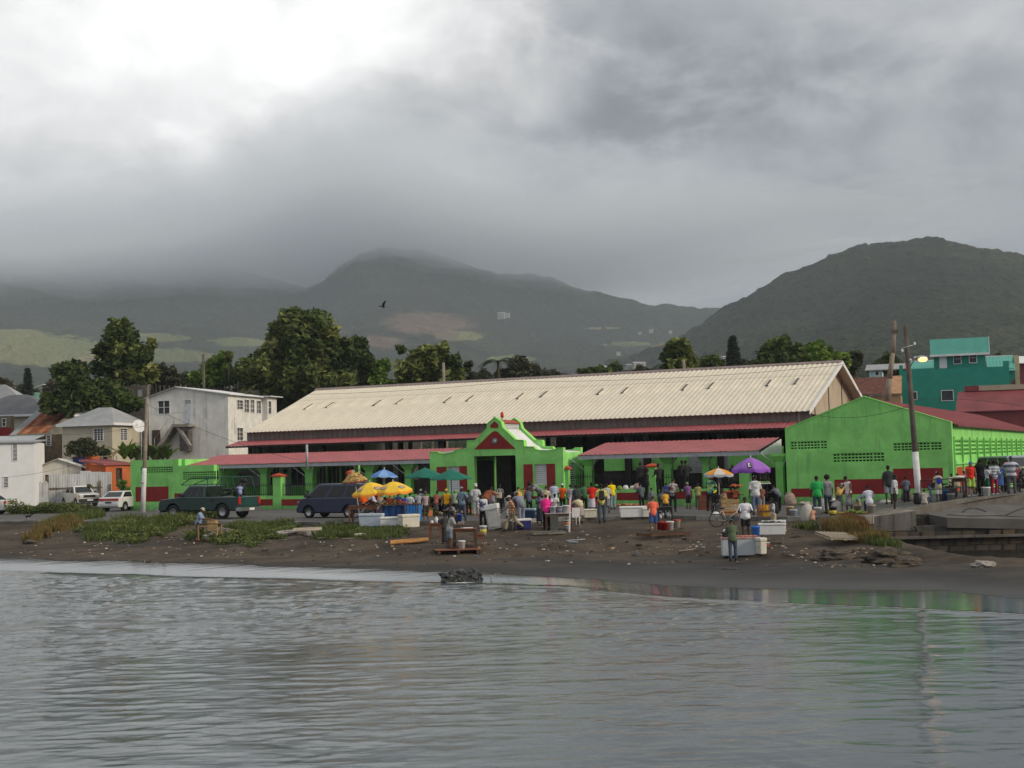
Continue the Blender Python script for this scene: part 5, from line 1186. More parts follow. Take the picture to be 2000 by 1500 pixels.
MB().path([(0, 0, 0)]+[q-Vector((c0.x, c0.y, 0)) for q in qs], [.24, .22, .20, .15, .13, .13], 10).build('shaft', WOODL, e); u = qs[3]-Vector((c0.x, c0.y, 0)); MB().box(u.x-.14, u.x+.18, u.y-.2, u.y+.2, u.z-.02, u.z+.2).build('fitting', WOOD, e)
for (px, pt_, pb2, Yp, lab) in ((397, 692, 775, 131, 'thin brown pole rising behind the white house'), (866, 708, 752, 122, 'pole rising beyond the cream roof left of its middle'), (1335.5, 703, 722, 118, 'short pale pole top beyond the cream roof'), ):
 t_ = PY(px, pt_, Yp); pole('utility_pole', lab, (t_.x+.1, t_.y, 0), t_, .17, .12, WOODL if px > 500 else WOOD)
sp = PY(600, 912, 83.0); vent_p = thing('vent_pipe', 'slim grey pipe in front of the left canopy eave', 'pipe', (sp.x, sp.y, 0)); MB().tube((0, 0, PY(600, 916, 83).z), (0, 0, PY(598.5, 868, 83).z), .07, n=8).build('pipe', GALV, vent_p)
def wire(label, pts, sag=.5, r=.012):
 e = thing('overhead_wire', label, 'wire', pts[0], group='overhead wires'); q = []
 for a_, b_ in zip(pts[:-1], pts[1:]):
  for i in range(15): f = i/14; p = a_.lerp(b_, f)-pts[0]; p.z -= sag*4*f*(1-f); q.append(p)
 MB().path(q, r, 4).build('cable', IRON, e)
wire('thin wire from the leaning pole to the beige bungalow side', [PY(284, 832, 92.5), PY(118, 849, 119)], .15)
wire('long thin wire across the cream roof', [PY(475, 770, 105), PY(1000, 745, 95), PY(1650, 712, 84)], .3, .014)
wire('wire from leaning pole over white house front', [PY(287, 790, 92.5), PY(610, 905, 84)], .4)
wire('thin wire across the white store wall', [PY(-20, 935, 96), PY(283, 860, 92.5)], .5)
wire('wire across the gable of the market wing', [PY(1600, 812, 76), PY(1778, 792, 65.7)], .3)
wire('wire over the maroon wing roof', [PY(1783, 780, 65.7), PY(2020, 798, 75)], -.2)
# ================================================================== VEGETATION
BARK = mat('bark', (.10, .08, .06), .95, .3, 3, .02, 12)
LEAF = {
 'dark': fmat('leaf_dark', [(0, (.028, .050, .016)), (.5, (.070, .108, .030)), (1, (.16, .20, .055))]),
 'breadfruit': fmat('leaf_breadfruit', [(0, (.030, .055, .015)), (.45, (.085, .12, .030)), (.70, (.19, .22, .06)), (1, (.38, .39, .14))]),
 'bright': fmat('leaf_bright', [(0, (.05, .10, .016)), (.5, (.11, .20, .03)), (1, (.24, .33, .06))]),
 'dull': fmat('leaf_dull', [(0, (.035, .042, .022)), (.5, (.06, .07, .035)), (1, (.10, .105, .055))]),
 'brown': fmat('leaf_brown', [(0, (.06, .05, .03)), (.5, (.10, .08, .05)), (1, (.15, .125, .08))]),
 'conifer': fmat('leaf_conifer', [(0, (.014, .026, .016)), (1, (.045, .065, .038))]),
 'grass': fmat('grass_blades', [(0, (.045, .07, .018)), (.5, (.095, .13, .034)), (1, (.20, .22, .07))]),
 'dry': fmat('dry_grass', [(0, (.10, .075, .025)), (.5, (.20, .15, .05)), (1, (.32, .23, .085))]),
 'rust': fmat('rusty_grass', [(0, (.10, .05, .02)), (.5, (.17, .085, .035)), (1, (.26, .15, .05))]),
}
def leafmesh(name, C, size, m, tone, r_, asp=1.0, droop=0.):
 """C: (n,3) leaf centres; each leaf a folded rhomb of two triangles"""
 n = len(C); d = r_.normal(size=(n, 3)); d /= np.linalg.norm(d, axis=1)[:, None]; d[:, 2] = d[:, 2]*.6-droop; d /= np.linalg.norm(d, axis=1)[:, None]
 e = np.cross(d, r_.normal(size=(n, 3))); e /= np.linalg.norm(e, axis=1)[:, None]; nn = np.cross(d, e)
 s = size*(.6+.8*r_.random(n))[:, None]; f = nn*s*.18
 V = np.stack([C-d*s, C+e*s*.5*asp+f, C+d*s, C-e*s*.5*asp+f], 1).reshape(-1, 3)
 i = np.arange(n)[:, None]*4; Fq = np.concatenate([i+np.array([[0, 1, 2]]), i+np.array([[0, 2, 3]])], 1).reshape(-1, 3)
 return npmesh(name, V, Fq, m, smooth=False, tone=np.repeat(np.clip(tone, 0, 1), 2))
TREEN = [0]
def tree(label, px, ytop, ybot, wpx, Y, kind='dark', name='tree', leaf=.32, dens=1.0, lumps=14, seed=None, group=None, ax=1.0, zg=0., shape=None, trunk=True, cat='tree'):
 TREEN[0] += 1; seed = seed or TREEN[0]*13; r_ = np.random.default_rng(seed)
 top = PY(px, ytop, Y); bot = PY(px, ybot, Y); W = wpx*Y/F; H = top.z-max(bot.z, zg+.3); base = Vector((top.x, top.y, zg)); zc0 = max(bot.z, zg+.3)-zg
 e = thing(name, label, cat, base, group=group)
 # lumps: irregular clumps spread in the crown volume
 L_ = []
 if shape:
  for (fx, fz, fr) in shape: L_.append(((fx-.5)*W, r_.uniform(-.3, .3)*W*ax*.5, zc0+fz*H, fr*W))
 for k in range(lumps):
  u = r_.uniform(-1, 1); v = r_.uniform(-1, 1); t = r_.beta(1.3, 1.1)
  rad = W*r_.uniform(.10, .19)*(1 if lumps < 25 else .8); half = math.sqrt(max(.06, 1-(2*max(t, .28)-.62)**2*1.3))
  L_.append((u*(W/2-rad)*half, v*(W/2-rad)*half*ax, zc0+rad*.7+t*(H-rad*1.5), rad))
 C = []; T = []
 for (x, y, z, rad) in L_:
  n = int(dens*118*(rad/leaf)**2*.55); n = max(60, min(n, 2600))
  d = r_.normal(size=(n, 3)); d /= np.linalg.norm(d, axis=1)[:, None]; rr = rad*(.55+.5*r_.random(n)**.6)[:, None]
  warp = 1+.35*np.sin(d[:, :1]*5+z)+.25*np.sin(d[:, 1:2]*7+x); p = np.array([x, y, z])+d*rr*warp*np.array([1, 1, .78])
  C.append(p); T.append(.42+r_.normal(0, .17)+r_.normal(0, .2, n)+.12*d[:, 2])
 C = np.concatenate(C); T = np.concatenate(T); C = C[C[:, 2] > .2] if True else C; T = T[:len(C)]
 put('crown', leafmesh('crown', C, leaf, LEAF[kind], T, r_), e)
 if trunk:
  a = MB(); tr = max(.12, W*.025); hz = zc0+H*.35
  a.path([(0, 0, -.3), (.1, 0, hz*.5), (-.05, .1, hz)], [tr*1.3, tr, tr*.8], 8)
  for (x, y, z, rad) in L_[:22]: a.path([(0, 0, hz*.8), (x*.5, y*.5, (hz+z)/2), (x, y, z)], [tr*.55, tr*.35, tr*.12], 6)
  a.build('trunk', BARK, e)
 return e
G1 = 'broad trees behind the market'
tree('tall irregular breadfruit tree rising left above the beige bungalow', 240, 627, 770, 128, 135, 'breadfruit', 'breadfruit_tree', .42, .75, 12, 5, G1, shape=[(.42, .93, .13), (.36, .78, .16), (.5, .72, .17), (.2, .6, .14), (.5, .5, .2), (.75, .58, .13), (.95, .68, .06), (.88, .5, .12), (.3, .35, .18), (.65, .3, .2)])
tree('dark rounded tree left of the breadfruit tree behind the bungalow', 140, 704, 812, 120, 128, 'dark', 'broad_tree', .34, .9, 22, 6, G1)
tree('dark leafy mass between the breadfruit tree and the block ruin', 205, 735, 812, 120, 130, 'dark', 'broad_tree', .34, .9, 18, 8, G1)
tree('dull low tree behind the block ruin', 325, 712, 765, 90, 150, 'dull', 'broad_tree', .34, .8, 14, 9, G1)
tree('bright green rounded tree behind the thin brown pole', 425, 694, 772, 105, 140, 'bright', 'broad_tree', .30, .9, 18, 10, G1)
tree('small breadfruit top poking above the bright green tree', 447, 684, 730, 26, 138, 'breadfruit', 'breadfruit_tree', .36, .9, 6, 11, G1)
tree('largest dark tree with yellow flecks behind the cream roof left end', 590, 606, 830, 236, 140, 'breadfruit', 'breadfruit_tree', .40, .95, 46, 12, G1, shape=[(.42, .95, .07), (.56, .93, .09), (.5, .84, .13), (.35, .8, .1), (.66, .8, .1), (.3, .68, .12), (.75, .7, .1), (.5, .65, .2), (.12, .6, .07), (.2, .5, .12), (.9, .55, .09), (.62, .5, .16), (.4, .4, .2), (.8, .4, .14)])
tree('dark tree joining the right shoulder of the largest tree', 700, 656, 770, 84, 142, 'dark', 'broad_tree', .34, .95, 20, 14, G1)
tree('brighter low tree right of the largest tree', 748, 700, 768, 70, 140, 'bright', 'broad_tree', .28, .8, 12, 15, G1)
tree('breadfruit tree with ragged top beside the pole beyond the roof', 838, 678, 765, 138, 128, 'breadfruit', 'breadfruit_tree', .40, .9, 20, 16, G1, shape=[(.1, .98, .05), (.5, .84, .09), (.72, .95, .08), (.66, .75, .12), (.3, .62, .12), (.85, .66, .1)])
tree('thin dull tree between the breadfruit tree and the palm', 915, 706, 752, 34, 130, 'dull', 'broad_tree', .28, .8, 7, 17, G1)
tree('round dull tree behind the palm', 1016, 697, 750, 92, 150, 'dull', 'broad_tree', .34, .9, 18, 18, G1)
tree('low dark scrub tree beyond the middle of the roof', 1165, 716, 742, 76, 150, 'dark', 'broad_tree', .3, .8, 12, 19, G1)
tree('small rounded tree beyond the middle of the roof', 1203, 708, 738, 52, 155, 'dark', 'broad_tree', .3, .9, 8, 20, G1)
tree('yellow flecked breadfruit tree behind the short pale pole', 1326, 663, 735, 90, 124, 'breadfruit', 'breadfruit_tree', .42, .9, 22, 21, G1)
tree('small green tree right of the yellow flecked breadfruit tree', 1388, 691, 728, 74, 135, 'dark', 'broad_tree', .3, .9, 12, 22, G1)
tree('round dark tree left of the bright tree above the hall', 1522, 657, 728, 112, 130, 'dark', 'broad_tree', .30, 1.1, 30, 23, G1)
tree('bright yellow green tree above the hall right end', 1592, 669, 728, 124, 132, 'bright', 'broad_tree', .30, 1.05, 30, 24, G1)
tree('dull green tree right of the bright yellow green tree', 1668, 686, 745, 62, 134, 'dull', 'broad_tree', .3, 1., 14, 25, G1)
tree('low dark tree left of the teal building', 1735, 692, 735, 80, 170, 'dark', 'broad_tree', .36, .9, 16, 26, G1)
tree('dark shrubby tree far left of the town', 56, 738, 790, 60, 200, 'dull', 'broad_tree', .4, .8, 12, 27, G1)
tree('dull shrubby trees behind the mint house', 100, 742, 790, 70, 205, 'brown', 'broad_tree', .4, .8, 12, 28, G1)
tree('brown scrubby tree at the left frame edge', 8, 735, 790, 60, 210, 'brown', 'broad_tree', .4, .8, 12, 29, G1)
tree('dark tree above the teal roof right side', 1950, 688, 720, 40, 170, 'dull', 'broad_tree', .36, .8, 8, 30, G1)
for i, (px, yt, yb, w_, Yd) in enumerate(((800, 728, 760, 80, 175), (870, 722, 760, 70, 180), (945, 722, 756, 60, 185), (1080, 728, 752, 90, 190), (1255, 716, 745, 70, 190), (1300, 712, 740, 60, 185), (1450, 703, 728, 60, 180), (1500, 700, 726, 70, 180), (660, 730, 780, 70, 160), (520, 740, 790, 80, 150), (365, 738, 775, 90, 160), (300, 752, 790, 90, 170), (480, 752, 790, 80, 165))):
 tree(('low hazy tree between the breadfruit trees right of the great tree', 'low hazy tree behind the ragged breadfruit tree', 'low hazy tree just left of the palm', 'low hazy tree right of the round dull tree', 'low hazy tree left of the yellow flecked breadfruit tree', 'low hazy tree hidden behind the yellow flecked breadfruit tree', 'low hazy tree right of the slender conifer', 'low hazy tree at the foot of the round dark tree', 'low hazy tree at the right foot of the great tree', 'low hazy tree behind the white house right end', 'low hazy tree behind the bright green tree', 'low hazy tree behind the block ruin right end', 'low hazy tree at the left foot of the great tree')[i], px, yt, yb, w_, Yd, 'dull', 'broad_tree', .42, .7, 9, 100+i, 'low far trees behind the roofs')
# conifers
def conifer(label, px, ytop, ybot, wpx, Y, seed=1):
 top = PY(px, ytop, Y); H = top.z; W = wpx*Y/F; e = thing('conifer', label, 'tree', (top.x, top.y, 0)); r_ = np.random.default_rng(seed); C = []
 zb = PY(px, ybot, Y).z
 for k in range(15):
  z = zb+(H-zb)*k/14.5; R0 = W/2*(1-(k/15)**1.1)+.1
  for b_ in range(7):
   an = 6.28*b_/7+k; n = int(30*R0)+8; t = r_.random(n); C.append(np.stack([np.cos(an)*R0*t+r_.normal(0, .12, n), np.sin(an)*R0*t+r_.normal(0, .12, n), z+t*R0*.15+r_.normal(0, .1, n)], 1))
 C = np.concatenate(C); put('crown', leafmesh('crown', C, .28, LEAF['conifer'], .5+r_.normal(0, .25, len(C)), r_, .5), e); MB().tube((0, 0, 0), (0, 0, H-.3), .22, .04).build('trunk', BARK, e)
conifer('slender dark conifer above the hall roof', 1431, 658, 722, 34, 165); conifer('small dark conifer behind the grey roofs far left', 54, 721, 770, 17, 185, 2)
# coconut palm
def palm(label, px, ytop, Y, R_=3.0, seed=3, h=None):
 top = PY(px, ytop, Y); e = thing('palm_tree', label, 'palm tree', (top.x, top.y, 0)); r_ = np.random.default_rng(seed); H = top.z-.8
 MB().path([(0, 0, -.2), (.2, 0, H*.5), (0, 0, H)], [.22, .16, .12], 8).build('trunk', BARK, e)
 fr = [];
 for k in range(16):
  an = 6.28*k/16+r_.uniform(-.2, .2); up = r_.uniform(.1, .9); P_ = []
  V = []; Fq = []; T = []
  n = 16
  for i in range(n):
   t = i/(n-1); x = R_*t*(1-.15*t); z = H+up*R_*t*.6-R_*.75*t*t*(1.1-up*.4); c = np.array([math.cos(an)*x, math.sin(an)*x, z])
   sd = np.array([-math.sin(an), math.cos(an), 0]); ll = .75*math.sin(math.pi*min(1, t*.92+.06))
   for s_ in (-1, 1):
    o = len(V); V += [c, c+sd*s_*ll+np.array([0, 0, -.25*ll])+np.array([math.cos(an), math.sin(an), 0])*.25, c+np.array([math.cos(an), math.sin(an), 0])*.16]; Fq.append((o, o+1, o+2)); T.append(r_.uniform(.2, .8))
  put('frond', npmesh('frond', V, Fq, LEAF['dull'], False, T), e)
palm('coconut palm with drooping fronds beyond the cream roof', 972, 690, 140, 2.6)
# banana plants and shrubs by the orange house
def broadplant(label, px, py, Y, h=1.8, n=9, seed=1, name='banana_plant', kind='bright', cat='plant', group='banana plants beside the orange house'):
 p = PY(px, py, Y); e = thing(name, label, cat, p, group=group); r_ = np.random.default_rng(seed)
 for k in range(n):
  an = 6.28*k/n+r_.uniform(-.3, .3); V = []; Fq = []; T = []; L_ = h*r_.uniform(.7, 1.1); w_ = L_*.16; m_ = 7; tl = r_.uniform(.25, .9)
  for i in range(m_):
   t = i/(m_-1); x = L_*t*tl; z = L_*(t-.45*tl*t*t)*.95; ww = w_*math.sin(math.pi*min(1, .12+t*.88)); V += [(math.cos(an)*x-math.sin(an)*ww, math.sin(an)*x+math.cos(an)*ww, z+ww*.3), (math.cos(an)*x, math.sin(an)*x, z), (math.cos(an)*x+math.sin(an)*ww, math.sin(an)*x-math.cos(an)*ww, z+ww*.3)]
  for i in range(m_-1):
   for j in (0, 1): a_ = i*3+j; Fq.append((a_, a_+1, a_+4, a_+3)); T.append(r_.uniform(.1, .7))
  put('leaf', npmesh('leaf', V, Fq, LEAF[kind], True, T), e)
for i, (px, py, h) in enumerate(((243, 897, 1.7), (256, 898, 1.5), (268, 899, 1.4), (281, 898, 1.7), (300, 899, 1.5), (318, 898, 1.9), (327, 898, 1.3))):
 broadplant(('banana plant nearest the deckchair', 'low banana plant second right of the deckchair', 'low banana plant just left of the leaning pole', 'banana plant right behind the leaning pole', 'low banana plant under the outside stair', 'tallest banana plant below the outside stair', 'small banana plant furthest right on the stepped wall')[i], px, py, 115+i*.3, h*1.2, 9, i+1, kind='dark' if i % 2 else 'bright')
tree('sprawling thin shrub in front of the beige bungalow', 165, 852, 893, 70, 117.6, 'dull', 'shrub', .13, .28, 16, 51, None, .5, trunk=False, cat='shrub'); tree('dark shrub at the foot of the beige bungalow corner', 206, 878, 893, 26, 117.8, 'dark', 'shrub', .2, .7, 7, 52, None, .5, cat='shrub')
tree('green vine bush at the foot of the orange house', 238, 938, 972, 34, 108.5, 'bright', 'shrub', .16, .8, 8, 53, None, .6, cat='shrub', trunk=False); tree('tall weed clump between the white pickup and the fence', 175, 943, 984, 20, 110.8, 'grass', 'shrub', .14, .7, 6, 54, None, .6, cat='shrub', trunk=False)
# ---- grass, creepers and weeds
def blades(name, regions, n, h, m, seed, leafy=False, size=.06):
 r_ = np.random.default_rng(seed); P_ = []
 wsum = sum(r[2]*r[3] for r in regions)
 for (cx, cy, rx, ry) in regions:
  k = int(n*rx*ry/wsum)
  a = r_.uniform(0, 6.283, k); q = np.sqrt(r_.random(k))*(1+.25*np.sin(a*3+cx)+.15*np.sin(a*7)); xs_ = cx+rx*q*np.cos(a); ys_ = cy+ry*q*np.sin(a)
  c0 = G(cx, cy)   # work in world metres around the patch centre
  sx_ = c0.y/F; ex = G(cx+rx, cy)-c0
  yf = G(cx, cy-ry); yn = G(cx, cy+ry)
  wx = c0.x+(xs_-cx)*sx_; tt = (ys_-(cy-ry))/(2*ry); wy = yf.y+(yn.y-yf.y)*tt+(xs_-cx)/max(rx, 1)*(ex.y)
  dens_n = fbm(wx, wy, 1.3, 3, seed)+.35*(1-q); keep = dens_n > .46+0*q; P_.append(np.stack([wx, wy], 1)[keep])
 P_ = np.concatenate(P_); k = len(P_); z = gz(P_[:, 0], P_[:, 1]); C = np.stack([P_[:, 0], P_[:, 1], z-.02], 1)
 if leafy:
  lift = (fbm(P_[:, 0], P_[:, 1], .9, 3, seed+2)**1.5*h*1.7*r_.random(k)); C[:, 2] += lift+.02
  T = .35+.5*(lift/h)+r_.normal(0, .17, k); return put(name, leafmesh(name, C, size, m, T, r_, 1.2), kind='stuff')
 hh = h*(.45+.8*r_.random(k))*(.5+fbm(P_[:, 0], P_[:, 1], .8, 2, seed+4)); an = r_.uniform(0, 6.28, k); ln = r_.uniform(.1, .5, k)*hh; w_ = .012+.012*r_.random(k)
 B = np.stack([np.cos(an), np.sin(an), 0*an], 1); S = np.stack([-np.sin(an), np.cos(an), 0*an], 1)*w_[:, None]
 U = np.array([0, 0, 1.]); mid = C+U*(hh*.6)[:, None]+B*(ln*.4)[:, None]; tip = C+U*(hh*.95)[:, None]+B*ln[:, None]
 V = np.stack([C-S, C+S, mid-S*.7, mid+S*.7, tip], 1).reshape(-1, 3); i = np.arange(k)[:, None]*5
 Fq = np.concatenate([i+np.array([[0, 1, 3]]), i+np.array([[0, 3, 2]]), i+np.array([[2, 3, 4]])], 1).reshape(-1, 3)
 return put(name, npmesh(name, V, Fq, m, False, np.repeat(np.clip(.45+r_.normal(0, .22, k), 0, 1), 3)), kind='stuff')
blades('creeper', [(250, 1040, 95, 17), (335, 1030, 48, 22), (395, 1052, 50, 7)], 14000, .42, LEAF['grass'], 11, True, .075)
blades('weeds', [(330, 1024, 55, 14), (260, 1030, 70, 12), (205, 1040, 50, 12)], 9000, .42, LEAF['grass'], 12)
blades('creeper', [(500, 1042, 70, 18), (545, 1036, 45, 14), (455, 1058, 45, 6)], 9000, .36, LEAF['grass'], 13, True, .07)
blades('weeds', [(500, 1034, 62, 13)], 4500, .36, LEAF['grass'], 14)
blades('dry_grass', [(110, 1034, 38, 16), (85, 1046, 28, 9)], 6500, .5, LEAF['dry'], 15); blades('weeds', [(125, 1024, 35, 12)], 3000, .5, LEAF['grass'], 16)
blades('weeds', [(660, 1030, 55, 8), (720, 1044, 70, 9), (760, 1036, 45, 8), (640, 1047, 30, 8)], 7500, .26, LEAF['grass'], 17); blades('creeper', [(740, 1040, 70, 9), (655, 1034, 45, 10)], 2600, .16, LEAF['dark'], 18, True, .06)
blades('rusty_grass', [(1668, 1027, 34, 12)], 6500, .45, LEAF['rust'], 19); blades('dry_grass', [(1660, 1044, 40, 13), (1690, 1052, 26, 12)], 6500, .42, LEAF['dry'], 20); blades('weeds', [(1715, 1058, 26, 13), (1640, 1024, 22, 7), (1575, 1032, 22, 5)], 3200, .28, LEAF['grass'], 21)
# weeds along the far kerb by the parked cars
def farweeds(x0, x1, y, n, seed, h=.45, Y0=96., Y1=99.5):
 r_ = np.random.default_rng(seed); a = PY(x0, y, Y0); b_ = PY(x1, y, Y0); X_ = r_.uniform(a.x, b_.x, n); Y_ = r_.uniform(Y0, Y1, n); C = np.stack([X_, Y_, np.full(n, .0)], 1); lift = fbm(X_, Y_, .7, 3, seed)**1.3*h*2*r_.random(n); C[:, 2] += lift
 put('weeds', leafmesh('weeds', C, .09, LEAF['grass'], .35+lift/h*.4+r_.normal(0, .15, n), r_, 1.), kind='stuff')
farweeds(8, 122, 985, 5200, 1, .85, 94.5, 97.5); farweeds(122, 200, 990, 2200, 2, .4, 95.5, 97.5)
# ---- rocks, planks and litter on the beach
rockm = mat('wet_black_rock', (.02, .021, .02), .35, .4, 2, .05, 5, spec=.5); mudm = mat('earth_lump', (.085, .07, .055), .95, .3, 2, .04, 6)
def rock(name, label, p, r, m, seed, cat='rock', sq=(1, 1, .6)):
 bm = bmesh.new(); bmesh.ops.create_icosphere(bm, subdivisions=4, radius=1)
 for v in bm.verts:
  q = v.co*1.3+Vector((seed, 0, 0)); d = mnoise.fractal(q, 1, 2, 4)*.45+mnoise.cell(q*1.5)*.12; v.co = v.co*(1+d); v.co = Vector((v.co.x*r*sq[0], v.co.y*r*sq[1], v.co.z*r*sq[2]))
 me = bpy.data.meshes.new(name); bm.to_mesh(me); bm.free(); me.materials.append(m); o = put(name, me, loc=p); tag(o, label, cat); return o
q = onplane(902, 1137, WATER); rock('boulder', 'black wet rock in the shallows with foam round its foot', q+Vector((-.12, 0, .08)), .62, rockm, 3.1, sq=(1.0, .7, .55))
q2 = rock('boulder', 'smaller right half of the black rock in the shallows', q+Vector((.42, .05, .14)), .36, rockm, 8.2, sq=(.8, .8, .85))
for i, (px, py, r_, lab) in enumerate(((1628, 1092, .55, 'rounded earth lump under the beached pallet'), (1560, 1049, .14, 'small stone below the bicycle seller'), (1740, 1098, .7, 'undercut earth ledge at the creek mouth'), (1770, 1105, .45, 'tip of the eroded bank at the creek mouth'), (1920, 1107, .3, 'pale stone on the sand bar by the creek pool'), (60, 1062, .3, 'dark clod at the foot of the sea wall'), (560, 1046, .3, 'grey lump beside the tilted slab'))):
 p = G(px, py); rock('rock', lab, p+Vector((0, 0, r_*.15)), r_, (mudm if i != 4 else conc_l), 5.5*i+2, sq=(1.3, .8, .5))
PL = mat('bleached_plank', (.34, .29, .22), .9, .25, 3, .01, 12); PLO = mat('orange_plank', (.42, .20, .06), .85, .2, 3, .01, 10); PLG = mat('grey_plank', (.19, .175, .155), .9, .3, 3, .01, 10); PLR = mat('red_brown_plank', (.16, .065, .04), .9, .3, 3)
def plank(label, px, py, L_, W_, m, rz=0., tilt=0., th=.035, name='plank', cat='plank', lift=.02):
 p = G(px, py); o = MB().box(-L_/2, L_/2, -W_/2, W_/2, 0, th).build(name, m, loc=p+Vector((0, 0, lift)), rot=(tilt, R(random.uniform(-3, 3)), rz)); tag(o, label, cat)
plank('pale tilted board propped over dark debris', 601, 1044, 1.35, .5, PL, R(6), R(14), .05, lift=.22)
o = G(601, 1047); tg_ = thing('stump', 'dark stump holding up the pale tilted board', 'stump', o); MB().path([(0, 0, 0), (0, 0, .22)], [.22, .16], 8).path([(.35, .05, 0), (.3, 0, .24)], .07, 6).build('wood', PLG, tg_)
plank('grey concrete slab fragment lying on the grass edge', 561, 1046, .95, .35, conc_l, R(28), R(20), .08, 'slab_fragment', 'slab', .12)
plank('orange painted board lying flat on the black sand', 800, 1061, 1.65, .42, PLO, R(3), R(16), .05, lift=.08)
plank('small cream foam block lying on bare earth', 703, 1048, .5, .2, mat('foam_block', (.6, .55, .45), .8), R(18), R(10), .12, 'foam_block', 'block')
plank('short driftwood batten left of the lone pallet', 1340, 1076, .6, .06, PL, R(12)); plank('thin grey batten on the sand in front of the chest freezer', 1425, 1112, .55, .06, PLG, R(-32)); plank('thin white lath on the sand below the bending woman', 1125, 1056, .8, .05, mat('white_lath', (.5, .52, .55), .7), R(-3)); plank('pale blue scrap board near the white lath', 1120, 1060, .4, .16, mat('blue_scrap', (.3, .38, .45), .6), R(-8)); plank('broken lath in front of the tilted board', 640, 1052, .9, .05, PL, R(3)); plank('short pale lath end beside the foam block', 680, 1053, .5, .05, PL, R(-7))
plank('long pale board half in the grass', 395, 1057, .9, .12, PLR, R(3)); plank('bent driftwood board by the white pickup', 106, 996, 1.2, .2, PLG, R(2))
def pallet(label, p, rz, L_=1.2, W_=1.0, m=PLG, nb=7, tilt=(0, 0)):
 e = thing('pallet', label, 'pallet', p, rz); e.rotation_euler = (tilt[0], tilt[1], rz)
 me = MB().box(-.045, .045, -W_/2, W_/2, .10, .122).mesh('board', m)
 for k in range(nb): put('board', me, e, (-L_/2+.06+(L_-.12)*k/(nb-1), 0, 0))
 me2 = MB().box(-L_/2, L_/2, -.045, .045, .022, .1).mesh('bearer', m); me3 = MB().box(-.05, .05, -W_/2, W_/2, 0, .02).mesh('bottom_board', m)
 for y in (-W_/2+.06, 0, W_/2-.06): put('bearer', me2, e, (0, y, 0))
 for x in (-L_/2+.07, 0, L_/2-.07): put('bottom_board', me3, e, (x, 0, 0))
 return e
pallet('bleached pallet lying on the eroded bank near the creek', G(1636, 1064)+Vector((0, 0, .28)), R(20), 1.35, 1.15, PL, 8, (R(9), R(4))); pallet('grey pallet leaning behind the fish cleaning table', G(428, 1050)+Vector((0, 0, .1)), R(60), 1.2, .9, PLG, 7, (R(10), R(-22)))
pallet('weathered pallet in the sand in front of the pink hooded woman', G(1070, 1044)+Vector((0, 0, .02)), R(12), 1.5, .9, PLG, 7)
tw = onplane(955, 1137, WATER); e = thing('driftwood', 'curved bare branch standing out of the shallows', 'branch', tw)
MB().path([(0, 0, -.1), (.06, 0, .1), (.14, 0, .24), (.26, 0, .30), (.46, 0, .27)], [.022, .018, .013, .01, .006], 6).build('stem', PL, e); a = MB()
for x, z_ in ((.2, .27), (.27, .3), (.34, .29)): a.tube((x, 0, z_), (x+.01, 0, z_-.09), .005, n=4)
a.build('twig', PL, e)
r_ = np.random.default_rng(99); lt = MB(); lm = [mat('litter_white', (.6, .6, .58), .7), mat('litter_tan', (.35, .27, .18), .8), mat('litter_dark', (.06, .055, .05), .9), mat('litter_blue', (.1, .2, .45), .6)]
for k in range(1000):
 px = r_.uniform(20, 1760); py = r_.uniform(1026, 1088) if r_.random() < .7 else r_.uniform(1040, 1105)
 if px > 1560: py = r_.uniform(1070, 1110)
 p = G(px, py)
 if p.z < -1.35: continue
 s_ = r_.uniform(.02, .085)*(1 if r_.random() < .93 else 1.8); lt.cbox(p+Vector((0, 0, s_*.2)), (s_*r_.uniform(.8, 2.2), s_, s_*r_.uniform(.2, .7)), int(r_.choice([0, 1, 2, 2, 2, 3, 1], p=[.17, .2, .2, .15, .15, .03, .1])), r_.uniform(0, 3.14))
lt.build('litter', lm, kind='stuff')
# ================================================================== PEOPLE
SKIN = [mat('skin_%d' % i, c, .55, .08, 6, spec=.35) for i, c in enumerate(((.075, .038, .024), (.12, .062, .038), (.19, .105, .066), (.045, .026, .019), (.42, .24, .17)))]
EYEM = mat('eye_dark', (.02, .018, .016), .3)
def cloth(col, stripe=None, n=9., key=None):
 key = key or 'cloth_%s_%s' % ('_'.join('%02d' % round(c*99) for c in col), '' if stripe is None else '_'.join('%02d' % round(c*99) for c in stripe)+str(int(n)))
 if key in MATS: return MATS[key]
 if stripe is None: return mat(key, col, .9, .13, 5, .006, 14, spec=.1)
 m = bpy.data.materials.new(key); m.use_nodes = True; nt = m.node_tree; nt.nodes.clear(); g = N(nt); P = g.new('ShaderNodeBsdfPrincipled'); g.new('ShaderNodeOutputMaterial', {0: P.outputs[0]})
 co = g.new('ShaderNodeTexCoord').outputs['Object']; z = g.new('ShaderNodeSeparateXYZ', {0: co}).outputs[2]
 f = g.m('SINE', g.m('MULTIPLY', z, n*6.283)) if n > 0 else g.m('MULTIPLY', g.m('SUBTRACT', g.noise(co, -n, 2, .5), .5), 8)
 g.nt.links.new(g.mix(g.sstep(f, -.15, .15), col, stripe), P.inputs['Base Color']); P.inputs['Roughness'].default_value = .9; MATS[key] = m; return m
def rx(v, a): c, s_ = math.cos(a), math.sin(a); return Vector((v.x, v.y*c-v.z*s_, v.y*s_+v.z*c))
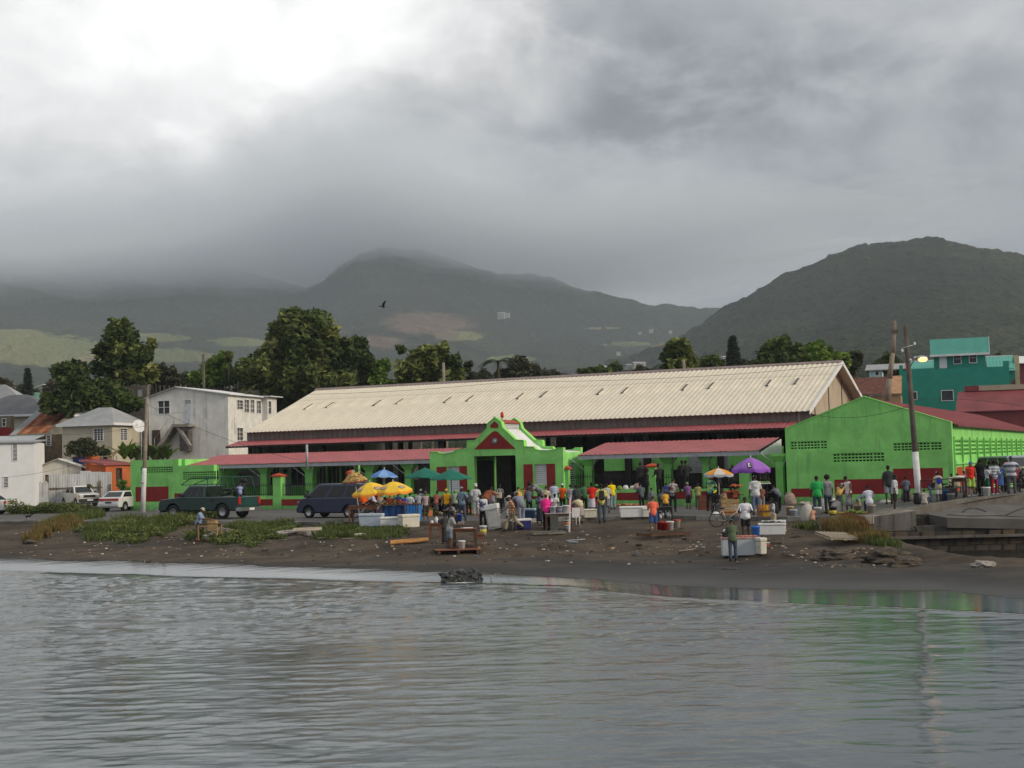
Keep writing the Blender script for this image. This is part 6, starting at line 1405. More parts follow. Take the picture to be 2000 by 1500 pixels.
# pose: lean, head pitch, arms ((pitch, abduct, elbow) left then right), legs ((pitch, knee) ...), splay, shift
POSES = {
 'stand': (2, 4, ((4, 8, 12), (-2, 9, 14)), ((3, 4), (-4, 4))),
 'relax': (0, 8, ((10, 10, 25), (2, 12, 18)), ((6, 12), (-3, 2))),
 'hips': (0, 6, ((-22, 42, 92), (-18, 40, 88)), ((6, 3), (-6, 3))),
 'cross': (0, 8, ((22, 14, 98), (24, 12, 96)), ((3, 3), (-2, 3))),
 'hold': (4, 12, ((18, 6, 62), (16, 6, 64)), ((3, 4), (-3, 4))),
 'work': (28, 30, ((40, 10, 48), (34, 8, 56)), ((8, 12), (-6, 6))),
 'workmild': (14, 24, ((30, 8, 62), (26, 8, 66)), ((4, 6), (-4, 4))),
 'bend': (72, 10, ((66, 6, 12), (72, 8, 8)), ((14, 14), (-2, 8))),
 'bendwork': (52, 20, ((62, 8, 34), (56, 8, 40)), ((10, 12), (-4, 8))),
 'reach': (34, 10, ((92, 6, 6), (30, 10, 30)), ((10, 8), (-10, 6))),
 'walk': (8, 6, ((28, 6, 28), (-26, 8, 18)), ((26, 8), (-24, 26))),
 'phone': (6, 30, ((40, 8, 88), (10, 8, 20)), ((3, 3), (-3, 3))),
 'carry': (2, 6, ((6, 14, 8), (20, 8, 78)), ((5, 6), (-5, 4))),
 'point': (2, 4, ((84, 12, 8), (4, 10, 14)), ((5, 6), (-5, 4))),
 'sit': (14, 18, ((40, 10, 48), (38, 10, 52)), ((86, 82), (80, 78))),
 'sitback': (22, 14, ((34, 12, 40), (36, 12, 44)), ((78, 88), (82, 84))),
 'sitlow': (18, 16, ((58, 12, 40), (56, 12, 42)), ((122, 128), (118, 124))),
}
def skeleton(pose, wide=1.0):
 lean, hp, arms, legs = POSES[pose]; J = {}
 P0 = Vector((0, 0, 0)); ank = []
 for s_, (tp, kn) in zip((-1, 1), legs):
  hip = Vector((s_*.095, 0, -.02)); th = rx(Vector((s_*.045, 0, -1)).normalized(), -R(tp)); knee = hip+th*.43; sh = rx(Vector((s_*.01, 0, -1)).normalized(), -R(tp-kn)); a_ = knee+sh*.42; ank.append((hip, knee, a_))
 hz = -min(a[2].z for a in ank)+.085
 if pose in ('sit', 'sitback'): hz = max(hz, .50)
 up = Vector((0, 0, hz)); J['P'] = P0+up; J['legs'] = [[q+up for q in a] for a in ank]
 t = Vector((0, -math.sin(R(lean)), math.cos(R(lean)))); J['t'] = t; J['C'] = J['P']+t*.46; J['N'] = J['P']+t*.53
 hd = Vector((0, -math.sin(R(lean*.75+hp)), math.cos(R(lean*.75+hp)))); J['hd'] = hd; J['H'] = J['N']+hd*.165+Vector((0, -.012, 0)); J['la'] = R(lean); J['ha'] = R(lean*.75+hp)
 J['arms'] = []
 for s_, (pi_, ab, el_) in zip((-1, 1), arms):
  S = J['C']+Vector((s_*.185*wide, 0, 0))-t*.015; d = Vector((s_*math.sin(R(ab)), 0, -math.cos(R(ab)))); u = rx(d, -R(pi_)); E = S+u*.285; d2 = Vector((s_*math.sin(R(ab))*(.7-el_/75), 0, -math.cos(R(ab)))).normalized(); f = rx(d2, -R(pi_+el_)); W = E+f*.245; J['arms'].append((S, E, W, f, s_))
 return J
def capsule(mb, p, q, r0, r1, mi=0): mb.tube(p, q, r0, r1, 12, mi, True); mb.ell(p, (r0,)*3, 12, 8, mi); mb.ell(q, (r1,)*3, 12, 8, mi)
def TM(c, ang): return Matrix.Translation(c) @ Matrix.Rotation(ang, 4, 'X')
def torso(mb, J, g=0., wide=1.0, hem=0.):
 P_, t, la = J['P'], J['t'], J['la']
 for (k, a, b_, c) in ((.02, .155, .115, .12), (.16, .135, .10, .13), (.30, .158, .112, .13), (.41, .165, .108, .10)):
  mb.ell((0, 0, 0), (a*wide+g, b_*(.6+.4*wide)+g, c+g), 16, 10, 0, TM(P_+t*k, la))
 mb.ell((0, 0, 0), (.195*wide+g, .075+g, .07+g), 16, 8, 0, TM(J['C'], la))
def remeshed(mb, vox, m=None, wrinkle=0., seed=0):
 me = mb.mesh('tmp', SKIN[0]); o = bpy.data.objects.new('tmp', me); COL.objects.link(o)
 md = o.modifiers.new('r', 'REMESH'); md.mode = 'VOXEL'; md.voxel_size = vox; md.use_smooth_shade = True
 sm = o.modifiers.new('s', 'SMOOTH'); sm.factor = .5; sm.iterations = 2
 dg = bpy.context.evaluated_depsgraph_get(); r = bpy.data.meshes.new_from_object(o.evaluated_get(dg)); bpy.data.objects.remove(o); bpy.data.meshes.remove(me)
 n = len(r.vertices); co = np.empty(n*3, np.float32); r.vertices.foreach_get('co', co); co = co.reshape(-1, 3)
 if wrinkle:
  no = np.empty(n*3, np.float32); r.vertices.foreach_get('normal', no); no = no.reshape(-1, 3)
  d = (fbm(co[:, 0]*1.0+co[:, 2]*.5, co[:, 2]*1.+co[:, 1], 9., 2, seed)-.5)*2*wrinkle; co += no*d[:, None]; r.vertices.foreach_set('co', co.ravel()); r.update()
 r.polygons.foreach_set('use_smooth', np.ones(len(r.polygons), bool)); return r
PM = {}
def body_mesh(pose, wide):
 k = ('body', pose, wide)
 if k in PM: return PM[k]
 J = skeleton(pose, wide); mb = MB(); torso(mb, J, -.004, wide); capsule(mb, J['C'], J['N']+J['hd']*.05, .058, .052)
 T = TM(J['H'], J['ha']); mb.ell((0, .01, .02), (.076, .096, .098), 14, 10, 0, T); mb.ell((0, -.025, -.055), (.056, .066, .062), 12, 8, 0, T); mb.ell((0, -.100, -.012), (.016, .026, .022), 8, 6, 0, T); mb.ell((0, -.088, -.058), (.027, .016, .013), 8, 6, 0, T)
 for s_ in (-1, 1): mb.ell((s_*.080, .012, -.005), (.014, .022, .032), 8, 6, 0, T)
 for (S, E, W, f, s_) in J['arms']: capsule(mb, S, E, .054, .041); capsule(mb, E, W, .041, .029); mb.ell((0, 0, 0), (.034, .024, .048), 10, 8, 0, Matrix.Translation(W+f*.045) @ f.to_track_quat('Z', 'X').to_matrix().to_4x4())
 for (h, kn, an) in J['legs']:
  capsule(mb, h, kn, .088, .058); capsule(mb, kn, an, .056, .038); fw = Vector((0, -1, 0)); mb.ell(an+Vector((0, -.05, -.045)), (.042, .12, .038), 12, 8)
 r = remeshed(mb, .021); bm = bmesh.new(); bm.from_mesh(r)
 # separate fingers and thumb, rooted in the palm
 fm = MB()
 for (S, E, W, f, s_) in J['arms']:
  q = f.to_track_quat('Z', 'X'); c0 = W+f*.07
  for i, (ln, off) in enumerate(((.062, -.024), (.072, -.008), (.068, .008), (.052, .023))):
   b0 = c0+q @ Vector((off, 0, 0)); cu = q @ Vector((0, -s_*.3, 1)); m_ = b0+f*ln*.55; fm.tube(b0, m_, .0085, .0075, 6, 0); fm.tube(m_, m_+(f*.8+q @ Vector((0, .35*s_, 0)))*ln*.5, .0075, .005, 6, 0)
  b0 = W+f*.03+q @ Vector((-.026, 0, 0)); m_ = b0+(f*.7+q @ Vector((-.7, 0, 0)))*.04; fm.tube(b0, m_, .010, .009, 6, 0); fm.tube(m_, m_+f*.03, .009, .006, 6, 0)
 for s_ in (-1, 1): fm.ell((s_*.030, -.079, .012), (.0115, .008, .007), 8, 6, 1, T)
 fmm = fm.mesh('t2', [SKIN[0], EYEM]); bm.from_mesh(fmm); bpy.data.meshes.remove(fmm); bm.to_mesh(r); bm.free()
 r.materials.clear(); r.materials.append(SKIN[0]); r.materials.append(EYEM); r.name = 'body'; PM[k] = r; return r
def garment(kind, pose, wide):
 k = (kind, pose, wide)
 if k in PM: return PM[k]
 J = skeleton(pose, wide); mb = MB(); vox = .026
 if kind in ('tee', 'tank', 'long', 'dress', 'baggy', 'hoodie'):
  g = .034 if kind in ('baggy', 'hoodie') else .024; torso(mb, J, g, wide)
  capsule(mb, J['P']-J['t']*.02, J['P']+J['t']*.06, (.135*wide+g), (.13*wide+g)*.98) if kind not in ('tank',) else None
  if kind in ('baggy', 'dress'): mb.ell((0, 0, 0), (.17*wide+g, .125+g, .14), 16, 10, 0, TM(J['P']-J['t']*.06, J['la']))
  for (S, E, W, f, s_) in J['arms']:
   if kind == 'tank': mb.ell(S, (.055, .06, .05), 10, 8); continue
   capsule(mb, S, S.lerp(E, .35), .07, .068);
   if kind in ('long', 'hoodie'): capsule(mb, S, E, .07, .056); capsule(mb, E, E.lerp(W, .9), .056, .044)
   else: mb.tube(S, S.lerp(E, .8 if kind != 'baggy' else .95), .07, .072 if kind != 'baggy' else .08, 12)
  if kind == 'hoodie': mb.ell((0, 0, 0), (.085, .07, .06), 12, 8, 0, TM(J['N']+Vector((0, .05, .0)), J['la']))
  if kind == 'dress':
   a_, b_ = J['legs'][0][1], J['legs'][1][1]; kn = (a_+b_)/2; top = J['P']
   for f_ in np.linspace(0, 1, 6): c = top.lerp(kn+Vector((0, 0, -.05)), f_); mb.ell(c, (.17*wide+.05*f_, .13+.07*f_, .09), 16, 8)
 elif kind == 'skirt' or kind == 'longskirt':
  a_, b_ = (J['legs'][0][1]+J['legs'][1][1])/2, (J['legs'][0][2]+J['legs'][1][2])/2; e_ = a_+Vector((0, 0, -.06)) if kind == 'skirt' else a_.lerp(b_, .75)
  mb.ell((0, 0, 0), (.165*wide, .13, .12), 16, 10, 0, TM(J['P']+J['t']*.04, J['la']))
  for f_ in np.linspace(0, 1, 8): mb.ell(J['P'].lerp(e_, f_), (.17*wide+.035*f_, .135+.05*f_, .085), 16, 8)
 else:
  mb.ell((0, 0, 0), (.165*wide, .128, .13), 16, 10, 0, TM(J['P']+J['t']*.02, J['la']));
  for (h, kn, an) in J['legs']:
   if kind == 'shorts': capsule(mb, h, h.lerp(kn, .3), .108, .104); mb.tube(h, h.lerp(kn, 1.02), .106, .095, 12)
   else: capsule(mb, h, kn, .104, .076); mb.tube(kn, kn.lerp(an, .93), .078, .068 if kind == 'trousers' else .085, 12); mb.ell(kn, (.078,)*3, 12, 8)
 r = remeshed(mb, vox, wrinkle=.009, seed=len(PM)); r.name = kind; PM[k] = r; return r
GN = {'tee': 'shirt', 'tank': 'vest', 'long': 'long_sleeved_top', 'dress': 'dress', 'baggy': 'loose_shirt', 'hoodie': 'hooded_top', 'skirt': 'skirt', 'longskirt': 'skirt', 'shorts': 'shorts', 'trousers': 'trousers', 'wide': 'trousers'}
def head_gear(kind, pose, wide):
 k = ('h', kind, pose, wide)
 if k in PM: return PM[k]
 J = skeleton(pose, wide); T = TM(J['H'], J['ha']); mb = MB()
 if kind == 'short': mb.ell((0, .018, .034), (.084, .100, .094), 14, 9, 0, T)
 elif kind == 'afro': mb.ell((0, .03, .045), (.135, .135, .13), 16, 10, 0, T)
 elif kind == 'bun': mb.ell((0, .018, .034), (.084, .102, .094), 14, 9, 0, T); mb.ell((0, .10, .08), (.05, .05, .05), 10, 8, 0, T)
 elif kind == 'dreads':
  mb.ell((0, .022, .036), (.088, .104, .096), 14, 9, 0, T); rr = random.Random(5)
  for i in range(16): x = -.075+.15*i/15; mb.tube(T @ Vector((x, .07, .02)), T @ Vector((x*1.25, .13+.02*rr.random(), -.24-.05*rr.random())), .018, .012, 6)
 elif kind in ('cap', 'capback'):
  s_ = -1 if kind == 'cap' else 1
  prof = [(.0001, .098), (.04, .092), (.068, .07), (.084, .035), (.087, .012), (.080, .010)]; M_ = T @ Matrix.Translation((0, .012, .022)) @ Matrix.Diagonal((1.0, 1.18, 1, 1)); mb.lathe(prof[::-1], 16, mi=0, M=M_)
  mb.prism([(-.065, s_*.085), (.065, s_*.085), (.052, s_*.155), (0, s_*.175), (-.052, s_*.155)], .030, .040, 'z', 0, T)
 elif kind == 'hat':
  M_ = T @ Matrix.Translation((0, .012, .03)); mb.lathe([(.15, -.005), (.155, .0), (.09, .015), (.085, .06), (.065, .09), (.0001, .1)], 18, mi=0, M=M_)
 elif kind == 'wrap': mb.ell((0, .02, .04), (.092, .108, .10), 14, 9, 0, T); mb.ell((.02, .105, .05), (.035, .03, .03), 8, 6, 0, T)
 elif kind == 'tallwrap': mb.ell((0, .02, .04), (.092, .108, .10), 14, 9, 0, T); mb.tube(T @ Vector((0, .02, .06)), T @ Vector((0, .03, .17)), .085, .07, 12)
 r = mb.mesh('head', SKIN[0]); PM[k] = r; return r
def shoes(pose, wide):
 k = ('sh', pose, wide)
 if k in PM: return PM[k]
 J = skeleton(pose, wide); mb = MB()
 r = []
 for (h, kn, an) in J['legs']: r.append(MB().ell(an+Vector((0, -.055, -.048)), (.050, .135, .042), 12, 8).tube(an+Vector((0, 0, -.04)), an+Vector((0, 0, .015)), .048, .046, 10).mesh('shoe', SKIN[0]))
 PM[k] = r; return r
HGN = {'short': 'hair', 'afro': 'hair', 'bun': 'hair', 'dreads': 'hair', 'cap': 'cap', 'capback': 'cap', 'hat': 'hat', 'wrap': 'headwrap', 'tallwrap': 'headwrap'}
HAIR = mat('black_hair', (.018, .015, .013), .85, .3, 20, .008, 60)
PEOPLE = {}
def setm(o, m):
 if not o.data.materials: o.data.materials.append(m)
 o.material_slots[0].link = 'OBJECT'; o.material_slots[0].material = m
def person(key, px, fy, hy, face, pose, skin, head, top, bot, label, shoe=(.03, .03, .03), wide=1.0, Y=None, z=None, group=None):
 """fy / hy: photo rows of the feet (or seat foot level) and the crown of the head"""
 if Y is None: p = G(px, fy)
 else: p = PY(px, fy, Y)
 if z is not None: p.z = z
 J = skeleton(pose, wide); h = max(J['H'].z+.125, J['C'].z+.08); s_ = (fy-hy)*p.y/F/h; s_ = min(1.18, max(.5, s_))
 e = thing('person', label, 'person', p, R(face), group); e.scale = (s_,)*3; PEOPLE[key] = (e, J, s_)
 b_ = put('body', body_mesh(pose, wide), e); setm(b_, SKIN[skin])
 hk, hc = head if isinstance(head, tuple) else (head, None)
 if hk != 'bald':
  if HGN[hk] not in ('hair', 'headwrap') or hk == 'x': q = put('hair', head_gear('short', pose, wide), e); q.scale = (1, 1, 1); setm(q, HAIR);
  g_ = put(HGN[hk], head_gear(hk, pose, wide), e); setm(g_, HAIR if hc is None else cloth(hc))
 for gm in (top, bot):
  if gm is None: continue
  m = cloth(gm[1], gm[2] if len(gm) > 2 else None, gm[3] if len(gm) > 3 else 9.); o = put(GN[gm[0]], garment(gm[0], pose, wide), e); setm(o, m)
 if shoe:
  for q in shoes(pose, wide): setm(put('shoe', q, e), cloth(shoe))
 return e
WHT = (.66, .67, .68); GRY = (.26, .28, .30); JEAN = (.065, .095, .15); LJEAN = (.20, .26, .33); BLK = (.018, .018, .02); NAVY = (.025, .03, .075); KHK = (.34, .29, .20); CRM = (.55, .48, .32); DGR = (.07, .07, .075)
P = person
P('fishman', 388, 1056, 992, 88, 'workmild', 2, ('hat', (.5, .48, .38)), ('baggy', (.25, .33, .48)), ('shorts', (.03, .035, .045)), 'man in light blue shirt and pale hat working at the small wooden table', shoe=None)
P('bedman', 469, 968, 941, 200, 'sitlow', 1, 'short', ('tee', (.45, .52, .68), (.04, .07, .28), 9), ('trousers', JEAN), 'man in blue and white striped shirt sitting in the pickup bed', Y=75.8, z=1.2)
P('vanman', 600, 992, 944, 120, 'point', 3, 'short', ('tee', (.02, .02, .022)), ('trousers', DGR), 'person in black stretching an arm behind the nose of the blue van', Y=79.5, z=0)
P('orangevend', 712, 1016, 962, 200, 'workmild', 3, 'short', ('tee', (.85, .13, .02)), ('trousers', DGR), 'seller in bright orange shirt behind the fruit stall', Y=69.5, z=0)
P('bluecap', 733, 1014, 959, 250, 'work', 1, ('cap', (.6, .62, .68)), ('tee', (.5, .5, .56)), ('trousers', BLK), 'customer in pale cap and shirt leaning over the fruit stall', Y=70.5, z=0)
P('peach', 743, 1013, 962, 160, 'workmild', 2, 'bun', ('tee', (.52, .42, .30)), ('skirt', CRM), 'woman in beige top behind the leaning purple trousered woman', Y=69.4, z=0)
P('purple', 741, 1012, 963, 115, 'reach', 2, 'short', ('long', (.42, .42, .33)), ('wide', (.19, .10, .30)), 'woman in grey green top and purple trousers reaching over the stall', Y=66.8, z=0)
P('redarm', 763, 1012, 960, 330, 'hold', 1, 'short', ('tank', (.5, .14, .10)), ('trousers', DGR), 'woman in dull red top behind the stall under the right yellow umbrella', Y=69.8, z=0)
P('navy1', 779, 1010, 957, 200, 'hold', 3, ('capback', (.12, .15, .4)), ('tee', (.03, .04, .16)), ('trousers', NAVY), 'person in navy shirt under the right yellow umbrella', Y=69.3, z=0)
P('navy2', 789, 1008, 962, 150, 'workmild', 3, 'short', ('tee', (.05, .05, .45)), ('trousers', NAVY), 'person in royal blue top beside the blue tarpaulin counter', Y=70.4, z=0)
P('whiteshirt', 801, 1008, 955, 170, 'carry', 2, 'short', ('baggy', (.64, .68, .76)), ('trousers', (.5, .5, .52)), 'person in white shirt with cream bag right of the yellow umbrella', Y=68.6, z=0)
P('strapless', 832, 1017, 960, 185, 'stand', 1, ('wrap', (.10, .09, .09)), ('tank', (.50, .42, .46), (.3, .2, .22), 11), ('shorts', (.05, .045, .05)), 'woman in pale strapless top and dark shorts standing in the road with an orange bag', shoe=None)
P('seatwhite', 822, 1000, 949, 30, 'hold', 3, ('wrap', (.6, .6, .62)), ('dress', (.42, .44, .46)), None, 'woman in white headwrap and pale dress at the dark vegetable stall', Y=74.5, z=0)
P('yellowtank', 873, 1014, 951, -5, 'relax', 2, ('cap', (.65, .42, .10)), ('tank', (.72, .36, .02)), ('trousers', (.035, .04, .06)), 'man in yellow vest and yellow cap standing in the road', Y=66.6, z=0)
P('bluehips', 903, 1015, 948, -40, 'hips', 3, ('cap', (.25, .26, .30)), ('baggy', (.17, .24, .32)), ('trousers', (.06, .08, .12)), 'man in blue grey shirt and jeans with hands on hips', Y=66.2, z=0)
P('darkback', 869, 1062, 1004, 175, 'workmild', 3, 'short', ('long', (.05, .052, .052)), ('longskirt', (.04, .042, .045)), 'dark clothed person standing at the left end of the fish table', Y=None)
P('greytee', 879, 1072, 1001, 100, 'workmild', 1, ('cap', (.16, .17, .19)), ('baggy', (.33, .33, .31)), ('shorts', (.17, .21, .28)), 'man in grey T-shirt and denim shorts at the fish table on the low platform', shoe=None)
P('blurry', 888, 1030, 984, 330, 'bendwork', 1, 'afro', ('tee', (.22, .22, .26)), ('trousers', BLK), 'person bending forward in dull grey behind the fish table', Y=62.8)
P('whitewrap', 930, 1000, 938, 5, 'carry', 1, ('tallwrap', (.68, .68, .68)), ('baggy', (.50, .51, .53)), ('wide', (.40, .40, .40)), 'woman in white headwrap and white clothes before the gatehouse doorway', Y=71.5, z=0, shoe=(.4, .12, .06))
P('brownback', 949, 1005, 948, 150, 'bendwork', 3, 'short', ('baggy', (.22, .07, .03)), ('trousers', (.04, .045, .06)), 'man in rust brown shirt bending before the gatehouse doorway', Y=70.2, z=0, wide=1.15)
P('lilac', 962, 1002, 946, 185, 'stand', 1, 'short', ('baggy', (.24, .21, .26)), ('trousers', (.2, .2, .22)), 'person in mauve shirt seen behind the bending rust brown man', Y=71.8, z=0)
P('jacketwoman', 944, 1030, 964, -10, 'hold', 1, 'short', ('long', (.62, .63, .68), (.10, .10, .17), -3.), ('trousers', BLK), 'woman in white top and dark blue jacket beside the upright foam box')
P('yellowbag', 993, 1009, 958, 20, 'bend', 3, 'short', ('tee', (.02, .022, .022)), ('trousers', (.32, .33, .34)), 'person in black top and pale trousers bending at the gatehouse threshold', Y=68.3, z=0)
P('striped', 1001, 1038, 967, -75, 'walk', 2, ('cap', (.68, .68, .66)), ('tee', (.40, .10, .04), (.45, .36, .26), 8), ('trousers', (.33, .28, .19)), 'man in orange striped shirt and khaki trousers walking left')
P('bluegrey', 1019, 1024, 962, 200, 'bendwork', 1, 'short', ('long', (.21, .23, .28)), ('trousers', (.20, .22, .29)), 'person in blue grey tracksuit bending over the navy cooler', Y=63.4, wide=1.15)
P('grabber', 1057, 1002, 938, -60, 'bendwork', 3, 'short', ('tee', (.23, .24, .25)), ('trousers', DGR), 'man in grey shirt leaning left in front of the right shuttered window', Y=73.2, z=0)
P('cream', 1067, 1006, 950, 170, 'workmild', 2, 'short', ('tee', (.6, .52, .36), (.4, .33, .22), -6.), ('trousers', BLK), 'person in cream patterned shirt behind the pink hooded woman', Y=70.3, z=0)
P('whiteblue', 1083, 1000, 938, 175, 'hold', 1, 'short', ('baggy', (.42, .48, .60)), ('trousers', (.13, .15, .2)), 'woman in pale blue T-shirt and jeans before the gatehouse wall', Y=72.6, z=0)
P('orangecap', 1099, 998, 940, 10, 'carry', 3, ('cap', (.7, .7, .7)), ('tee', (.70, .12, .02)), ('trousers', (.02, .03, .03)), 'person in orange T-shirt and white cap at the gatehouse corner', Y=72.8, z=0)
P('pink', 1068, 1034, 966, 182, 'workmild', 1, ('capback', (.55, .45, .33)), ('hoodie', (.78, .035, .27)), ('trousers', (.014, .015, .017)), 'woman in hot pink hooded top and black trousers at the bucket table', wide=1.08)
P('darkjacket', 1054, 1022, 964, 165, 'workmild', 3, 'short', ('long', (.14, .17, .21), (.03, .035, .06), -3.), ('longskirt', (.03, .032, .05)), 'person in dark blue jacket left of the pink hooded woman', Y=65.2)
P('whitetee', 1084, 1018, 964, 5, 'workmild', 3, 'short', ('tee', (.60, .61, .62)), ('trousers', BLK), 'man in white T-shirt facing across the bucket table', Y=64.6)
P('backpack', 1127, 1000, 943, 190, 'stand', 3, 'short', ('tee', (.06, .08, .08)), ('trousers', (.08, .12, .2)), 'person in dark top and jeans at the low wall right of the gatehouse', Y=71.2, z=0)
P('creamskirt', 1134, 1023, 972, 190, 'bend', 1, 'short', ('tee', (.62, .52, .33)), ('skirt', (.37, .33, .33)), 'woman in cream top and grey skirt bending over a foam box')
P('redtop', 1157, 1006, 943, 170, 'carry', 3, ('cap', (.02, .02, .02)), ('tee', (.66, .03, .025)), ('skirt', (.52, .50, .60)), 'woman in red top and lilac white skirt carrying a red bag', Y=69.6, z=0)
P('limehat', 1167, 1000, 944, 200, 'stand', 3, ('hat', (.13, .55, .08)), ('tee', (.5, .06, .04)), ('trousers', DGR), 'person in bright green hat behind the red topped woman', Y=71.2, z=0)
P('packman', 1176, 1021, 945, 185, 'stand', 3, 'short', ('tee', (.60, .58, .14)), ('trousers', (.07, .085, .11)), 'tall man in yellow shirt and jeans with a dark backpack')
P('yellowtee', 1197, 989, 933, 195, 'workmild', 1, 'short', ('tee', (.75, .56, .01)), ('trousers', (.22, .29, .36)), 'man in bright yellow T-shirt and jeans at the low wall', Y=76.0, z=0)
P('greysuit', 1273, 992, 947, 180, 'stand', 1, 'short', ('long', (.17, .18, .20)), ('trousers', (.15, .16, .18)), 'man in grey jacket standing at the foot of the capped pillar', Y=72.8, z=0)
P('orangetee', 1277, 1042, 970, 178, 'workmild', 2, ('cap', (.55, .28, .05)), ('tee', (.80, .17, .10)), ('shorts', (.05, .10, .28)), 'man in coral T-shirt and blue shorts standing on the big pallet')
P('darkbend', 1291, 1004, 953, 110, 'bendwork', 3, 'short', ('tee', (.08, .10, .15)), ('trousers', DGR), 'person in dark blue bending beside the yellow topped woman', Y=69.3, z=0)
P('yellowtop', 1301, 1008, 962, 185, 'workmild', 1, 'short', ('baggy', (.66, .36, .05)), ('trousers', (.02, .02, .02)), 'woman in mustard yellow top leaning at the black grill', Y=67.4, z=0, wide=1.1)
P('bluepack', 1302, 984, 935, 180, 'stand', 2, 'bun', ('tee', (.1, .2, .12)), ('trousers', DGR), 'shopper with royal blue backpack at the low wall', Y=76.0, z=0)
P('patterned', 1315, 1003, 939, 160, 'workmild', 2, 'short', ('tee', (.45, .44, .42), (.25, .12, .12), -7.), ('trousers', (.03, .035, .045)), 'woman in patterned grey top and dark trousers at the low wall', Y=70.8, z=0)
P('redwrap', 1388, 998, 929, 150, 'workmild', 3, ('wrap', (.60, .05, .03)), ('tee', (.06, .22, .26), (.35, .55, .15), -3.), ('trousers', (.02, .022, .03)), 'woman in red headwrap and teal top under the orange umbrella', Y=70.6, z=0)
P('blackcrouch', 1401, 1000, 952, 330, 'sit', 3, ('cap', (.75, .62, .03)), ('long', (.02, .02, .022)), ('trousers', (.05, .055, .06)), 'seated person all in black with a yellow cap by the bicycle', Y=66.4, z=0)
P('tanseat', 1418, 996, 948, -70, 'sit', 1, ('cap', (.06, .06, .07)), ('baggy', (.34, .24, .14)), ('shorts', (.03, .03, .03)), 'seated man in tan shirt and black cap under the orange umbrella', Y=67.6, z=0)
P('patshirt', 1477, 1012, 934, 185, 'stand', 1, ('cap', (.30, .32, .35)), ('baggy', (.60, .61, .62), (.40, .41, .42), -8.), ('trousers', (.10, .14, .22)), 'man in white patterned shirt and grey cap under the purple umbrella', Y=64.6, z=0, wide=1.1)
P('childpail', 1489, 1000, 948, 190, 'stand', 3, 'short', ('tee', (.25, .1, .08)), ('trousers', (.3, .3, .32)), 'person half hidden right of the patterned shirt man', Y=68.2, z=0)
P('whitecross', 1457, 1050, 971, -8, 'cross', 3, 'short', ('baggy', (.72, .73, .78)), ('shorts', (.018, .018, .018)), 'woman in large white T-shirt and black shorts with folded arms', shoe=(.25, .1, .08), wide=1.15)
P('greenback', 1432, 1096, 1015, 180, 'workmild', 1, ('capback', (.25, .50, .62)), ('baggy', (.10, .13, .08)), ('trousers', (.07, .09, .13)), 'man in olive shirt and light blue cap cleaning fish at the white freezer')
P('dreadman', 1512, 1040, 973, -85, 'hold', 1, 'dreads', ('tee', (.48, .50, .52)), ('shorts', (.45, .38, .26)), 'dreadlocked man with black backpack and beige shorts', shoe=(.1, .05, .03))
P('greenpolo', 1597, 1008, 933, 170, 'stand', 3, ('cap', (.03, .03, .03)), ('baggy', (.03, .36, .09)), ('trousers', (.04, .05, .08)), 'big man in green polo shirt before the market wing', wide=1.12, Y=63.6, z=0)
P('afroman', 1618, 1007, 932, 190, 'carry', 2, 'afro', ('baggy', (.26, .27, .29)), ('trousers', (.035, .045, .07)), 'man with afro hair and grey T-shirt beside the green polo man', Y=63.9, z=0)
P('peachchild', 1587, 1021, 990, 170, 'sitlow', 1, 'short', ('dress', (.50, .27, .18)), None, 'small child in peach sitting on the beach below the kerb', shoe=None)
P('whitevest', 1659, 1005, 932, -60, 'phone', 1, 'short', ('tank', (.70, .64, .62)), ('skirt', (.42, .38, .38), (.2, .2, .22), -7.), 'woman in white vest and patterned skirt looking at her hands', Y=63.6, z=0, shoe=None)
P('greybend', 1677, 1004, 966, 100, 'bendwork', 3, 'bald', ('baggy', (.17, .19, .23)), ('shorts', (.4, .32, .22)), 'person in slate shirt bending over behind the white vest woman', Y=64.9, z=0)
P('whiteseat', 1699, 1006, 951, 178, 'sitback', 3, 'short', ('baggy', (.60, .62, .70)), ('trousers', (.05, .07, .12)), 'person in white T-shirt seated on a beige bucket with back turned', Y=62.9, z=0)
P('talldark', 1737, 985, 909, 170, 'stand', 3, 'short', ('baggy', (.045, .05, .05)), ('shorts', (.22, .25, .27)), 'tall man in black shirt and grey shorts against the oxblood panel', Y=68.5)
P('stripetee', 1749, 999, 927, 60, 'stand', 3, 'short', ('baggy', (.62, .63, .65), (.20, .22, .28), 16), ('shorts', (.03, .035, .03)), 'boy in long striped T-shirt and dark shorts on the kerb', shoe=(.15, .07, .05), Y=62.7)
P('seatpattern', 1806, 990, 955, 160, 'sitlow', 1, ('capback', (.3, .33, .36)), ('baggy', (.50, .47, .40), (.25, .24, .22), -8.), ('shorts', BLK), 'person in patterned beige shirt sitting on the parapet by the white foot of the pole', Y=63.4)
P('darkstoop', 1818, 983, 933, 60, 'bendwork', 3, 'short', ('long', (.03, .035, .045)), ('trousers', (.14, .18, .25)), 'stooping person in black with pale jeans behind the seated patterned shirt', Y=68.0)
P('poloman', 1834, 983, 920, 185, 'stand', 3, ('cap', (.62, .64, .68)), ('baggy', (.42, .42, .30)), ('shorts', (.42, .45, .42)), 'man in khaki polo and white cap with a blue bag at the wing corner', Y=66.6)
P('pinkchild', 1884, 970, 920, 20, 'stand', 1, 'bun', ('tee', (.50, .22, .38)), ('skirt', (.25, .3, .4)), 'girl in pink top beside the red vest woman', Y=68.0)
P('redlime', 1898, 970, 902, -10, 'stand', 2, ('wrap', (.10, .14, .42)), ('tank', (.72, .04, .02)), ('shorts', (.40, .60, .12)), 'woman in red vest and lime shorts with blue headscarf', shoe=(.5, .5, .5), Y=66.4)
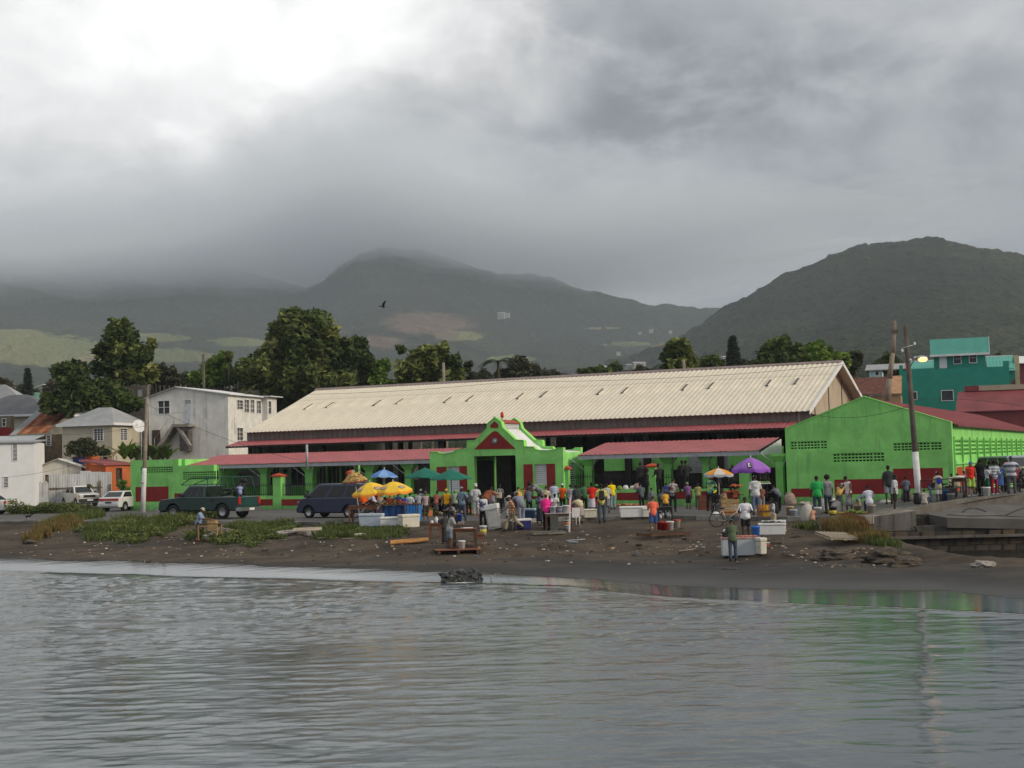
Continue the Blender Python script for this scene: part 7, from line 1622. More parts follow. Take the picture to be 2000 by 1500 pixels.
P('blackman', 1917, 970, 896, 190, 'point', 3, ('capback', (.02, .02, .02)), ('baggy', (.012, .012, .014)), ('trousers', (.012, .012, .014)), 'big man all in black with arm outstretched on the ramp', Y=66.5, wide=1.12)
P('whitegreen', 1928, 965, 909, 100, 'hold', 3, 'short', ('tee', (.66, .67, .70)), ('shorts', (.02, .12, .07)), 'person in white T-shirt and green shorts behind a white bucket', Y=66.9)
P('redpants', 1943, 967, 899, 0, 'hold', 3, 'afro', ('long', (.55, .57, .60), (.25, .27, .32), 7), ('wide', (.27, .02, .055)), 'woman in pale striped jumper and wine red trousers', shoe=(.5, .5, .5), Y=66.9, wide=1.1)
P('bluedress', 1955, 962, 905, 150, 'stand', 3, 'bun', ('dress', (.07, .16, .42)), None, 'woman in blue dress behind the wine red trousers', Y=69.2)
P('darkgreen', 1965, 963, 903, 40, 'stand', 3, ('wrap', (.45, .03, .08)), ('tee', (.10, .14, .10)), ('trousers', (.03, .03, .035)), 'person in red headwrap and dark green top beside the big striped shirt man', Y=69.4)
P('bigman', 1977, 966, 891, -25, 'hips', 3, ('cap', (.08, .06, .06)), ('baggy', (.55, .57, .62), (.12, .14, .18), 4), ('trousers', (.10, .105, .115)), 'big man in broad striped T-shirt and grey trousers near the right edge', Y=67.2, wide=1.2)
P('edgewoman', 1993, 962, 912, 60, 'workmild', 3, ('wrap', (.55, .5, .25)), ('long', (.04, .04, .045)), ('skirt', (.03, .03, .035)), 'person in black and cream scarf at the right frame edge', Y=69.0)
P('crowd1', 1935, 958, 901, 200, 'stand', 3, 'afro', ('tee', (.05, .05, .06)), ('trousers', BLK), 'dark haired person behind the white bucket on the ramp', Y=70.5)
P('crowd2', 1870, 965, 925, 150, 'sit', 1, 'short', ('baggy', (.4, .36, .24)), ('skirt', (.2, .15, .12)), 'person seated low beside the brown stand at the wing corner', Y=69.0)
P('crowd3', 1909, 960, 906, 30, 'stand', 1, 'short', ('tee', (.55, .05, .03)), ('trousers', (.1, .1, .12)), 'person in red top partly behind the man in black', Y=70.8)
for i, (px, hy, pose, face, lab) in enumerate(((1252, 903, 'stand', 160, 'dark silhouette of a person standing left of the capped pillar'), (1288, 906, 'hold', 200, 'dark silhouette of a person standing right of the capped pillar'), (1333, 899, 'relax', 150, 'dark silhouette of the left one of two men talking'), (1341, 899, 'hips', 210, 'dark silhouette of the right one of two men talking'), (1264, 915, 'stand', 90, 'lower dark silhouette against the capped pillar'), (1405, 915, 'stand', 90, 'dark figure behind the orange umbrella'), (1432, 908, 'stand', 0, 'dark figure left of the purple umbrella'), (1494, 907, 'stand', 0, 'dark figure above the right side of the purple umbrella'))):
 Yd = 78.6-(px-1250)*.004*1.8; zf = PY(px, hy, Yd).z-1.78
 P('sil%d' % i, px, PY(px, hy, Yd) and 900+0, hy, face, pose, 3, 'short', ('tee', (.03, .03, .035)), ('trousers', (.02, .02, .022)), lab, Y=Yd, z=zf) if False else None
 e = person('sil%d' % i, px, hy+1.78*F/Yd, hy, face, pose, 3, 'short', ('tee', (.03, .03, .035)), ('trousers', (.02, .02, .022)), lab, Y=Yd)
for i, (px, fy, hy, fc_, ps, sk_, hd_, tp_, bt_2, Yc, lab) in enumerate((
 (818, 1003, 955, 200, 'stand', 1, 'short', ('tee', (.30, .32, .36)), ('trousers', DGR), 73.0, 'person in grey top left of the vegetable counter'),
 (852, 1001, 953, 160, 'workmild', 3, 'bun', ('tee', (.35, .12, .10)), ('skirt', DGR), 73.2, 'woman in brick red top at the vegetable counter'),
 (889, 1002, 952, 185, 'hold', 1, 'wrap', ('baggy', (.28, .34, .26)), ('skirt', BLK), 73.0, 'woman in sage top behind the yellow vest man'),
 (916, 1000, 950, 170, 'stand', 3, 'short', ('tee', (.06, .07, .10)), ('trousers', BLK), 72.9, 'dark dressed person at the right end of the vegetable counter'),
 (977, 1000, 948, 10, 'stand', 3, 'short', ('tee', (.12, .13, .14)), ('trousers', BLK), 78.0, 'dark figure standing inside the gatehouse doorway'),
 (1012, 1003, 948, 150, 'hold', 2, 'short', ('tee', (.55, .50, .42)), ('shorts', DGR), 71.4, 'person in beige T-shirt at the doorway right jamb'),
 (1034, 1005, 950, 190, 'workmild', 3, ('cap', (.1, .1, .3)), ('tee', (.10, .12, .16)), ('trousers', BLK), 70.6, 'person in navy cap behind the blue grey tracksuit'),
 (1115, 1000, 944, 160, 'stand', 1, 'short', ('tee', (.35, .33, .38)), ('trousers', JEAN), 72.4, 'person in mauve grey top at the narrow capped pillar'),
 (1142, 1000, 941, 200, 'hold', 3, 'short', ('tee', (.06, .16, .08)), ('trousers', BLK), 72.2, 'person in bottle green top left of the red topped woman'),
 (1186, 1003, 946, 170, 'stand', 1, 'short', ('baggy', (.50, .48, .44)), ('skirt', (.2, .2, .22)), 71.6, 'person in cream top half behind the man with dark backpack'),
 (1254, 1001, 948, 200, 'workmild', 3, 'short', ('tee', (.10, .12, .14)), ('trousers', BLK), 73.6, 'dark dressed person left of the capped pillar foot'),
 (1345, 992, 941, 185, 'workmild', 1, 'wrap', ('tee', (.20, .10, .22)), ('skirt', BLK), 74.6, 'woman in plum top at the bench by the low wall'),
 (1364, 993, 943, 160, 'hold', 3, 'short', ('tee', (.32, .30, .12)), ('trousers', DGR), 74.2, 'person in olive yellow top left of the red brown crate'),
 (1436, 1000, 950, 120, 'workmild', 3, 'short', ('tee', (.35, .10, .05)), ('trousers', BLK), 68.9, 'person in rust top behind the wooden crate'),
 (1522, 1000, 952, 200, 'bendwork', 1, 'short', ('tee', (.16, .17, .20)), ('trousers', BLK), 69.0, 'person bending in slate at the entrance left of the pinkish sack'),
 (1640, 1003, 948, 150, 'bendwork', 3, 'wrap', ('tee', (.45, .30, .10)), ('skirt', DGR), 65.8, 'woman in ochre top bending over plantains'),
 (1771, 985, 930, 170, 'stand', 3, 'short', ('tee', (.12, .14, .18)), ('trousers', BLK), 70.0, 'dark dressed person against the panel left of the pole'),
 (1858, 972, 925, 30, 'hold', 1, 'short', ('tee', (.40, .38, .34)), ('skirt', (.1, .1, .12)), 70.4, 'person in stone top behind the blue barrel'),
 (1905, 964, 912, 200, 'hold', 3, 'bun', ('tee', (.15, .25, .40)), ('skirt', DGR), 69.6, 'woman in slate blue top behind the man in black'),
 (1960, 960, 908, 170, 'hold', 1, 'short', ('tee', (.5, .48, .3)), ('trousers', BLK), 71.4, 'person in khaki top deep in the ramp crowd'),
 (1985, 963, 906, 190, 'stand', 3, 'short', ('tee', (.30, .05, .05)), ('trousers', DGR), 71.0, 'person in dark red top behind the big striped man'))):
 person('x%d' % i, px, fy, hy, fc_, ps, sk_, hd_ if isinstance(hd_, tuple) or hd_ != 'wrap' else ('wrap', (.3, .3, .28)), tp_, bt_2, lab, Y=Yc, z=None if px > 1760 else 0)
# ================================================================== VEHICLES
TYRE = mat('tyre_rubber', (.022, .022, .022), .85, .2, 6); RIM = mat('steel_rim', (.42, .42, .43), .35, .1, 4, metal=.7); CHR = mat('chrome', (.55, .55, .56), .2, .1, 4, metal=.9); TAIL = mat('tail_red', (.50, .02, .015), .25, .1, 5, spec=.5); HEADL = mat('headlight_glass', (.55, .57, .58), .15, .1, 5, spec=.7); BLKP = mat('black_plastic', (.025, .025, .027), .6, .2, 5)
CGLASS = mat('car_glass', (.015, .018, .02), .12, .2, 2, spec=.45)
def wheel(parent, x, y, r, side):
 w_ = bpy.data.objects.new('wheel', None); COL.objects.link(w_); w_.parent = parent; w_.location = (x, y, r); w_.empty_display_size = .1
 k = ('wheel', round(r, 2))
 if k not in PM:
  M_ = Matrix.Rotation(R(90), 4, 'X'); t = .11
  PM[k] = (MB().lathe([(r*.6, -t), (r*.92, -t), (r, -t*.7), (r, t*.7), (r*.92, t), (r*.6, t), (r*.6, -t)], 24, M=M_).mesh('tyre', TYRE), MB().lathe([(.0001, -t*.5), (r*.2, -t*.55), (r*.24, -t*.35), (r*.5, -t*.45), (r*.58, -t*.9), (r*.62, -t*.9), (r*.62, t*.9), (r*.5, t*.5), (.0001, t*.5)], 20, M=M_).mesh('rim', RIM))
 put('tyre', PM[k][0], w_); put('rim', PM[k][1], w_, rot=(0, 0, 0 if side < 0 else math.pi))
def car(name, label, loc, heading, L_, W_, outline, cabin, wheels, r, col, glassy, extras, belt, group=None, cat='car', wb=None):
 """outline: (x,z) body side without arches, nose at +x, bottom edge implied at zb; cabin: rear-bottom, rear-top, front-top, front-bottom"""
 e = thing(name, label, cat, loc, heading, group); pm = mat(name+'_paint_'+label[:12].replace(' ', '_'), col, .32, .06, 1.5, spec=.5, coat=.5)
 zb = .30*r/.33+(.10 if r > .38 else 0)
 bot = [(outline[-1][0], zb)]
 # bottom edge from nose to tail with wheel arches
 pts = list(outline); edge = []
 for wx in sorted(wheels):
  a = r*1.18; th0 = math.asin(min(1, max(-1, (zb-r)/a)))
  for k in range(9): th = math.pi-th0-(math.pi-2*th0)*k/8; edge.append((wx+a*math.cos(th), r+a*math.sin(th)))
 poly = pts+[(pts[-1][0], zb)]+edge+[(pts[0][0], zb)]
 o = MB().prism(poly, -W_/2, W_/2, 'y').build('body', pm, e); bevel(o, .05, 3)
 MB().box(min(p[0] for p in pts)+.15, max(p[0] for p in pts)-.15, -W_/2+.18, W_/2-.18, zb-.03, zb+.3).build('underbody', BLKP, e)
 (x0, z0), (x1, z1), (x2, z2), (x3, z3) = cabin; tp = .16; y0 = W_/2-.03; y1 = y0-tp
 a = MB(); a.add([(x0, -y0, z0), (x3, -y0, z3), (x3, y0, z3), (x0, y0, z0), (x1, -y1, z1), (x2, -y1, z2), (x2, y1, z2), (x1, y1, z1)], [(3, 2, 1, 0), (4, 5, 6, 7), (0, 1, 5, 4), (1, 2, 6, 5), (2, 3, 7, 6), (3, 0, 4, 7)]); c = a.build('cabin', pm, e); bevel(c, .05, 3)
 def sp(x, z, s_, out=.012): f = (z-z0)/(z1-z0); return (x, s_*(y0-tp*f+out), z)
 zA, zB = z0+.06*(z1-z0)+.02, z1-.13*(z1-z0)
 def xr(z): return x0+(x1-x0)*(z-z0)/(z1-z0)
 def xf(z): return x3+(x2-x3)*(z-z3)/(z2-z3)
 for s_ in (-1, 1):
  for (f0, f1) in glassy:
   def X(f, z): return xr(z)+.08+(xf(z)-.08-xr(z)-.08)*f
   v = [sp(X(f0, zA), zA, s_), sp(X(f1, zA), zA, s_), sp(X(f1, zB), zB, s_), sp(X(f0, zB), zB, s_)]; v2 = [(p[0], p[1]-s_*.02, p[2]) for p in v]
   MB().add(v+v2, [(0, 1, 2, 3), (7, 6, 5, 4), (0, 1, 5, 4), (1, 2, 6, 5), (2, 3, 7, 6), (3, 0, 4, 7)]).build('side_window', CGLASS, e)
  MB().cbox((xf(zA)-.12, s_*(y0+.12), zA+.06), (.12, .18, .13)).build('wing_mirror', BLKP if cat != 'sedan' else pm, e)
 for (xa, sgn, nm) in ((xf, 1, 'windscreen'), (xr, -1, 'rear_window')):
  v = []
  for z in (zA, zB): w2 = y0-tp*(z-z0)/(z1-z0)-.1; v += [(xa(z)+sgn*.012, -w2, z), (xa(z)+sgn*.012, w2, z)]
  v = [v[0], v[1], v[3], v[2]]; v2 = [(p[0]-sgn*.02, p[1], p[2]) for p in v]
  MB().add(v+v2, [(0, 1, 2, 3), (7, 6, 5, 4), (0, 1, 5, 4), (1, 2, 6, 5), (2, 3, 7, 6), (3, 0, 4, 7)]).build(nm, CGLASS, e)
 xn = pts[0][0]; xt = pts[-1][0]
 for wx in wheels:
  for s_ in (-1, 1): wheel(e, wx, s_*(W_/2-.12), r, s_)
 for (nm, x, y, z, sx_, sy_, sz_, m) in extras:
  for s_ in ((-1, 1) if y else (1,)): MB().cbox((x, s_*y, z), (sx_, sy_, sz_)).build(nm, m, e)
 # door seams
 a = MB()
 for f in [g_[0] for g_ in glassy]+[glassy[-1][1]]:
  x = xr(z0)+.08+(xf(z0)-.08-xr(z0)-.08)*f
  for s_ in (-1, 1): a.box(x-.008, x+.008, s_*W_/2-.003, s_*W_/2+.003, zb+.08, z0)
 a.build('door_seam', BLKP, e, kind='stuff')
 return e
def place(px, py, heading, wx, wy):  # world location so that the wheel (wx,wy) touches the road at the pixel
 q = G(px, py); c, s_ = math.cos(heading), math.sin(heading); return Vector((q.x-(wx*c-wy*s_), q.y-(wx*s_+wy*c), 0))
HD = math.pi+ANG
lc = place(437, 1014.5, HD, -1.65, .82)
pk = car('pickup_truck', 'dark green pickup truck with ladder rack and chrome rear bumper', lc, HD, 5.6, 1.98,
 [(2.78, .62), (2.74, .98), (2.55, 1.10), (1.55, 1.20), (1.35, 1.24), (-2.72, 1.20), (-2.78, .62)], [(-.45, 1.2), (-.38, 1.84), (.72, 1.86), (1.38, 1.2)], (1.75, -1.65), .40, (.007, .033, .029), ((.04, .27), (.33, .60), (.66, .97)),
 [('headlight', 2.77, .78, .85, .06, .30, .18, HEADL), ('tail_light', -2.79, .90, .98, .06, .16, .38, TAIL), ('door_handle', .3, 1.0, 1.05, .12, .03, .03, BLKP), ('fuel_flap', -1.0, .995, 1.02, .18, .008, .16, BLKP)], 1.2, cat='pickup truck')
MB().prism([(-2.62, -1.0), (-2.95, -1.0), (-2.95, 1.0), (-2.62, 1.0)], .42, .62, 'z').build('rear_bumper', CHR, pk); MB().box(2.66, 2.92, -.98, .98, .38, .60).build('front_bumper', CHR, pk); MB().box(2.73, 2.80, -.6, .6, .68, .95).build('grille', BLKP, pk)
MB().box(-2.80, -2.77, -.86, .86, .70, 1.16).build('tailgate', mat('pickup_green_dull', (.012, .05, .045), .5, .2, 2), pk); MB().box(-2.97, -2.955, -.22, .22, .46, .58).build('number_plate', WHITE, pk); MB().box(-2.66, -.7, -.86, .86, 1.201, 1.206).build('bed_floor', BLKP, pk)
a = MB(); rk_ = .026
for s_ in (-.88, .88):
 a.path([(1.5, s_*.6, 1.9), (.55, s_, 2.28), (-2.3, s_, 2.28), (-2.6, s_, 1.22)], rk_, 6); a.path([(1.5, s_*.6, 1.9), (-.5, s_, 1.9)], rk_*.8, 6)
 for x in (-.62, -1.6): a.tube((x, s_, 1.2), (x, s_, 2.28), rk_, n=6)
 a.tube((-.62, s_, 1.22), (-1.6, s_, 2.26), rk_*.7, n=6)
for x in (.55, -.6, -1.6, -2.3): a.tube((x, -.88, 2.28), (x, .88, 2.28), rk_, n=6)
a.build('ladder_rack', mat('rack_green', (.012, .07, .05), .5, .2, 4), pk)
# gear piled in the pickup bed
def W2(e, p): return e.matrix_basis @ Vector(p) if False else Matrix.Translation(e.location) @ Matrix.Rotation(e.rotation_euler.z, 4, 'Z') @ Vector(p)
for (nm, lab, p, build) in (('outboard_motor', 'black and grey outboard motor propped in the pickup bed', (-2.2, -.3, 1.22), lambda m: m.ell((0, 0, .85), (.24, .12, .14), 12, 8).tube((0, 0, .8), (.05, 0, .1), .09, .06, 8).ell((.1, 0, .15), (.2, .05, .08), 8, 6)),
       ('gear_heap', 'tangled dark fishing gear heaped in the pickup bed', (-1.9, .3, 1.22), lambda m: [m.ell((random.uniform(-.5, .5), random.uniform(-.3, .3), random.uniform(.05, .45)), (random.uniform(.06, .26), random.uniform(.04, .1), random.uniform(.03, .09)), 8, 6) for _ in range(22)] and m)):
 e = thing(nm, lab, nm.replace('_', ' '), W2(pk, p), HD); build(MB()).build('casing' if nm[0] == 'o' else 'gear', BLKP, e)
van_l = place(604.5, 1013, HD, 1.35, .74)
vn = car('minivan', 'dark blue minivan parked beside the fruit stall', van_l, HD, 4.2, 1.72,
 [(2.05, .55), (2.06, .80), (1.85, 1.02), (1.6, 1.08), (-1.98, 1.08), (-2.02, .55)], [(-1.98, 1.05), (-1.85, 1.80), (.75, 1.82), (1.62, 1.05)], (1.35, -1.15), .31, (.012, .018, .055), ((.02, .28), (.32, .62), (.67, .97)),
 [('headlight', 2.03, .66, .82, .06, .28, .16, HEADL), ('tail_light', -2.02, .76, 1.0, .05, .12, .34, TAIL), ('door_handle', .4, .865, .98, .12, .03, .03, BLKP)], 1.08, cat='van')
MB().box(1.98, 2.12, -.82, .82, .30, .56).build('front_bumper', BLKP, vn); MB().box(-2.12, -1.98, -.82, .82, .32, .56).build('rear_bumper', BLKP, vn)
wp_ = place(149, 991.5, R(-53), 1.35, -.72)
wv = car('pickup_truck', 'old white double cab pickup facing the road by the sheet fence', wp_, R(-53), 4.7, 1.68,
 [(2.3, .55), (2.3, .98), (2.15, 1.05), (1.25, 1.12), (-2.3, 1.08), (-2.3, .55)], [(-.95, 1.08), (-.85, 1.66), (.55, 1.68), (1.15, 1.1)], (1.45, -1.35), .35, (.62, .63, .60), ((.02, .45), (.52, .97)),
 [('headlight', 2.31, .62, .86, .04, .26, .18, HEADL), ('indicator', 2.31, .79, .86, .04, .08, .18, mat('amber', (.6, .25, .02), .3))], 1.1, cat='pickup truck')
MB().box(2.29, 2.34, -.46, .46, .76, .96).build('grille', BLKP, wv); MB().box(2.28, 2.46, -.84, .84, .42, .66).build('front_bumper', BLKP, wv); MB().box(2.465, 2.475, -.24, .24, .5, .61).build('number_plate', WHITE, wv)
gs = car('estate_car', 'light grey estate car parked behind the white saloon', place(185, 985, R(-48), 1.2, -.72)+Vector((1.0, 1.6, 0)), R(-48), 4.3, 1.68,
 [(2.1, .5), (2.1, .78), (1.9, .92), (1.0, 1.0), (-2.1, 1.0), (-2.12, .5)], [(-2.05, 1.0), (-1.75, 1.48), (.35, 1.5), (1.1, 1.0)], (1.35, -1.25), .31, (.36, .36, .33), ((.02, .3), (.34, .64), (.68, .97)),
 [('headlight', 2.1, .62, .76, .05, .28, .14, HEADL), ('tail_light', -2.12, .74, .85, .05, .16, .22, TAIL)], 1.0)
ws = car('saloon_car', 'white saloon car seen from behind at the stepped wall corner', place(208, 999.5, R(72), -1.3, .72), R(72), 4.3, 1.66,
 [(2.1, .5), (2.1, .72), (1.9, .88), (1.0, .95), (-1.4, .98), (-2.05, .96), (-2.12, .5)], [(-1.75, .95), (-1.15, 1.38), (.35, 1.4), (1.1, .95)], (1.35, -1.3), .31, (.66, .68, .68), ((.02, .45), (.52, .97)),
 [('tail_light', -2.1, .56, .82, .05, .42, .14, TAIL), ('headlight', 2.1, .6, .68, .05, .3, .12, HEADL)], .95)
MB().box(-2.13, -2.10, -.34, .34, .76, .88).build('garnish', TAIL, ws); MB().box(-2.17, -2.14, -.24, .24, .55, .67).build('number_plate', BLKP, ws); MB().box(-2.22, -2.05, -.8, .8, .40, .56).build('rear_bumper', mat('white_bumper', (.6, .62, .62), .5), ws)
ec = car('saloon_car', 'white car tail with red light cut by the left frame edge', Vector((PY(-42, 990, 96).x, 96, 0)), R(178), 4.2, 1.66,
 [(2.1, .5), (2.1, .72), (1.9, .88), (1.0, .95), (-1.4, .98), (-2.05, .96), (-2.12, .5)], [(-1.75, .95), (-1.15, 1.38), (.35, 1.4), (1.1, .95)], (1.35, -1.3), .31, (.62, .62, .62), ((.02, .45), (.52, .97)), [('tail_light', -2.1, .6, .82, .05, .4, .16, TAIL)], .95)
rc_ = PY(1976, 940, 77); rc_.z = .62
rv = car('estate_car', 'silver blue car behind the crowd on the ramp', rc_, R(-65), 4.3, 1.7,
 [(2.1, .5), (2.1, .85), (1.9, 1.0), (1.0, 1.1), (-2.1, 1.1), (-2.12, .5)], [(-2.05, 1.1), (-1.75, 1.75), (.35, 1.78), (1.1, 1.1)], (1.35, -1.25), .33, (.22, .27, .33), ((.02, .3), (.34, .64), (.68, .97)), [('headlight', 2.1, .62, .86, .05, .28, .14, HEADL)], 1.1)
# ================================================================== UMBRELLAS, STALLS, GOODS
POLEW = mat('umbrella_pole', (.6, .58, .52), .5, .1, 4)
def umbrella(label, px, ytop, yrim, wpx, Y, cols, foot=0., ribs=8, val=.14, tilt=(0, 0), flat=1.0, logo=None, pole_m=None, zf=None, name='umbrella', group=None):
 top = PY(px, ytop, Y); rim = PY(px, yrim, Y); r = wpx/2*Y/F; h = top.z-rim.z; zf = float(gz(top.x, top.y)) if zf is None else zf
 e = thing(name, label, 'umbrella', (top.x, top.y, zf), group=group); e.rotation_euler = (tilt[0], tilt[1], random.uniform(0, .5)); H = top.z-zf
 MB().tube((0, 0, 0), (0, 0, H+.04), .022, n=8).build('pole', pole_m or POLEW, e); MB().ell((0, 0, H+.05), (.03, .03, .05), 8, 6).build('finial', pole_m or POLEW, e)
 seg = ribs*4; rings = 7
 for k in range(ribs):
  V = []; Fq = []
  for i in range(rings+1):
   f = i/rings
   for j in range(5):
    u = j/4; an = 2*math.pi*(k+u)/ribs; sag = 4*u*(1-u)
    rr = r*f*(1-.05*sag*f); z = H-h*(f**1.5*flat+f*(1-flat))-(.035*sag*f*r); V.append((rr*math.cos(an), rr*math.sin(an), z))
  for j in range(5): u = j/4; an = 2*math.pi*(k+u)/ribs; sag = 4*u*(1-u); V.append((r*1.0*(1-.04*sag)*math.cos(an), r*(1-.04*sag)*math.sin(an), H-h-.035*sag*r-val*(.75+.25*sag)))
  for i in range(rings+1):
   for j in range(4): a_ = i*5+j; Fq.append((a_, a_+1, a_+6, a_+5))
  mi = [0 if i < rings-1 or len(cols) < 3 else 0 for i in range(rings) for j in range(4)]+[1]*4
  c0 = cols[k % (len(cols)-1)] if len(cols) > 2 else cols[0]
  me = npmesh('panel', V, Fq, [c0, cols[-1]], True, None, mi); put('canopy_panel', me, e)
  if logo and k % 2 == 0:
   an = 2*math.pi*(k+.5)/ribs; f = .66; z = H-h*(f**1.5*flat+f*(1-flat)); sl = math.atan2(h*1.2, r)
   M_ = Matrix.Rotation(an, 4, 'Z') @ Matrix.Translation((r*f*.97, 0, z-.02)) @ Matrix.Rotation(sl, 4, 'Y'); lb = MB().ell((0, 0, 0), (r*.15, r*.24, .025), 14, 6, 0, M_).ell((0, 0, .004), (r*.11, r*.19, .026), 14, 6, 1, M_).box(-r*.03, r*.03, -r*.14, r*.14, .02, .034, 2, M_); lb.build('logo', logo, e)
 a = MB()
 for k in range(ribs): an = 2*math.pi*k/ribs; a.tube((0, 0, H-h*.9), (r*.6*math.cos(an), r*.6*math.sin(an), H-h*.58), .008, n=4)
 a.build('stretcher', pole_m or POLEW, e, kind='stuff'); return e
def um(c, tr=None): return cloth(c)
YEL = mat('umbrella_yellow', (.80, .52, .05), .8, .08, 3); ORN = mat('umbrella_orange', (.80, .28, .03), .8, .1, 3); LG = [mat('logo_grey', (.30, .26, .2), .8), mat('logo_white', (.62, .6, .5), .8), mat('logo_red', (.45, .16, .1), .8)]
TAN = cloth((.48, .33, .10), (.20, .11, .03), -7., key='umbrella_tan_print'); BLU = mat('umbrella_blue', (.10, .22, .52), .7, .12, 4); BLU2 = mat('umbrella_blue_light', (.20, .36, .66), .7, .1, 4)
umbrella('yellow and orange umbrella with oval logos, left of the open pair', 731, 941, 960, 76, 67.6, [YEL, ORN], logo=LG, tilt=(R(3), R(-7)), val=.13)
umbrella('yellow and orange umbrella with oval logos, right of the open pair', 772, 940, 958, 76, 67.2, [YEL, ORN], logo=LG, tilt=(R(2), R(-4)), val=.13)
umbrella('light blue umbrella rising behind the yellow pair', 747, 917, 930, 56, 69.2, [BLU, BLU2, BLU2], tilt=(0, R(2)), val=.06)
umbrella('tan printed umbrella with maroon lining behind the van', 701, 920, 938, 50, 71.5, [TAN, mat('maroon_lining', (.16, .04, .04), .8)], tilt=(R(2), R(-6)), val=.10)
umbrella('small red umbrella peeking out left of the tan printed umbrella', 688, 921.5, 927, 22, 74.5, [mat('umbrella_red', (.45, .06, .04), .8), mat('umbrella_red', (0, 0, 0))], val=.05)
GRN = mat('umbrella_green', (.012, .14, .10), .8, .12, 2); BP_ = mat('dark_pole', (.04, .04, .04), .5)
umbrella('dark green market umbrella, left of the two, at the gatehouse', 830, 913, 931, 82, 75.5, [GRN, GRN], ribs=6, val=.03, flat=.15, pole_m=BP_); umbrella('dark green market umbrella, right of the two, overlapping the shutter', 881, 916, 935, 84, 74.0, [GRN, GRN], ribs=6, val=.03, flat=.15, pole_m=BP_)
umbrella('orange and white umbrella with pale scalloped edge', 1403, 914.5, 926, 60, 69.8, [mat('umbrella_orange_deep', (.75, .30, .03), .8, .08, 3), mat('umbrella_white', (.62, .6, .55), .8), mat('umbrella_grey_edge', (.38, .42, .45), .8)], val=.14)
pu = umbrella('big purple umbrella with a small black and white emblem', 1466, 893.5, 916, 76, 67.4, [mat('umbrella_purple', (.30, .12, .48), .75, .1, 2), mat('umbrella_purple_deep', (.22, .07, .42), .75)], val=.17)
# square emblem on the purple canopy: dark frame, pale glyph strokes
pq_ = PY(1463, 909, 66.55)-Vector(pu.location); pu.rotation_euler = (0, 0, 0)
M_ = Matrix.Translation(pq_) @ Matrix.Rotation(R(-38), 4, 'X') @ Matrix.Rotation(R(-8), 4, 'Y')
lg = MB().box(-.10, .10, -.03, .0, -.15, .15, 0, M_).box(-.05, .06, -.04, -.031, .07, .11, 1, M_).box(-.055, -.01, -.04, -.031, -.11, .07, 1, M_).box(-.01, .05, -.04, -.031, -.11, -.07, 1, M_).box(0, .05, -.04, -.031, -.02, .02, 1, M_)
lg.build('emblem', [BLKP, WHITE], pu)
# closed yellow umbrella
cu = G(690, 1012); e = thing('closed_umbrella', 'furled yellow umbrella on a white pole beside the van', 'umbrella', cu); e.rotation_euler = (0, R(-4), 0); H = 2.05
MB().tube((0, 0, 0), (0, 0, H), .022, n=8).build('pole', POLEW, e); MB().lathe([(.13, .86), (.16, .95), (.12, 1.08), (.075, 1.18)], 12).build('folded_edge', ORN, e); MB().lathe([(.08, 1.17), (.075, 1.5), (.055, 1.8), (.015, 1.98)], 12).build('folded_canopy', YEL, e); MB().lathe([(.082, 1.28), (.084, 1.38)], 12).build('logo', LG[0], e)
# foam coolers
FOAM = mat('white_foam', (.70, .71, .71), .75, .06, 4); BFOAM = mat('bluish_foam', (.52, .60, .68), .75, .06, 4); CFOAM = mat('cream_foam', (.62, .60, .52), .75, .08, 4)
def cooler(label, px, py, L_, D_, H_, rz, m=FOAM, lid=None, z=None, Y=None, tilt=(0, 0), name='foam_cooler', group=None, latch=None):
 p = G(px, py) if Y is None else PY(px, py, Y);
 if z is not None: p.z = z
 e = thing(name, label, 'cooler', p, group=group); e.rotation_euler = (tilt[0], tilt[1], rz)
 t = .94; a = MB(); hb = H_*.78
 a.add([(-L_/2*t, -D_/2*t, 0), (L_/2*t, -D_/2*t, 0), (L_/2*t, D_/2*t, 0), (-L_/2*t, D_/2*t, 0), (-L_/2, -D_/2, hb), (L_/2, -D_/2, hb), (L_/2, D_/2, hb), (-L_/2, D_/2, hb)], [(3, 2, 1, 0), (4, 5, 6, 7), (0, 1, 5, 4), (1, 2, 6, 5), (2, 3, 7, 6), (3, 0, 4, 7)])
 bevel(a.build('box', m, e), .03, 3); bevel(MB().box(-L_/2-.02, L_/2+.02, -D_/2-.02, D_/2+.02, hb+.004, H_).build('lid', lid or m, e), .035, 3)
 for s_ in (-1, 1): MB().box(s_*(L_/2+.0)-.02, s_*(L_/2)+.02, -.12, .12, hb*.62, hb*.72).build('handle', lid or m, e)
 return e
cg = 'foam coolers in a row below the fruit stall'
cooler('bluish white long foam cooler, left of the row below the fruit stall', 727, 1028, 1.18, .55, .62, R(-14), BFOAM, group=cg); cooler('middle foam cooler of the row below the fruit stall', 763, 1030, .95, .5, .50, R(-2), FOAM, group=cg); cooler('rightmost foam cooler of the row, turned with its end to the sea', 799, 1030, .9, .55, .62, R(28), CFOAM, group=cg)
cooler('blue picnic cooler with white lid behind the striped shirt man', 1023, 1034, .66, .42, .5, R(8), mat('cooler_blue', (.025, .03, .14), .5, .1, 3), FOAM, name='picnic_cooler'); cooler('navy cooler with pale open lid by the blue grey tracksuit', 1036, 1013, .6, .42, .5, R(-20), mat('cooler_navy', (.02, .04, .09), .5, .1, 3), mat('lid_pale_blue', (.3, .42, .52), .6), name='picnic_cooler')
cooler('long white foam cooler lying alone on the kerb', 1237, 1011, 1.30, .5, .52, R(-2), FOAM); cooler('rounded white foam box beside the bending woman', 1152, 1013, .62, .45, .42, R(5), CFOAM)
cooler('flat white foam box under the bending woman', 1127, 1014, .45, .35, .2, R(0), FOAM)
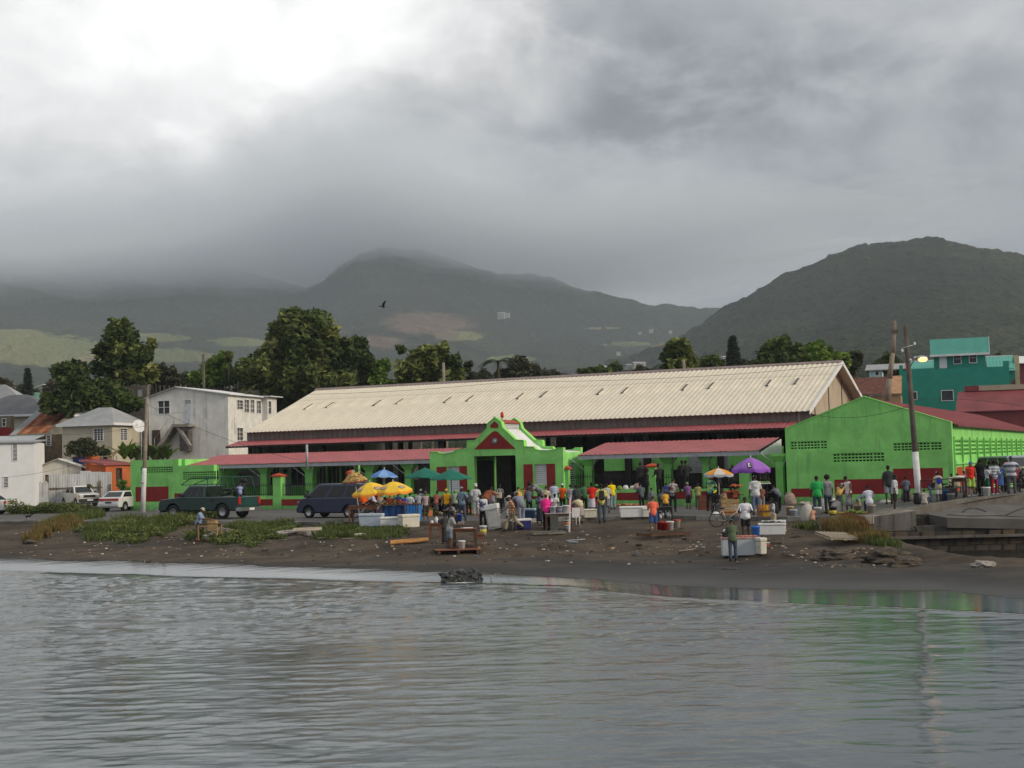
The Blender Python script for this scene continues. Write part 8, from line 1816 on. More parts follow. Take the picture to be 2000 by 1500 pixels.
up = G(968, 1033); e = cooler('tall white foam cooler box standing on end', 968, 1033, .62, .42, 1.15, R(-14), mat('grey_foam', (.42, .43, .42), .8, .08, 3), FOAM, tilt=(0, R(-9))); MB().box(-.22, .22, -.235, -.215, .12, .8).build('recess_panel', mat('foam_recess', (.55, .55, .52), .85, .1, 4), e)
cooler('small off-white foam box right of the long white cooler', 1262, 1011, .35, .35, .42, 0, CFOAM)
# buckets
def bucket(label, px, py, h=.38, r=.16, col=(.62, .64, .66), z=None, Y=None, rim=None, lidc=None, rot=None, name='bucket', band=None, group='plastic buckets'):
 p = G(px, py) if Y is None else PY(px, py, Y)
 if z is not None: p.z = z
 e = thing(name, label, 'bucket', p, group=group); m = mat('bucket_%02d_%02d_%02d' % tuple(int(c*99) for c in col), col, .45, .08, 5, spec=.4)
 if rot: e.rotation_euler = rot
 MB().lathe([(r*.82, 0), (r*.98, h*.86), (r*1.06, h*.87), (r*1.06, h), (r*.98, h), (r*.80, .02), (.0001, .02)], 18).build('pail', m, e)
 if lidc: MB().lathe([(.0001, h+.02), (r*1.09, h+.02), (r*1.09, h-.03), (r*1.07, h-.03)], 18).build('lid', mat('lid_%02d_%02d' % (int(lidc[0]*99), int(lidc[2]*99)), lidc, .5), e)
 if band: MB().lathe([(r*.86+.004, h*.2), (r*.93+.004, h*.62)], 18).build('label_band', mat('band_%02d%02d' % (int(band[0]*99), int(band[2]*99)), band, .6), e)
 a = MB(); a.path([(r*1.05*math.cos(t), .0, h*.9-abs(r*math.sin(t))*.9) for t in np.linspace(0, math.pi, 9)], .006, 4); a.build('bail', GALV, e); return e
fp = G(898, 1074)
B = bucket
B('white bucket standing on the low fish platform', 902, 1077, .46, .15); B('white bucket with yellow label left of the upright foam box', 944, 1045, .42, .16, band=(.6, .5, .1)); B('pale bucket between the two striped trouser legs', 993, 1033, .4, .17, (.5, .5, .52)); B('square white pail beside the small wooden table', 401, 1056, .28, .14)
B('tall white pail on the sand behind the grey box', 1010, 1033, .35, .16, (.55, .56, .52))
B('white pail stacked above another under the bucket table', 1107, 1027, .26, .15, (.6, .6, .6), band=(.6, .2, .06)); B('lower white pail under the bucket table', 1108, 1036, .24, .15, (.5, .52, .52), band=(.2, .22, .25)); B('small red pail at the foot of the grey block', 1083, 1036, .16, .14, (.45, .03, .02))
B('tan bucket among the goods on the kerb', 1543, 1008, .42, .17, (.40, .24, .14), lidc=(.5, .35, .2)); B('light blue bucket among the goods on the kerb', 1550, 1010, .34, .17, (.42, .50, .58)); B('white bucket at the feet of the green polo man', 1598, 1008, .40, .17, (.64, .65, .66)); B('black bucket with yellow label right of the green polo man', 1627, 1008, .42, .18, (.02, .02, .02), band=(.5, .4, .05))
B('beige bucket used as a seat by the white T-shirt person', 1702, 1005, .42, .19, (.36, .33, .27), Y=62.6, z=.0); B('beige bucket behind the white vest woman', 1675, 1004, .38, .17, (.42, .34, .24), Y=63.6, z=0.); B('white bucket on the ramp among the crowd', 1927, 970, .46, .19, (.66, .68, .68), Y=66.1); B('blue barrel at the foot of the wing corner', 1844, 981, .6, .24, (.03, .12, .30), Y=67.3, name='barrel'); B('grey pail next to the blue barrel', 1858, 981, .42, .2, (.3, .31, .30), Y=66.8)
# ---- tables
def table(label, px, py, L_, D_, H_, rz, m, mt=None, Y=None, z=None, name='table', th=.04, leg=.035, shelf=False, cat='table'):
 p = G(px, py) if Y is None else PY(px, py, Y)
 if z is not None: p.z = z
 e = thing(name, label, cat, p, rz); n = max(3, round(D_/.14))
 bm_ = MB().box(-L_/2, L_/2, 0, D_/n-.006, 0, th).mesh('board', mt or m)
 for k in range(n): put('board', bm_, e, (0, -D_/2+D_*k/n, H_-th))
 for x in (-L_/2+.06, L_/2-.06):
  for y in (-D_/2+.06, D_/2-.06): MB().box(x-leg, x+leg, y-leg, y+leg, -.05, H_-th).build('leg', m, e)
 MB().box(-L_/2+.03, L_/2-.03, -D_/2+.035, -D_/2+.06, H_-th-.12, H_-th-.002).box(-L_/2+.03, L_/2-.03, D_/2-.06, D_/2-.035, H_-th-.12, H_-th-.002).build('apron', m, e)
 if shelf: MB().box(-L_/2+.05, L_/2-.05, -D_/2+.07, D_/2-.07, .2, .23).build('shelf', m, e)
 return e
WTAN = mat('tan_table_wood', (.40, .27, .13), .8, .2, 3, .008, 8); WDK = mat('dark_table_wood', (.10, .055, .035), .85, .3, 3, .008, 8); WRD = mat('red_table_wood', (.20, .08, .045), .8, .25, 3)
t1_ = table('small wooden fish cleaning table with tan front board at the left grass', 410, 1055, 1.05, .62, .80, R(-12), WTAN, WDK, shelf=False); MB().box(.05, .56, -.36, -.325, .46, .76).build('front_board', WTAN, t1_)
tp = thing('tray', 'tan wooden tray of fish on the small wooden table', 'tray', t1_.location+Vector((.15, -.05, .80)), R(-12)); MB().box(-.22, .22, -.14, .14, 0, .14).build('tray', WTAN, tp); MB().ell((0, 0, .16), (.18, .08, .04), 8, 6).ell((-.05, .05, .17), (.12, .05, .035), 8, 6).build('fish', WRD, tp)
pf = G(893, 1077); e = thing('low_platform', 'low reddish board platform under the fish table man', 'platform', pf, R(8))
for k in range(7): MB().box(-.95, .95, -.62+.18*k, -.62+.18*k+.165, .08, .11).build('board', WRD, e)
for x in (-.8, 0, .8): MB().box(x-.05, x+.05, -.6, .62, -.05, .08).build('bearer', WDK, e)
t2_ = table('dark wooden fish table on legs right of the grey T-shirt man', 908, 1068, 1.0, .6, .78, R(-4), WDK, WRD, shelf=True)
bench = table('rough wooden bench right of the fish table', 936, 1066, .5, .35, .5, R(2), WRD)
B('bright blue bucket on the dark fish table', 897, 1026, .34, .15, (.03, .10, .55), z=t2_.location.z+.78);
tc_ = thing('cleaning_tray', 'white tray and knife on the dark fish table', 'tray', t2_.location+Vector((.15, 0, .78)), R(6)); MB().box(-.2, .2, -.12, .12, 0, .03).box(-.3, -.1, .14, .17, 0, .02).build('tray', WHITE, tc_)
st3 = table('small red stand with white things left of the dark clothed person', 851, 1049, .6, .45, .62, R(-5), WRD)
for i, (dx, h, lab) in enumerate(((-.15, .12, 'small white tub on the red stand'), (.05, .28, 'white jug on the red stand'), (.18, .16, 'dark bottle heap on the red stand'))):
 q = thing('container', lab, 'container', st3.location+Vector((dx, 0, .62))); MB().lathe([(.07, 0), (.075, h*.7), (.04, h*.85), (.04, h), (.0001, h)], 12).build('pot', (WHITE, WHITE, BLKP)[i], q)
# fruit stall with blue tarpaulin counter
fs = table('brown fruit stall table with cross braced legs beside the furled umbrella', 713, 1021, 1.5, .8, .82, R(-6), WRD, WRD, Y=67.2, z=0., name='stall_table', cat='stall')
MB().path([(-.55, -.38, .05), (.15, -.38, .78)], .03, 5).build('brace', PLG, fs)
pb2 = thing('plastic_sheet', 'crumpled white plastic sheet on the fruit stall table', 'sheet', fs.location+Vector((-.05, -.2, .84)));
bm = MB(); xs_, ys_ = np.meshgrid(np.linspace(-.3, .3, 12), np.linspace(-.14, .14, 7)); zz_ = fbm(xs_, ys_, 9, 3, 4)*.16; put('sheet', npmesh('sheet', np.stack([xs_, ys_, zz_], -1).reshape(-1, 3), gridfaces(12, 7), WHITE), pb2)
bt = PY(784, 1017, 66.7); bt.z = 0; bc = thing('tarpaulin_counter', 'stall counter wrapped in bright blue tarpaulin', 'counter', bt, R(-8)); TARP = mat('blue_tarpaulin', (.02, .18, .50), .5, .15, 3, .03, 5, spec=.4); TARPD = mat('blue_tarpaulin_dark', (.015, .06, .20), .6, .2, 3, .03, 5)
a = MB(); nx = 14
for k in range(nx): x0 = .3+.62*k/nx; dy = .03*math.sin(k*1.9); a.box(x0, x0+.62/nx+.001, -.42+dy, -.39+dy, .04, .82)
a.box(.90, .93, -.4, .4, .04, .82); a.build('tarpaulin', TARP, bc); a = MB()
for k in range(18): x0 = -.95+1.2*k/18; dy = .04*math.sin(k*1.3); a.box(x0, x0+1.2/18, -.30+dy, -.27+dy, .10, .80)
a.build('tarpaulin_fold', TARPD, bc); MB().box(-1.0, .96, -.44, .44, .82, .87).build('counter_top', WDK, bc)
for x in (-.9, .27, .9): MB().box(x-.03, x+.03, -.44, -.385, 0, .82).build('leg', WDK, bc)
fc = [mat('fruit_%d' % i, c, .6, .15, 6) for i, c in enumerate(((.45, .12, .03), (.5, .3, .04), (.12, .25, .04), (.3, .05, .03), (.35, .28, .15)))]
def produce(label, p, L_, D_, n, r=.06, cols=(0, 1, 2), name='produce_heap', cat='produce', hh=.2):
 e = thing(name, label, cat, p); rr = random.Random(int(p[0]*100)); mb = MB()
 for k in range(n): x = rr.uniform(-1, 1); y = rr.uniform(-1, 1); z = hh*max(0, 1-max(abs(x), abs(y)))*rr.uniform(.5, 1); s_ = r*rr.uniform(.7, 1.4); mb.ell((x*L_/2, y*D_/2, z+s_*.6), (s_*1.2, s_, s_*.8), 8, 5, rr.choice(cols))
 mb.build('fruit', fc, e, kind='stuff')
produce('red and brown fruit spread on the fruit stall table', fs.location+Vector((.3, .1, .83)), .9, .5, 50, .045, (0, 3, 4)); produce('orange fruit on the tarpaulin counter top', bc.location+Vector((-.3, .1, .88)), 1.1, .5, 60, .045, (0, 3, 1))
# vegetable stall under the green umbrellas
vs_ = PY(868, 992, 74.6); vs_.z = 0; vt = thing('vegetable_stall', 'dark vegetable counter under the two green umbrellas', 'stall', vs_, ANG); MB().box(-2.2, 1.4, -.4, .4, .55, .62).build('counter_top', WDK, vt)
for x in (-2.1, -.6, .4, 1.3): MB().box(x-.04, x+.04, -.35, .35, 0, .55).build('leg', WDK, vt)
MB().box(-2.2, 1.4, .3, .36, 0, .55).build('back_board', DARK, vt)
rq = np.random.default_rng(5); C = np.stack([rq.uniform(-2.1, 1.3, 2200), rq.uniform(-.35, .35, 2200), .64+rq.random(2200)*.30*(.4+fbm(rq.uniform(0, 9, 2200), rq.uniform(0, 9, 2200), 1, 2, 3))], 1)
o = put('greens', leafmesh('greens', C, .08, LEAF['dark'], rq.random(2200)*.8, rq), kind='stuff'); o.location = vs_; o.rotation_euler = (0, 0, ANG); o.parent = None
tag(o, 'leafy greens heaped on the dark vegetable counter', 'greens')
for i, (px, lab, k, c_) in enumerate(((845, 'heap of pale produce at the left of the vegetable counter', 26, (4, 2)), (905, 'heap of mixed roots at the right of the vegetable counter', 30, (4, 0, 2)))):
 p = PY(px, 985, 73.9); p.z = .0; produce(lab, p, 1.0, .5, k, .09, c_, hh=.4)
# bucket table
bt_ = table('dark topped table of buckets in front of the pink hooded woman', 1092, 1035, 1.25, .6, .78, R(-3), WDK, mat('pinkish_table_top', (.42, .36, .36), .7, .1, 3)); MB().box(-.38, -.02, -.28, .05, -.02, .70).build('grey_block', mat('grey_panel', (.11, .11, .10), .9, .2, 2), bt_)
for i, (dx, lab) in enumerate(((-.25, 'leftmost of the three pale buckets on the table'), (.05, 'middle of the three pale buckets on the table'), (.33, 'rightmost of the three pale buckets on the table'))):
 B(lab, 0, 0, .30, .16, ((.50, .55, .60), (.40, .42, .50), (.66, .68, .72))[i], Y=1, z=None) if False else None
 q = bucket(lab, 1092, 1030, .30 if i < 2 else .34, .16, ((.50, .55, .60), (.40, .42, .50), (.66, .68, .72))[i], band=(None, (.2, .2, .3), None)[i]); q.location = bt_.location+Vector((dx, -.1, .78))
# white plastic chair, white post
ch = G(1121, 1027); e = thing('plastic_chair', 'white plastic chair right of the bucket table', 'chair', ch, R(200)); a = MB()
MB().box(-.22, .22, -.22, .22, .40, .43).build('seat', WHITE, e); MB().prism([(.2, .43), (.24, .43), (.34, .85), (.30, .85)], -.2, .2, 'x').build('backrest', WHITE, e)
for x in (-.2, .2):
 for y in (-.2, .2): MB().tube((x, y, 0), (x*.95, y*.95, .41), .022, n=6).build('leg', WHITE, e)
 MB().path([(x, .24, .62), (x, -.18, .62), (x, -.2, .42)], .018, 5).build('armrest', WHITE, e)
pw = PY(1112, 1033, 62.5); pw.z = float(gz(pw.x, pw.y)); e = thing('white_post', 'white painted post right of the bucket table', 'post', pw); e.rotation_euler = (0, R(3), 0); MB().box(-.035, .035, -.03, .03, -.1, 1.55).build('post', WHITE, e)
# grill and stand on big pallet
bigp = pallet('big raised pallet under the coral shirted man', G(1297, 1050)+Vector((0, 0, .1)), R(28), 2.1, 1.2, WDK, 10)
gr = table('black topped grill table on the big pallet', 1300, 1037, .72, .5, .98, R(-6), BLKP, BLKP); gr.location.z += .1
for i, (px, py, h, c_, lab) in enumerate(((1290, 1040, .36, (.40, .015, .02), 'red tub under the black grill table, left'), (1299, 1041, .36, (.38, .015, .02), 'red tub under the black grill table, right'), (1309, 1041, .40, (.66, .67, .66), 'white tub right of the red tubs on the big pallet'), (1322, 1036, .34, (.62, .62, .52), 'cream pail with red rim at the pallet right end'))):
 q = B(lab, px, py, h, .17, c_, rim=None, lidc=(.6, .06, .04) if i == 3 else None); q.location.z += .12
pan = thing('hanging_rack', 'cluster of white and grey pots hanging under the black grill', 'pots', gr.location+Vector((0, -.1, .45)));
for i in range(5): MB().ell((-.22+.11*i, 0, .1+.08*(i % 2)), (.06, .06, .10), 10, 7).build('pot', (WHITE, GALV, BLKP)[i % 3], pan)
# chest freezer with fish table top
fz = G(1447, 1085.5); e = thing('chest_freezer', 'old white chest freezer used as a fish cleaning bench', 'freezer', fz, R(-4)); FZ = mat('rust_spotted_enamel', (.50, .54, .57), .5, .08, 1.5, alt=(.12, .08, .06), altamt=.12, spec=.4)
a = MB().box(-.72, .72, -.34, .30, .03, .66).build('cabinet', FZ, e); bevel(a, .02); MB().box(-.74, .74, -.36, .34, .665, .72).build('lid', mat('pink_stained_top', (.40, .22, .19), .7, .3, 3, alt=(.5, .45, .42)), e); MB().box(.725, .76, -.36, .30, .03, .66).build('wood_edge', WTAN, e); MB().box(-.6, .6, -.2, .2, -.06, .03).build('base', BLKP, e)
e2 = cooler('cream foam slab standing against the chest freezer right end', 1487, 1082, .28, .4, .62, R(20), CFOAM)
B('bright blue bucket on top of the chest freezer', 1476, 1047, .40, .17, (.02, .17, .60), z=fz.z+.72, Y=fz.y+.02); pot = bucket('dark steel pot at the left end of the chest freezer', 1418, 1053, .22, .16, (.07, .075, .08), z=fz.z+.72, Y=fz.y-.02, name='pot', group=None); pot['category'] = 'pot'
MB().ell((0, 0, .24), (.12, .1, .08), 10, 7).build('bag', WHITE, pot)
fh = thing('fish', 'row of pink cleaned fish laid on the chest freezer', 'fish', fz+Vector((.0, -.15, .73)))
for k in range(5): MB().ell((-.12+.16*k, 0, .03), (.11, .045, .035), 10, 6).build('fillet', mat('fish_pink', (.45, .18, .14), .4, .2, 8), fh)
wb2 = cooler('large white foam box with yellow end on legs right of the freezer', 1509, 1062, 1.05, .5, .46, R(-9), FOAM, z=None); wb2.location.z += .36; MB().box(.525, .535, -.15, .12, .08, .34).build('label_patch', mat('amber_label', (.65, .36, .03), .6), wb2)
for x in (-.4, .4): MB().box(x-.04, x+.04, -.15, .15, -.5, 0).build('leg', PLG, wb2)
cp = thing('clear_plastic', 'crumpled clear plastic over the large white foam box', 'plastic', wb2.location+Vector((.05, 0, .47)), R(-9)); xs_, ys_ = np.meshgrid(np.linspace(-.45, .5, 16), np.linspace(-.27, .27, 9)); zz_ = fbm(xs_, ys_, 6, 3, 8)*.14; put('sheet', npmesh('sheet', np.stack([xs_, ys_, zz_], -1).reshape(-1, 3), gridfaces(16, 9), mat('thin_plastic', (.5, .52, .52), .3, .1, 4, spec=.6)), cp)
rb_ = G(1496, 1066); q = bucket('small white and red tub under the large white foam box', 1496, 1067, .16, .15, (.6, .6, .58), band=(.5, .03, .03))
# bicycle with crate
bx = G(1400, 1030); by = G(1446, 1027); bz = thing('bicycle', 'old silver bicycle with black tyres leaning by the wooden crate', 'bicycle', bx, math.atan2(by.y-bx.y, by.x-bx.x)*.3+R(-8)); bz.rotation_euler.x = R(6)
for wx in (0, 1.02):
 M_ = Matrix.Translation((wx, 0, .33)) @ Matrix.Rotation(R(90), 4, 'X'); w_ = MB().lathe([(.30, -.018), (.33, -.012), (.335, 0), (.33, .012), (.30, .018), (.295, 0), (.30, -.018)], 28, M=M_).build('wheel', TYRE, bz); a = MB()
 for k in range(12): t = math.pi*2*k/12; a.tube((wx, 0, .33), (wx+.30*math.cos(t), 0, .33+.30*math.sin(t)), .003, n=3)
 a.build('spokes', CHR, w_, kind='stuff')
a = MB(); q_ = {'r': (0, 0, .33), 'f': (1.02, 0, .33), 'bb': (.42, 0, .30), 's': (.28, 0, .80), 'h': (.86, 0, .86), 'hb': (.90, 0, .66)}
for u, v_ in (('r', 'bb'), ('r', 's'), ('bb', 's'), ('s', 'h'), ('bb', 'hb'), ('h', 'f'), ('h', 'hb')): a.tube(q_[u], q_[v_], .022, n=6)
a.build('frame', mat('silver_frame', (.5, .5, .48), .35, .1, 4, metal=.5), bz); MB().path([(.82, -.26, .98), (.88, -.1, .94), (.86, 0, .88), (.88, .1, .94), (.82, .26, .98)], .016, 6).build('handlebar', CHR, bz); MB().ell((.24, 0, .85), (.14, .08, .035), 10, 6).tube((.28, 0, .78), (.25, 0, .84), .015).build('saddle', BLKP, bz); MB().lathe([(.09, -.01), (.09, .01)], 14, M=Matrix.Translation((.42, .03, .30)) @ Matrix.Rotation(R(90), 4, 'X')).build('chainring', CHR, bz)
hm = thing('white_bag', 'white bag with black band hanging on the bicycle rear', 'bag', bx+Vector((-.02, -.06, .58))); MB().ell((0, 0, 0), (.17, .1, .12), 12, 8).build('bag', WHITE, hm); MB().box(-.17, .17, -.11, .11, -.02, .015).build('band', BLKP, hm)
def crate(label, px, py, L_, D_, H_, m, rz=0, Y=None, z=None, name='crate', slats=3):
 p = G(px, py) if Y is None else PY(px, py, Y)
 if z is not None: p.z = z
 e = thing(name, label, 'crate', p, rz); sh = H_/slats
 for k in range(slats):
  for s_ in (-1, 1): MB().box(-L_/2, L_/2, s_*D_/2-.012, s_*D_/2+.012, k*sh+.01, (k+1)*sh-.02).build('slat', m, e); MB().box(s_*L_/2-.012, s_*L_/2+.012, -D_/2+.013, D_/2-.013, k*sh+.01, (k+1)*sh-.02).build('slat', m, e)
 MB().box(-L_/2+.02, L_/2-.02, -D_/2+.02, D_/2-.02, 0, .02).build('base', m, e)
 for x in (-1, 1):
  for y in (-1, 1): MB().cbox((x*(L_/2-.03), y*(D_/2-.03), H_/2), (.035, .035, H_)).build('corner_post', m, e)
 return e
crate('open tan wooden crate behind the bicycle', 1427, 1008, .8, .45, .55, WTAN, R(-4), Y=63.6, z=.25); st_b = table('rough orange bench carrying the tan crate', 1428, 1012, .95, .5, .26, R(-4), mat('orange_wood', (.40, .18, .07), .8, .2, 3), Y=63.6, z=0.)
YC = mat('yellow_crate', (.60, .33, .02), .5, .12, 4)
for i, (px, py, Yc, z, lab) in enumerate(((1490, 1015, 62.6, .0, 'bottom orange plastic crate by the dreadlocked man'), (1501, 1017, 62.1, .0, 'bottom yellow plastic crate nearest the dreadlocked man'), (1492, 1001, 62.6, .32, 'top orange plastic crate of the small stack'), (1503, 1003, 62.1, .30, 'top yellow plastic crate of the small stack'))): crate(lab, px, py, .46, .34, .28, YC if i % 2 else mat('orange_crate', (.45, .18, .03), .5, .12, 4), R(-10+8*i), Y=Yc, z=z-.05, slats=4)
crate('red brown crate standing by the orange umbrella pole', 1376, 989, .6, .4, .75, mat('red_brown_crate', (.16, .05, .03), .8, .2, 3), 0, Y=72.5, z=0)
# sacks, bags and produce
def sack(label, px, py, w_, h, m, Y=None, z=None, lean=0., name='sack', flop=True, group=None):
 p = G(px, py) if Y is None else PY(px, py, Y)
 if z is not None: p.z = z
 e = thing(name, label, 'sack', p, group=group); e.rotation_euler = (0, lean, 0); mb = MB(); prof = [(w_*.40, 0), (w_*.52, h*.12), (w_*.50, h*.45), (w_*.47, h*.75), (w_*.34, h*.92), (w_*.18, h*.97), (w_*.30, h*1.05)]
 mb.lathe([(.0001, 0)]+prof, 16); v = [Vector(p_) for p_ in mb.v];
 for i, q in enumerate(v): n_ = mnoise.noise(q*7+Vector((px, 0, 0))); q *= 1; q.x *= 1+.16*n_; q.y *= (1+.16*n_)*.8
 mb.v = [tuple(q) for q in v]; mb.build('cloth', m, e)
 if flop: MB().ell((-w_*.3, 0, h*.98), (w_*.38, w_*.28, h*.08), 10, 6).build('flap', m, e)
 return e
SK = mat('woven_sack', (.46, .45, .42), .9, .15, 5, .01, 20, alt=(.36, .28, .24)); SKP = mat('pinkish_sack', (.40, .30, .26), .9, .2, 5, .01, 20)
sack('tall white woven sack standing on the beach below the kerb', 1576, 1020, .52, .85, SK); sack('pinkish sack slumped against the wing wall', 1547, 982, .62, .68, SKP, Y=76., z=0, lean=R(-16), flop=False); sack('white sack behind the black bucket', 1634, 1004, .5, .60, SK, Y=63.9, z=0); sack('white sack between the green polo man and the afro man', 1609, 1004, .42, .62, SK, Y=65.2, z=0); sack('white and blue sack left of the green polo man', 1588, 1002, .42, .45, SK, Y=65.4, z=0)
sack('low grey white sack by the wing wall foot', 1729, 981, .6, .28, SK, Y=72.2, z=.02, flop=False); sack('dark bag beside the seated patterned shirt', 1793, 985, .4, .5, mat('black_bag', (.02, .02, .022), .6), Y=64.3); sack('grey boulder shaped bundle behind the white pole foot', 1772, 978, .62, .5, mat('grey_bundle', (.13, .12, .11), .9), Y=70.5, flop=False); sack('black bin bags heaped at the wing corner', 1853, 972, .8, .55, mat('black_bag', (0, 0, 0)), Y=68.3, flop=False)
for i, (px, py, m, w_, lab) in enumerate(((1222, 956, WHITE, .30, 'white carrier bag on the low wall'), (1235, 957, FOAM, .26, 'second white bag further right on the low wall'), (1245, 958, SKP, .42, 'brown paper bag at the right end of the low wall'), (1210, 955, mat('green_bunch', (.18, .25, .06), .8), .3, 'green bunch at the left end of the low wall'))): sack(lab, px, py, w_, w_*.8, m, Y=78.6-i*.35, z=MF.Z(1220, 954)-.01, flop=False, name='bag', group='bags left on the low wall')
produce('orange red peppers spread on the pavement at the low wall foot', PY(1228, 988, 76.5)+Vector((0, 0, 0)), 1.9, .35, 70, .05, (0, 3, 4), hh=.1); produce('green bananas and leaves heaped on the kerb', Vector((G(1650, 1003).x, 63.0, .0)), 1.2, .45, 70, .06, (2, 1, 2), hh=.14); produce('yellowing plantains between the green polo man and the sack', Vector((G(1612, 1003).x, 64.2, .0)), .9, .4, 40, .06, (1, 2, 4), hh=.12)
produce('pale green melons behind the folded arms woman', Vector((PY(1448, 985, 67.5).x, 67.5, .0)), 1.1, .5, 36, .11, (2, 1), hh=.35); produce('brown baskets of roots behind the tan shirted man', Vector((PY(1437, 985, 68.5).x, 68.5, .0)), .8, .5, 26, .1, (4, 0), hh=.3); produce('orange fruit on the pillar side shelf under the orange umbrella', Vector((PY(1437, 948, 73.2).x, 73.2, PY(1437, 951, 73.2).z)), .6, .3, 40, .05, (0, 0, 3), hh=.15); produce('red tomatoes on the low wall beside the tan shirted man', Vector((PY(1428, 960, 73.3).x, 73.3, PY(1428, 962, 73.3).z)), .7, .3, 30, .05, (3, 0), hh=.1)
# pale orange dish held up by a seller in the gateway; round tray stall
rt_ = PY(1487, 945, 70); e = thing('produce_tray', 'pale tray of green produce on a stand behind the patterned shirt man', 'tray', (rt_.x, 70, 0)); MB().box(-.45, .45, -.22, .22, rt_.z, rt_.z+.04).build('tray', WHITE, e); MB().path([(0, 0, 0), (0, 0, rt_.z)], .04, 6).build('stand', IRON, e)
mb = MB(); [mb.ell((random.uniform(-.38, .38), random.uniform(-.15, .15), rt_.z+.08), (.07, .06, .05), 8, 5) for _ in range(18)]; mb.build('fruit', fc[2], e, kind='stuff')
rd = PY(1105, 914, 83);
tr_ = PY(1040, 975, 74.5); tb_ = table('dark red table before the right shuttered window', 1040, 995, 2.0, .6, .85, ANG, mat('dark_red_table', (.22, .03, .025), .7, .2, 2), Y=75.5, z=0.); hoop = thing('ring', 'orange ring standing on the dark red table', 'ring', PY(1028, 973, 75.2)); hoop.location.z = .85
M_ = Matrix.Translation((0, 0, .19)) @ Matrix.Rotation(R(90), 4, 'X'); MB().lathe([(.12, -.03), (.19, -.03), (.19, .03), (.12, .03), (.12, -.03)], 20, M=M_).build('ring', mat('orange_plastic', (.75, .22, .03), .5), hoop)
rl_ = PY(1105, 1000, 71); rd_ = thing('red_drum', 'glossy red drum right of the orange shirted person', 'drum', (PY(1118, 985, 71.5).x, 71.5, 0)); MB().lathe([(.0001, 0), (.2, 0), (.22, .1), (.22, .6), (.2, .7), (.0001, .7)], 18).build('drum', mat('red_drum', (.6, .03, .02), .4), rd_)
bs = PY(1874, 975, 67.8); bs.z = float(ramp_z(bs.x, 67)); bs_ = table('brown wooden stand with a pale cloth at the wing corner', 1874, 965, .7, .5, .95, R(-10), WDK, Y=67.8, z=bs.z); q = thing('cloth_heap', 'pale cloth heaped on the brown stand at the wing corner', 'cloth', bs+Vector((0, 0, .95))); MB().ell((0, 0, .05), (.3, .2, .09), 12, 7).build('cloth', CFOAM, q)
# held and worn things (each its own thing, placed at the hand or back)
def at(key, local):
 e, J, s_ = PEOPLE[key]; M_ = Matrix.Translation(e.location) @ Matrix.Rotation(e.rotation_euler.z, 4, 'Z') @ Matrix.Scale(s_, 4); return M_ @ Vector(local), e.rotation_euler.z, s_
def hand(key, i, dz=0., d=(0, 0)): J = PEOPLE[key][1]; W = J['arms'][i][2]; f = J['arms'][i][3]; return at(key, (W+f*.07)+Vector((d[0], d[1], dz)))
def tote(label, key, i, col, w_=.32, h=.36, dz=0., name='tote_bag'):
 p, rz, s_ = hand(key, i, dz); e = thing(name, label, 'bag', p, rz+R(20)); m = mat('tote_%02d_%02d_%02d' % tuple(int(c*99) for c in col), col, .85, .1, 4)
 bevel(MB().add([(-w_/2*.85, -.05, -h-.16), (w_/2*.85, -.05, -h-.16), (w_/2*.85, .05, -h-.16), (-w_/2*.85, .05, -h-.16), (-w_/2, -.03, -.16), (w_/2, -.03, -.16), (w_/2, .03, -.16), (-w_/2, .03, -.16)], [(3, 2, 1, 0), (4, 5, 6, 7), (0, 1, 5, 4), (1, 2, 6, 5), (2, 3, 7, 6), (3, 0, 4, 7)]).build('bag', m, e), .02)
 for y in (-.03, .03): MB().path([(-w_*.25, y, -.17), (-w_*.18, y*.5, 0), (w_*.18, y*.5, 0), (w_*.25, y, -.17)], .008, 5).build('strap', m, e)
tote('cream shopping bag hanging from the white shirted person', 'whiteshirt', 0, (.56, .54, .46), .26, .4); tote('orange brown bag held by the woman in the strapless top', 'strapless', 0, (.45, .15, .06), .3, .3); tote('pale cloth bundle held by the bending rust brown man', 'brownback', 0, (.55, .48, .36), .3, .3, .25); tote('cream tote bag of the orange shirted person', 'orangecap', 0, (.5, .47, .38), .3, .34); tote('long yellow bag hanging beside the black topped bending person', 'yellowbag', 1, (.75, .38, .02), .2, .42, .5)
tote('red bag of the red topped woman', 'redtop', 0, (.55, .03, .02), .26, .3, .2); tote('white carrier bag of the man in black', 'blackman', 1, (.6, .62, .62), .26, .3, .05); tote('white bag of the afro man', 'afroman', 0, (.6, .6, .6), .24, .26, .05); tote('pink bag held by the girl in pink', 'pinkchild', 1, (.7, .3, .42), .22, .28, .1); tote('white carrier bag beside the big striped man', 'darkgreen', 1, (.6, .6, .62), .3, .36, .0)
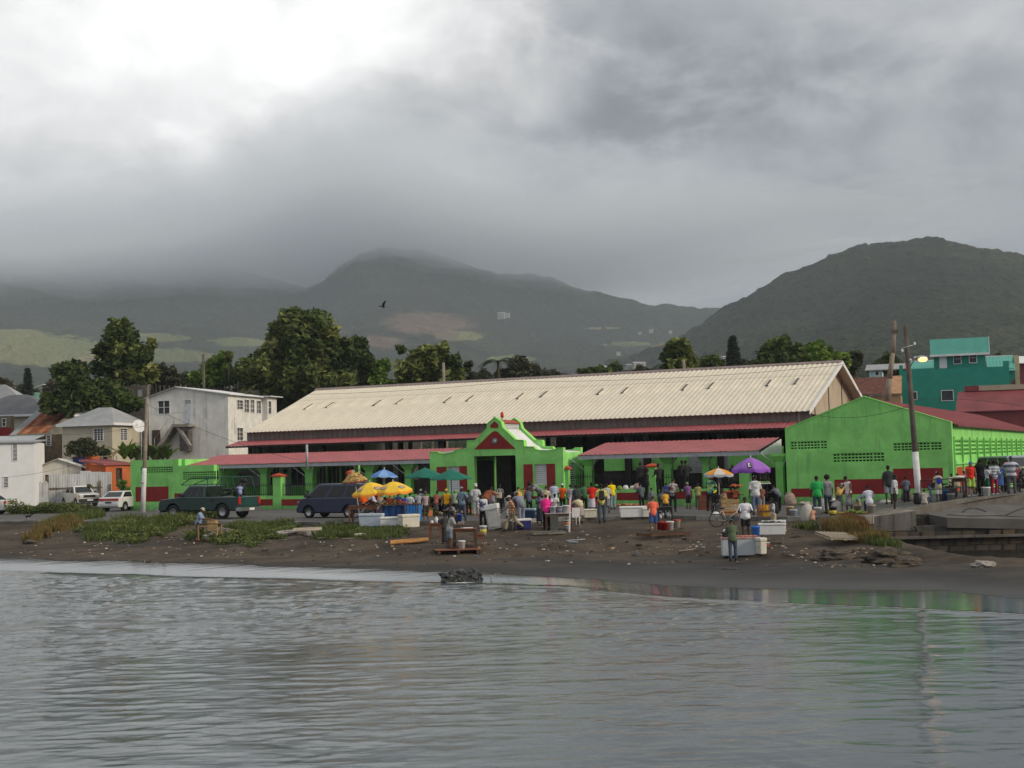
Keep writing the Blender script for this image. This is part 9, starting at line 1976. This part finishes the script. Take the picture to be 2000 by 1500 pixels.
def packb(label, key, col, h=.46, w_=.32):
 J = PEOPLE[key][1]; c = (J['P']+J['t']*.30)+Vector((0, .17, 0)); p, rz, s_ = at(key, c); e = thing('backpack', label, 'backpack', p, rz); e.rotation_euler = (-J['la']*0, 0, rz); m = mat('pack_%02d_%02d_%02d' % tuple(int(k*99) for k in col), col, .8, .15, 5)
 bevel(MB().add([(-w_/2, -.07, -h/2), (w_/2, -.07, -h/2), (w_/2*.9, .09, -h/2), (-w_/2*.9, .09, -h/2), (-w_/2*.8, -.07, h/2), (w_/2*.8, -.07, h/2), (w_/2*.6, .05, h/2), (-w_/2*.6, .05, h/2)], [(3, 2, 1, 0), (4, 5, 6, 7), (0, 1, 5, 4), (1, 2, 6, 5), (2, 3, 7, 6), (3, 0, 4, 7)]).build('pack', m, e), .05, 3); MB().box(-w_*.32, w_*.32, .09, .12, -h*.4, -.02).build('pocket', m, e)
 for s2 in (-1, 1): MB().path([(s2*w_*.3, -.06, h*.45), (s2*w_*.36, -.22, h*.42), (s2*w_*.42, -.28, .0), (s2*w_*.4, -.1, -h*.4)], .014, 5).build('strap', m, e)
packb('dark backpack worn by the tall yellow shirted man', 'packman', (.03, .03, .04)); packb('royal blue backpack of the shopper at the low wall', 'bluepack', (.015, .03, .28)); packb('black backpack of the dreadlocked man', 'dreadman', (.02, .022, .025), .48); packb('dark striped backpack of the person right of the gatehouse', 'backpack', (.05, .06, .06), .42); packb('bright blue bag on the back of the khaki polo man', 'poloman', (.01, .03, .42), .3, .26)
# ================================================================== BIRDS
bm_ = mat('bird_black', (.014, .013, .013), .7, .2, 8)
def bird(label, px, py, Y, sc_, wings, rz):
 p = PY(px, py, Y); e = thing('frigatebird', label, 'bird', p, rz); e.scale = (sc_,)*3; MB().ell((0, 0, 0), (.34, .09, .085), 14, 8).ell((-.33, 0, .03), (.075, .05, .05), 10, 7).tube((-.38, 0, .02), (-.52, 0, -.01), .02, .006, 6).build('body', bm_, e)
 MB().ell((-.12, 0, -.05), (.14, .07, .05), 10, 6).build('breast', mat('bird_white', (.5, .5, .5), .8), e)
 for s_, pts in zip((-1, 1), wings):
  V = []; n = len(pts)
  for (x, y, z, c) in pts: V += [(x-c*.4, s_*y, z), (x+c*.6, s_*y, z-.02)]
  V2 = [(a_, b_, c_-.012) for a_, b_, c_ in V]; Fq = []
  for i in range(n-1): a_ = i*2; Fq += [(a_, a_+2, a_+3, a_+1), (a_+2*n, a_+1+2*n, a_+3+2*n, a_+2+2*n)]
  MB().add(V+V2, Fq, 0, True).build('wing', bm_, e)
 for s_ in (-1, 1): MB().add([(.25, 0, 0), (.75, s_*.1, -.02), (.72, s_*.03, .0)], [(0, 1, 2)]).build('tail', bm_, e)
bird('large black seabird gliding low over the sea wall at the left', 55, 1009, 56, .82, ([(0, .04, .03, .3), (-.05, .35, .22, .26), (-.02, .75, .34, .2), (.12, 1.15, .58, .1), (.2, 1.3, .75, .02)], [(0, .04, .03, .3), (-.05, .35, .2, .26), (-.02, .75, .26, .2), (.15, 1.1, .3, .1), (.25, 1.35, .28, .02)]), R(96))
bird('small black seabird flying high in front of the mountain', 747, 599, 95, .62, ([(0, .04, .03, .3), (.02, .35, .3, .3), (.1, .6, .5, .2), (.2, .8, .6, .05)], [(0, .04, .03, .3), (.1, .35, .1, .3), (.25, .7, .05, .2), (.4, .95, -.05, .05)]), R(20))
# a few ground-hugging people parts done: final tidy
for o in list(bpy.data.objects):
 if o.name.startswith('kerb') and o.type == 'EMPTY': o['kind'] = 'structure'
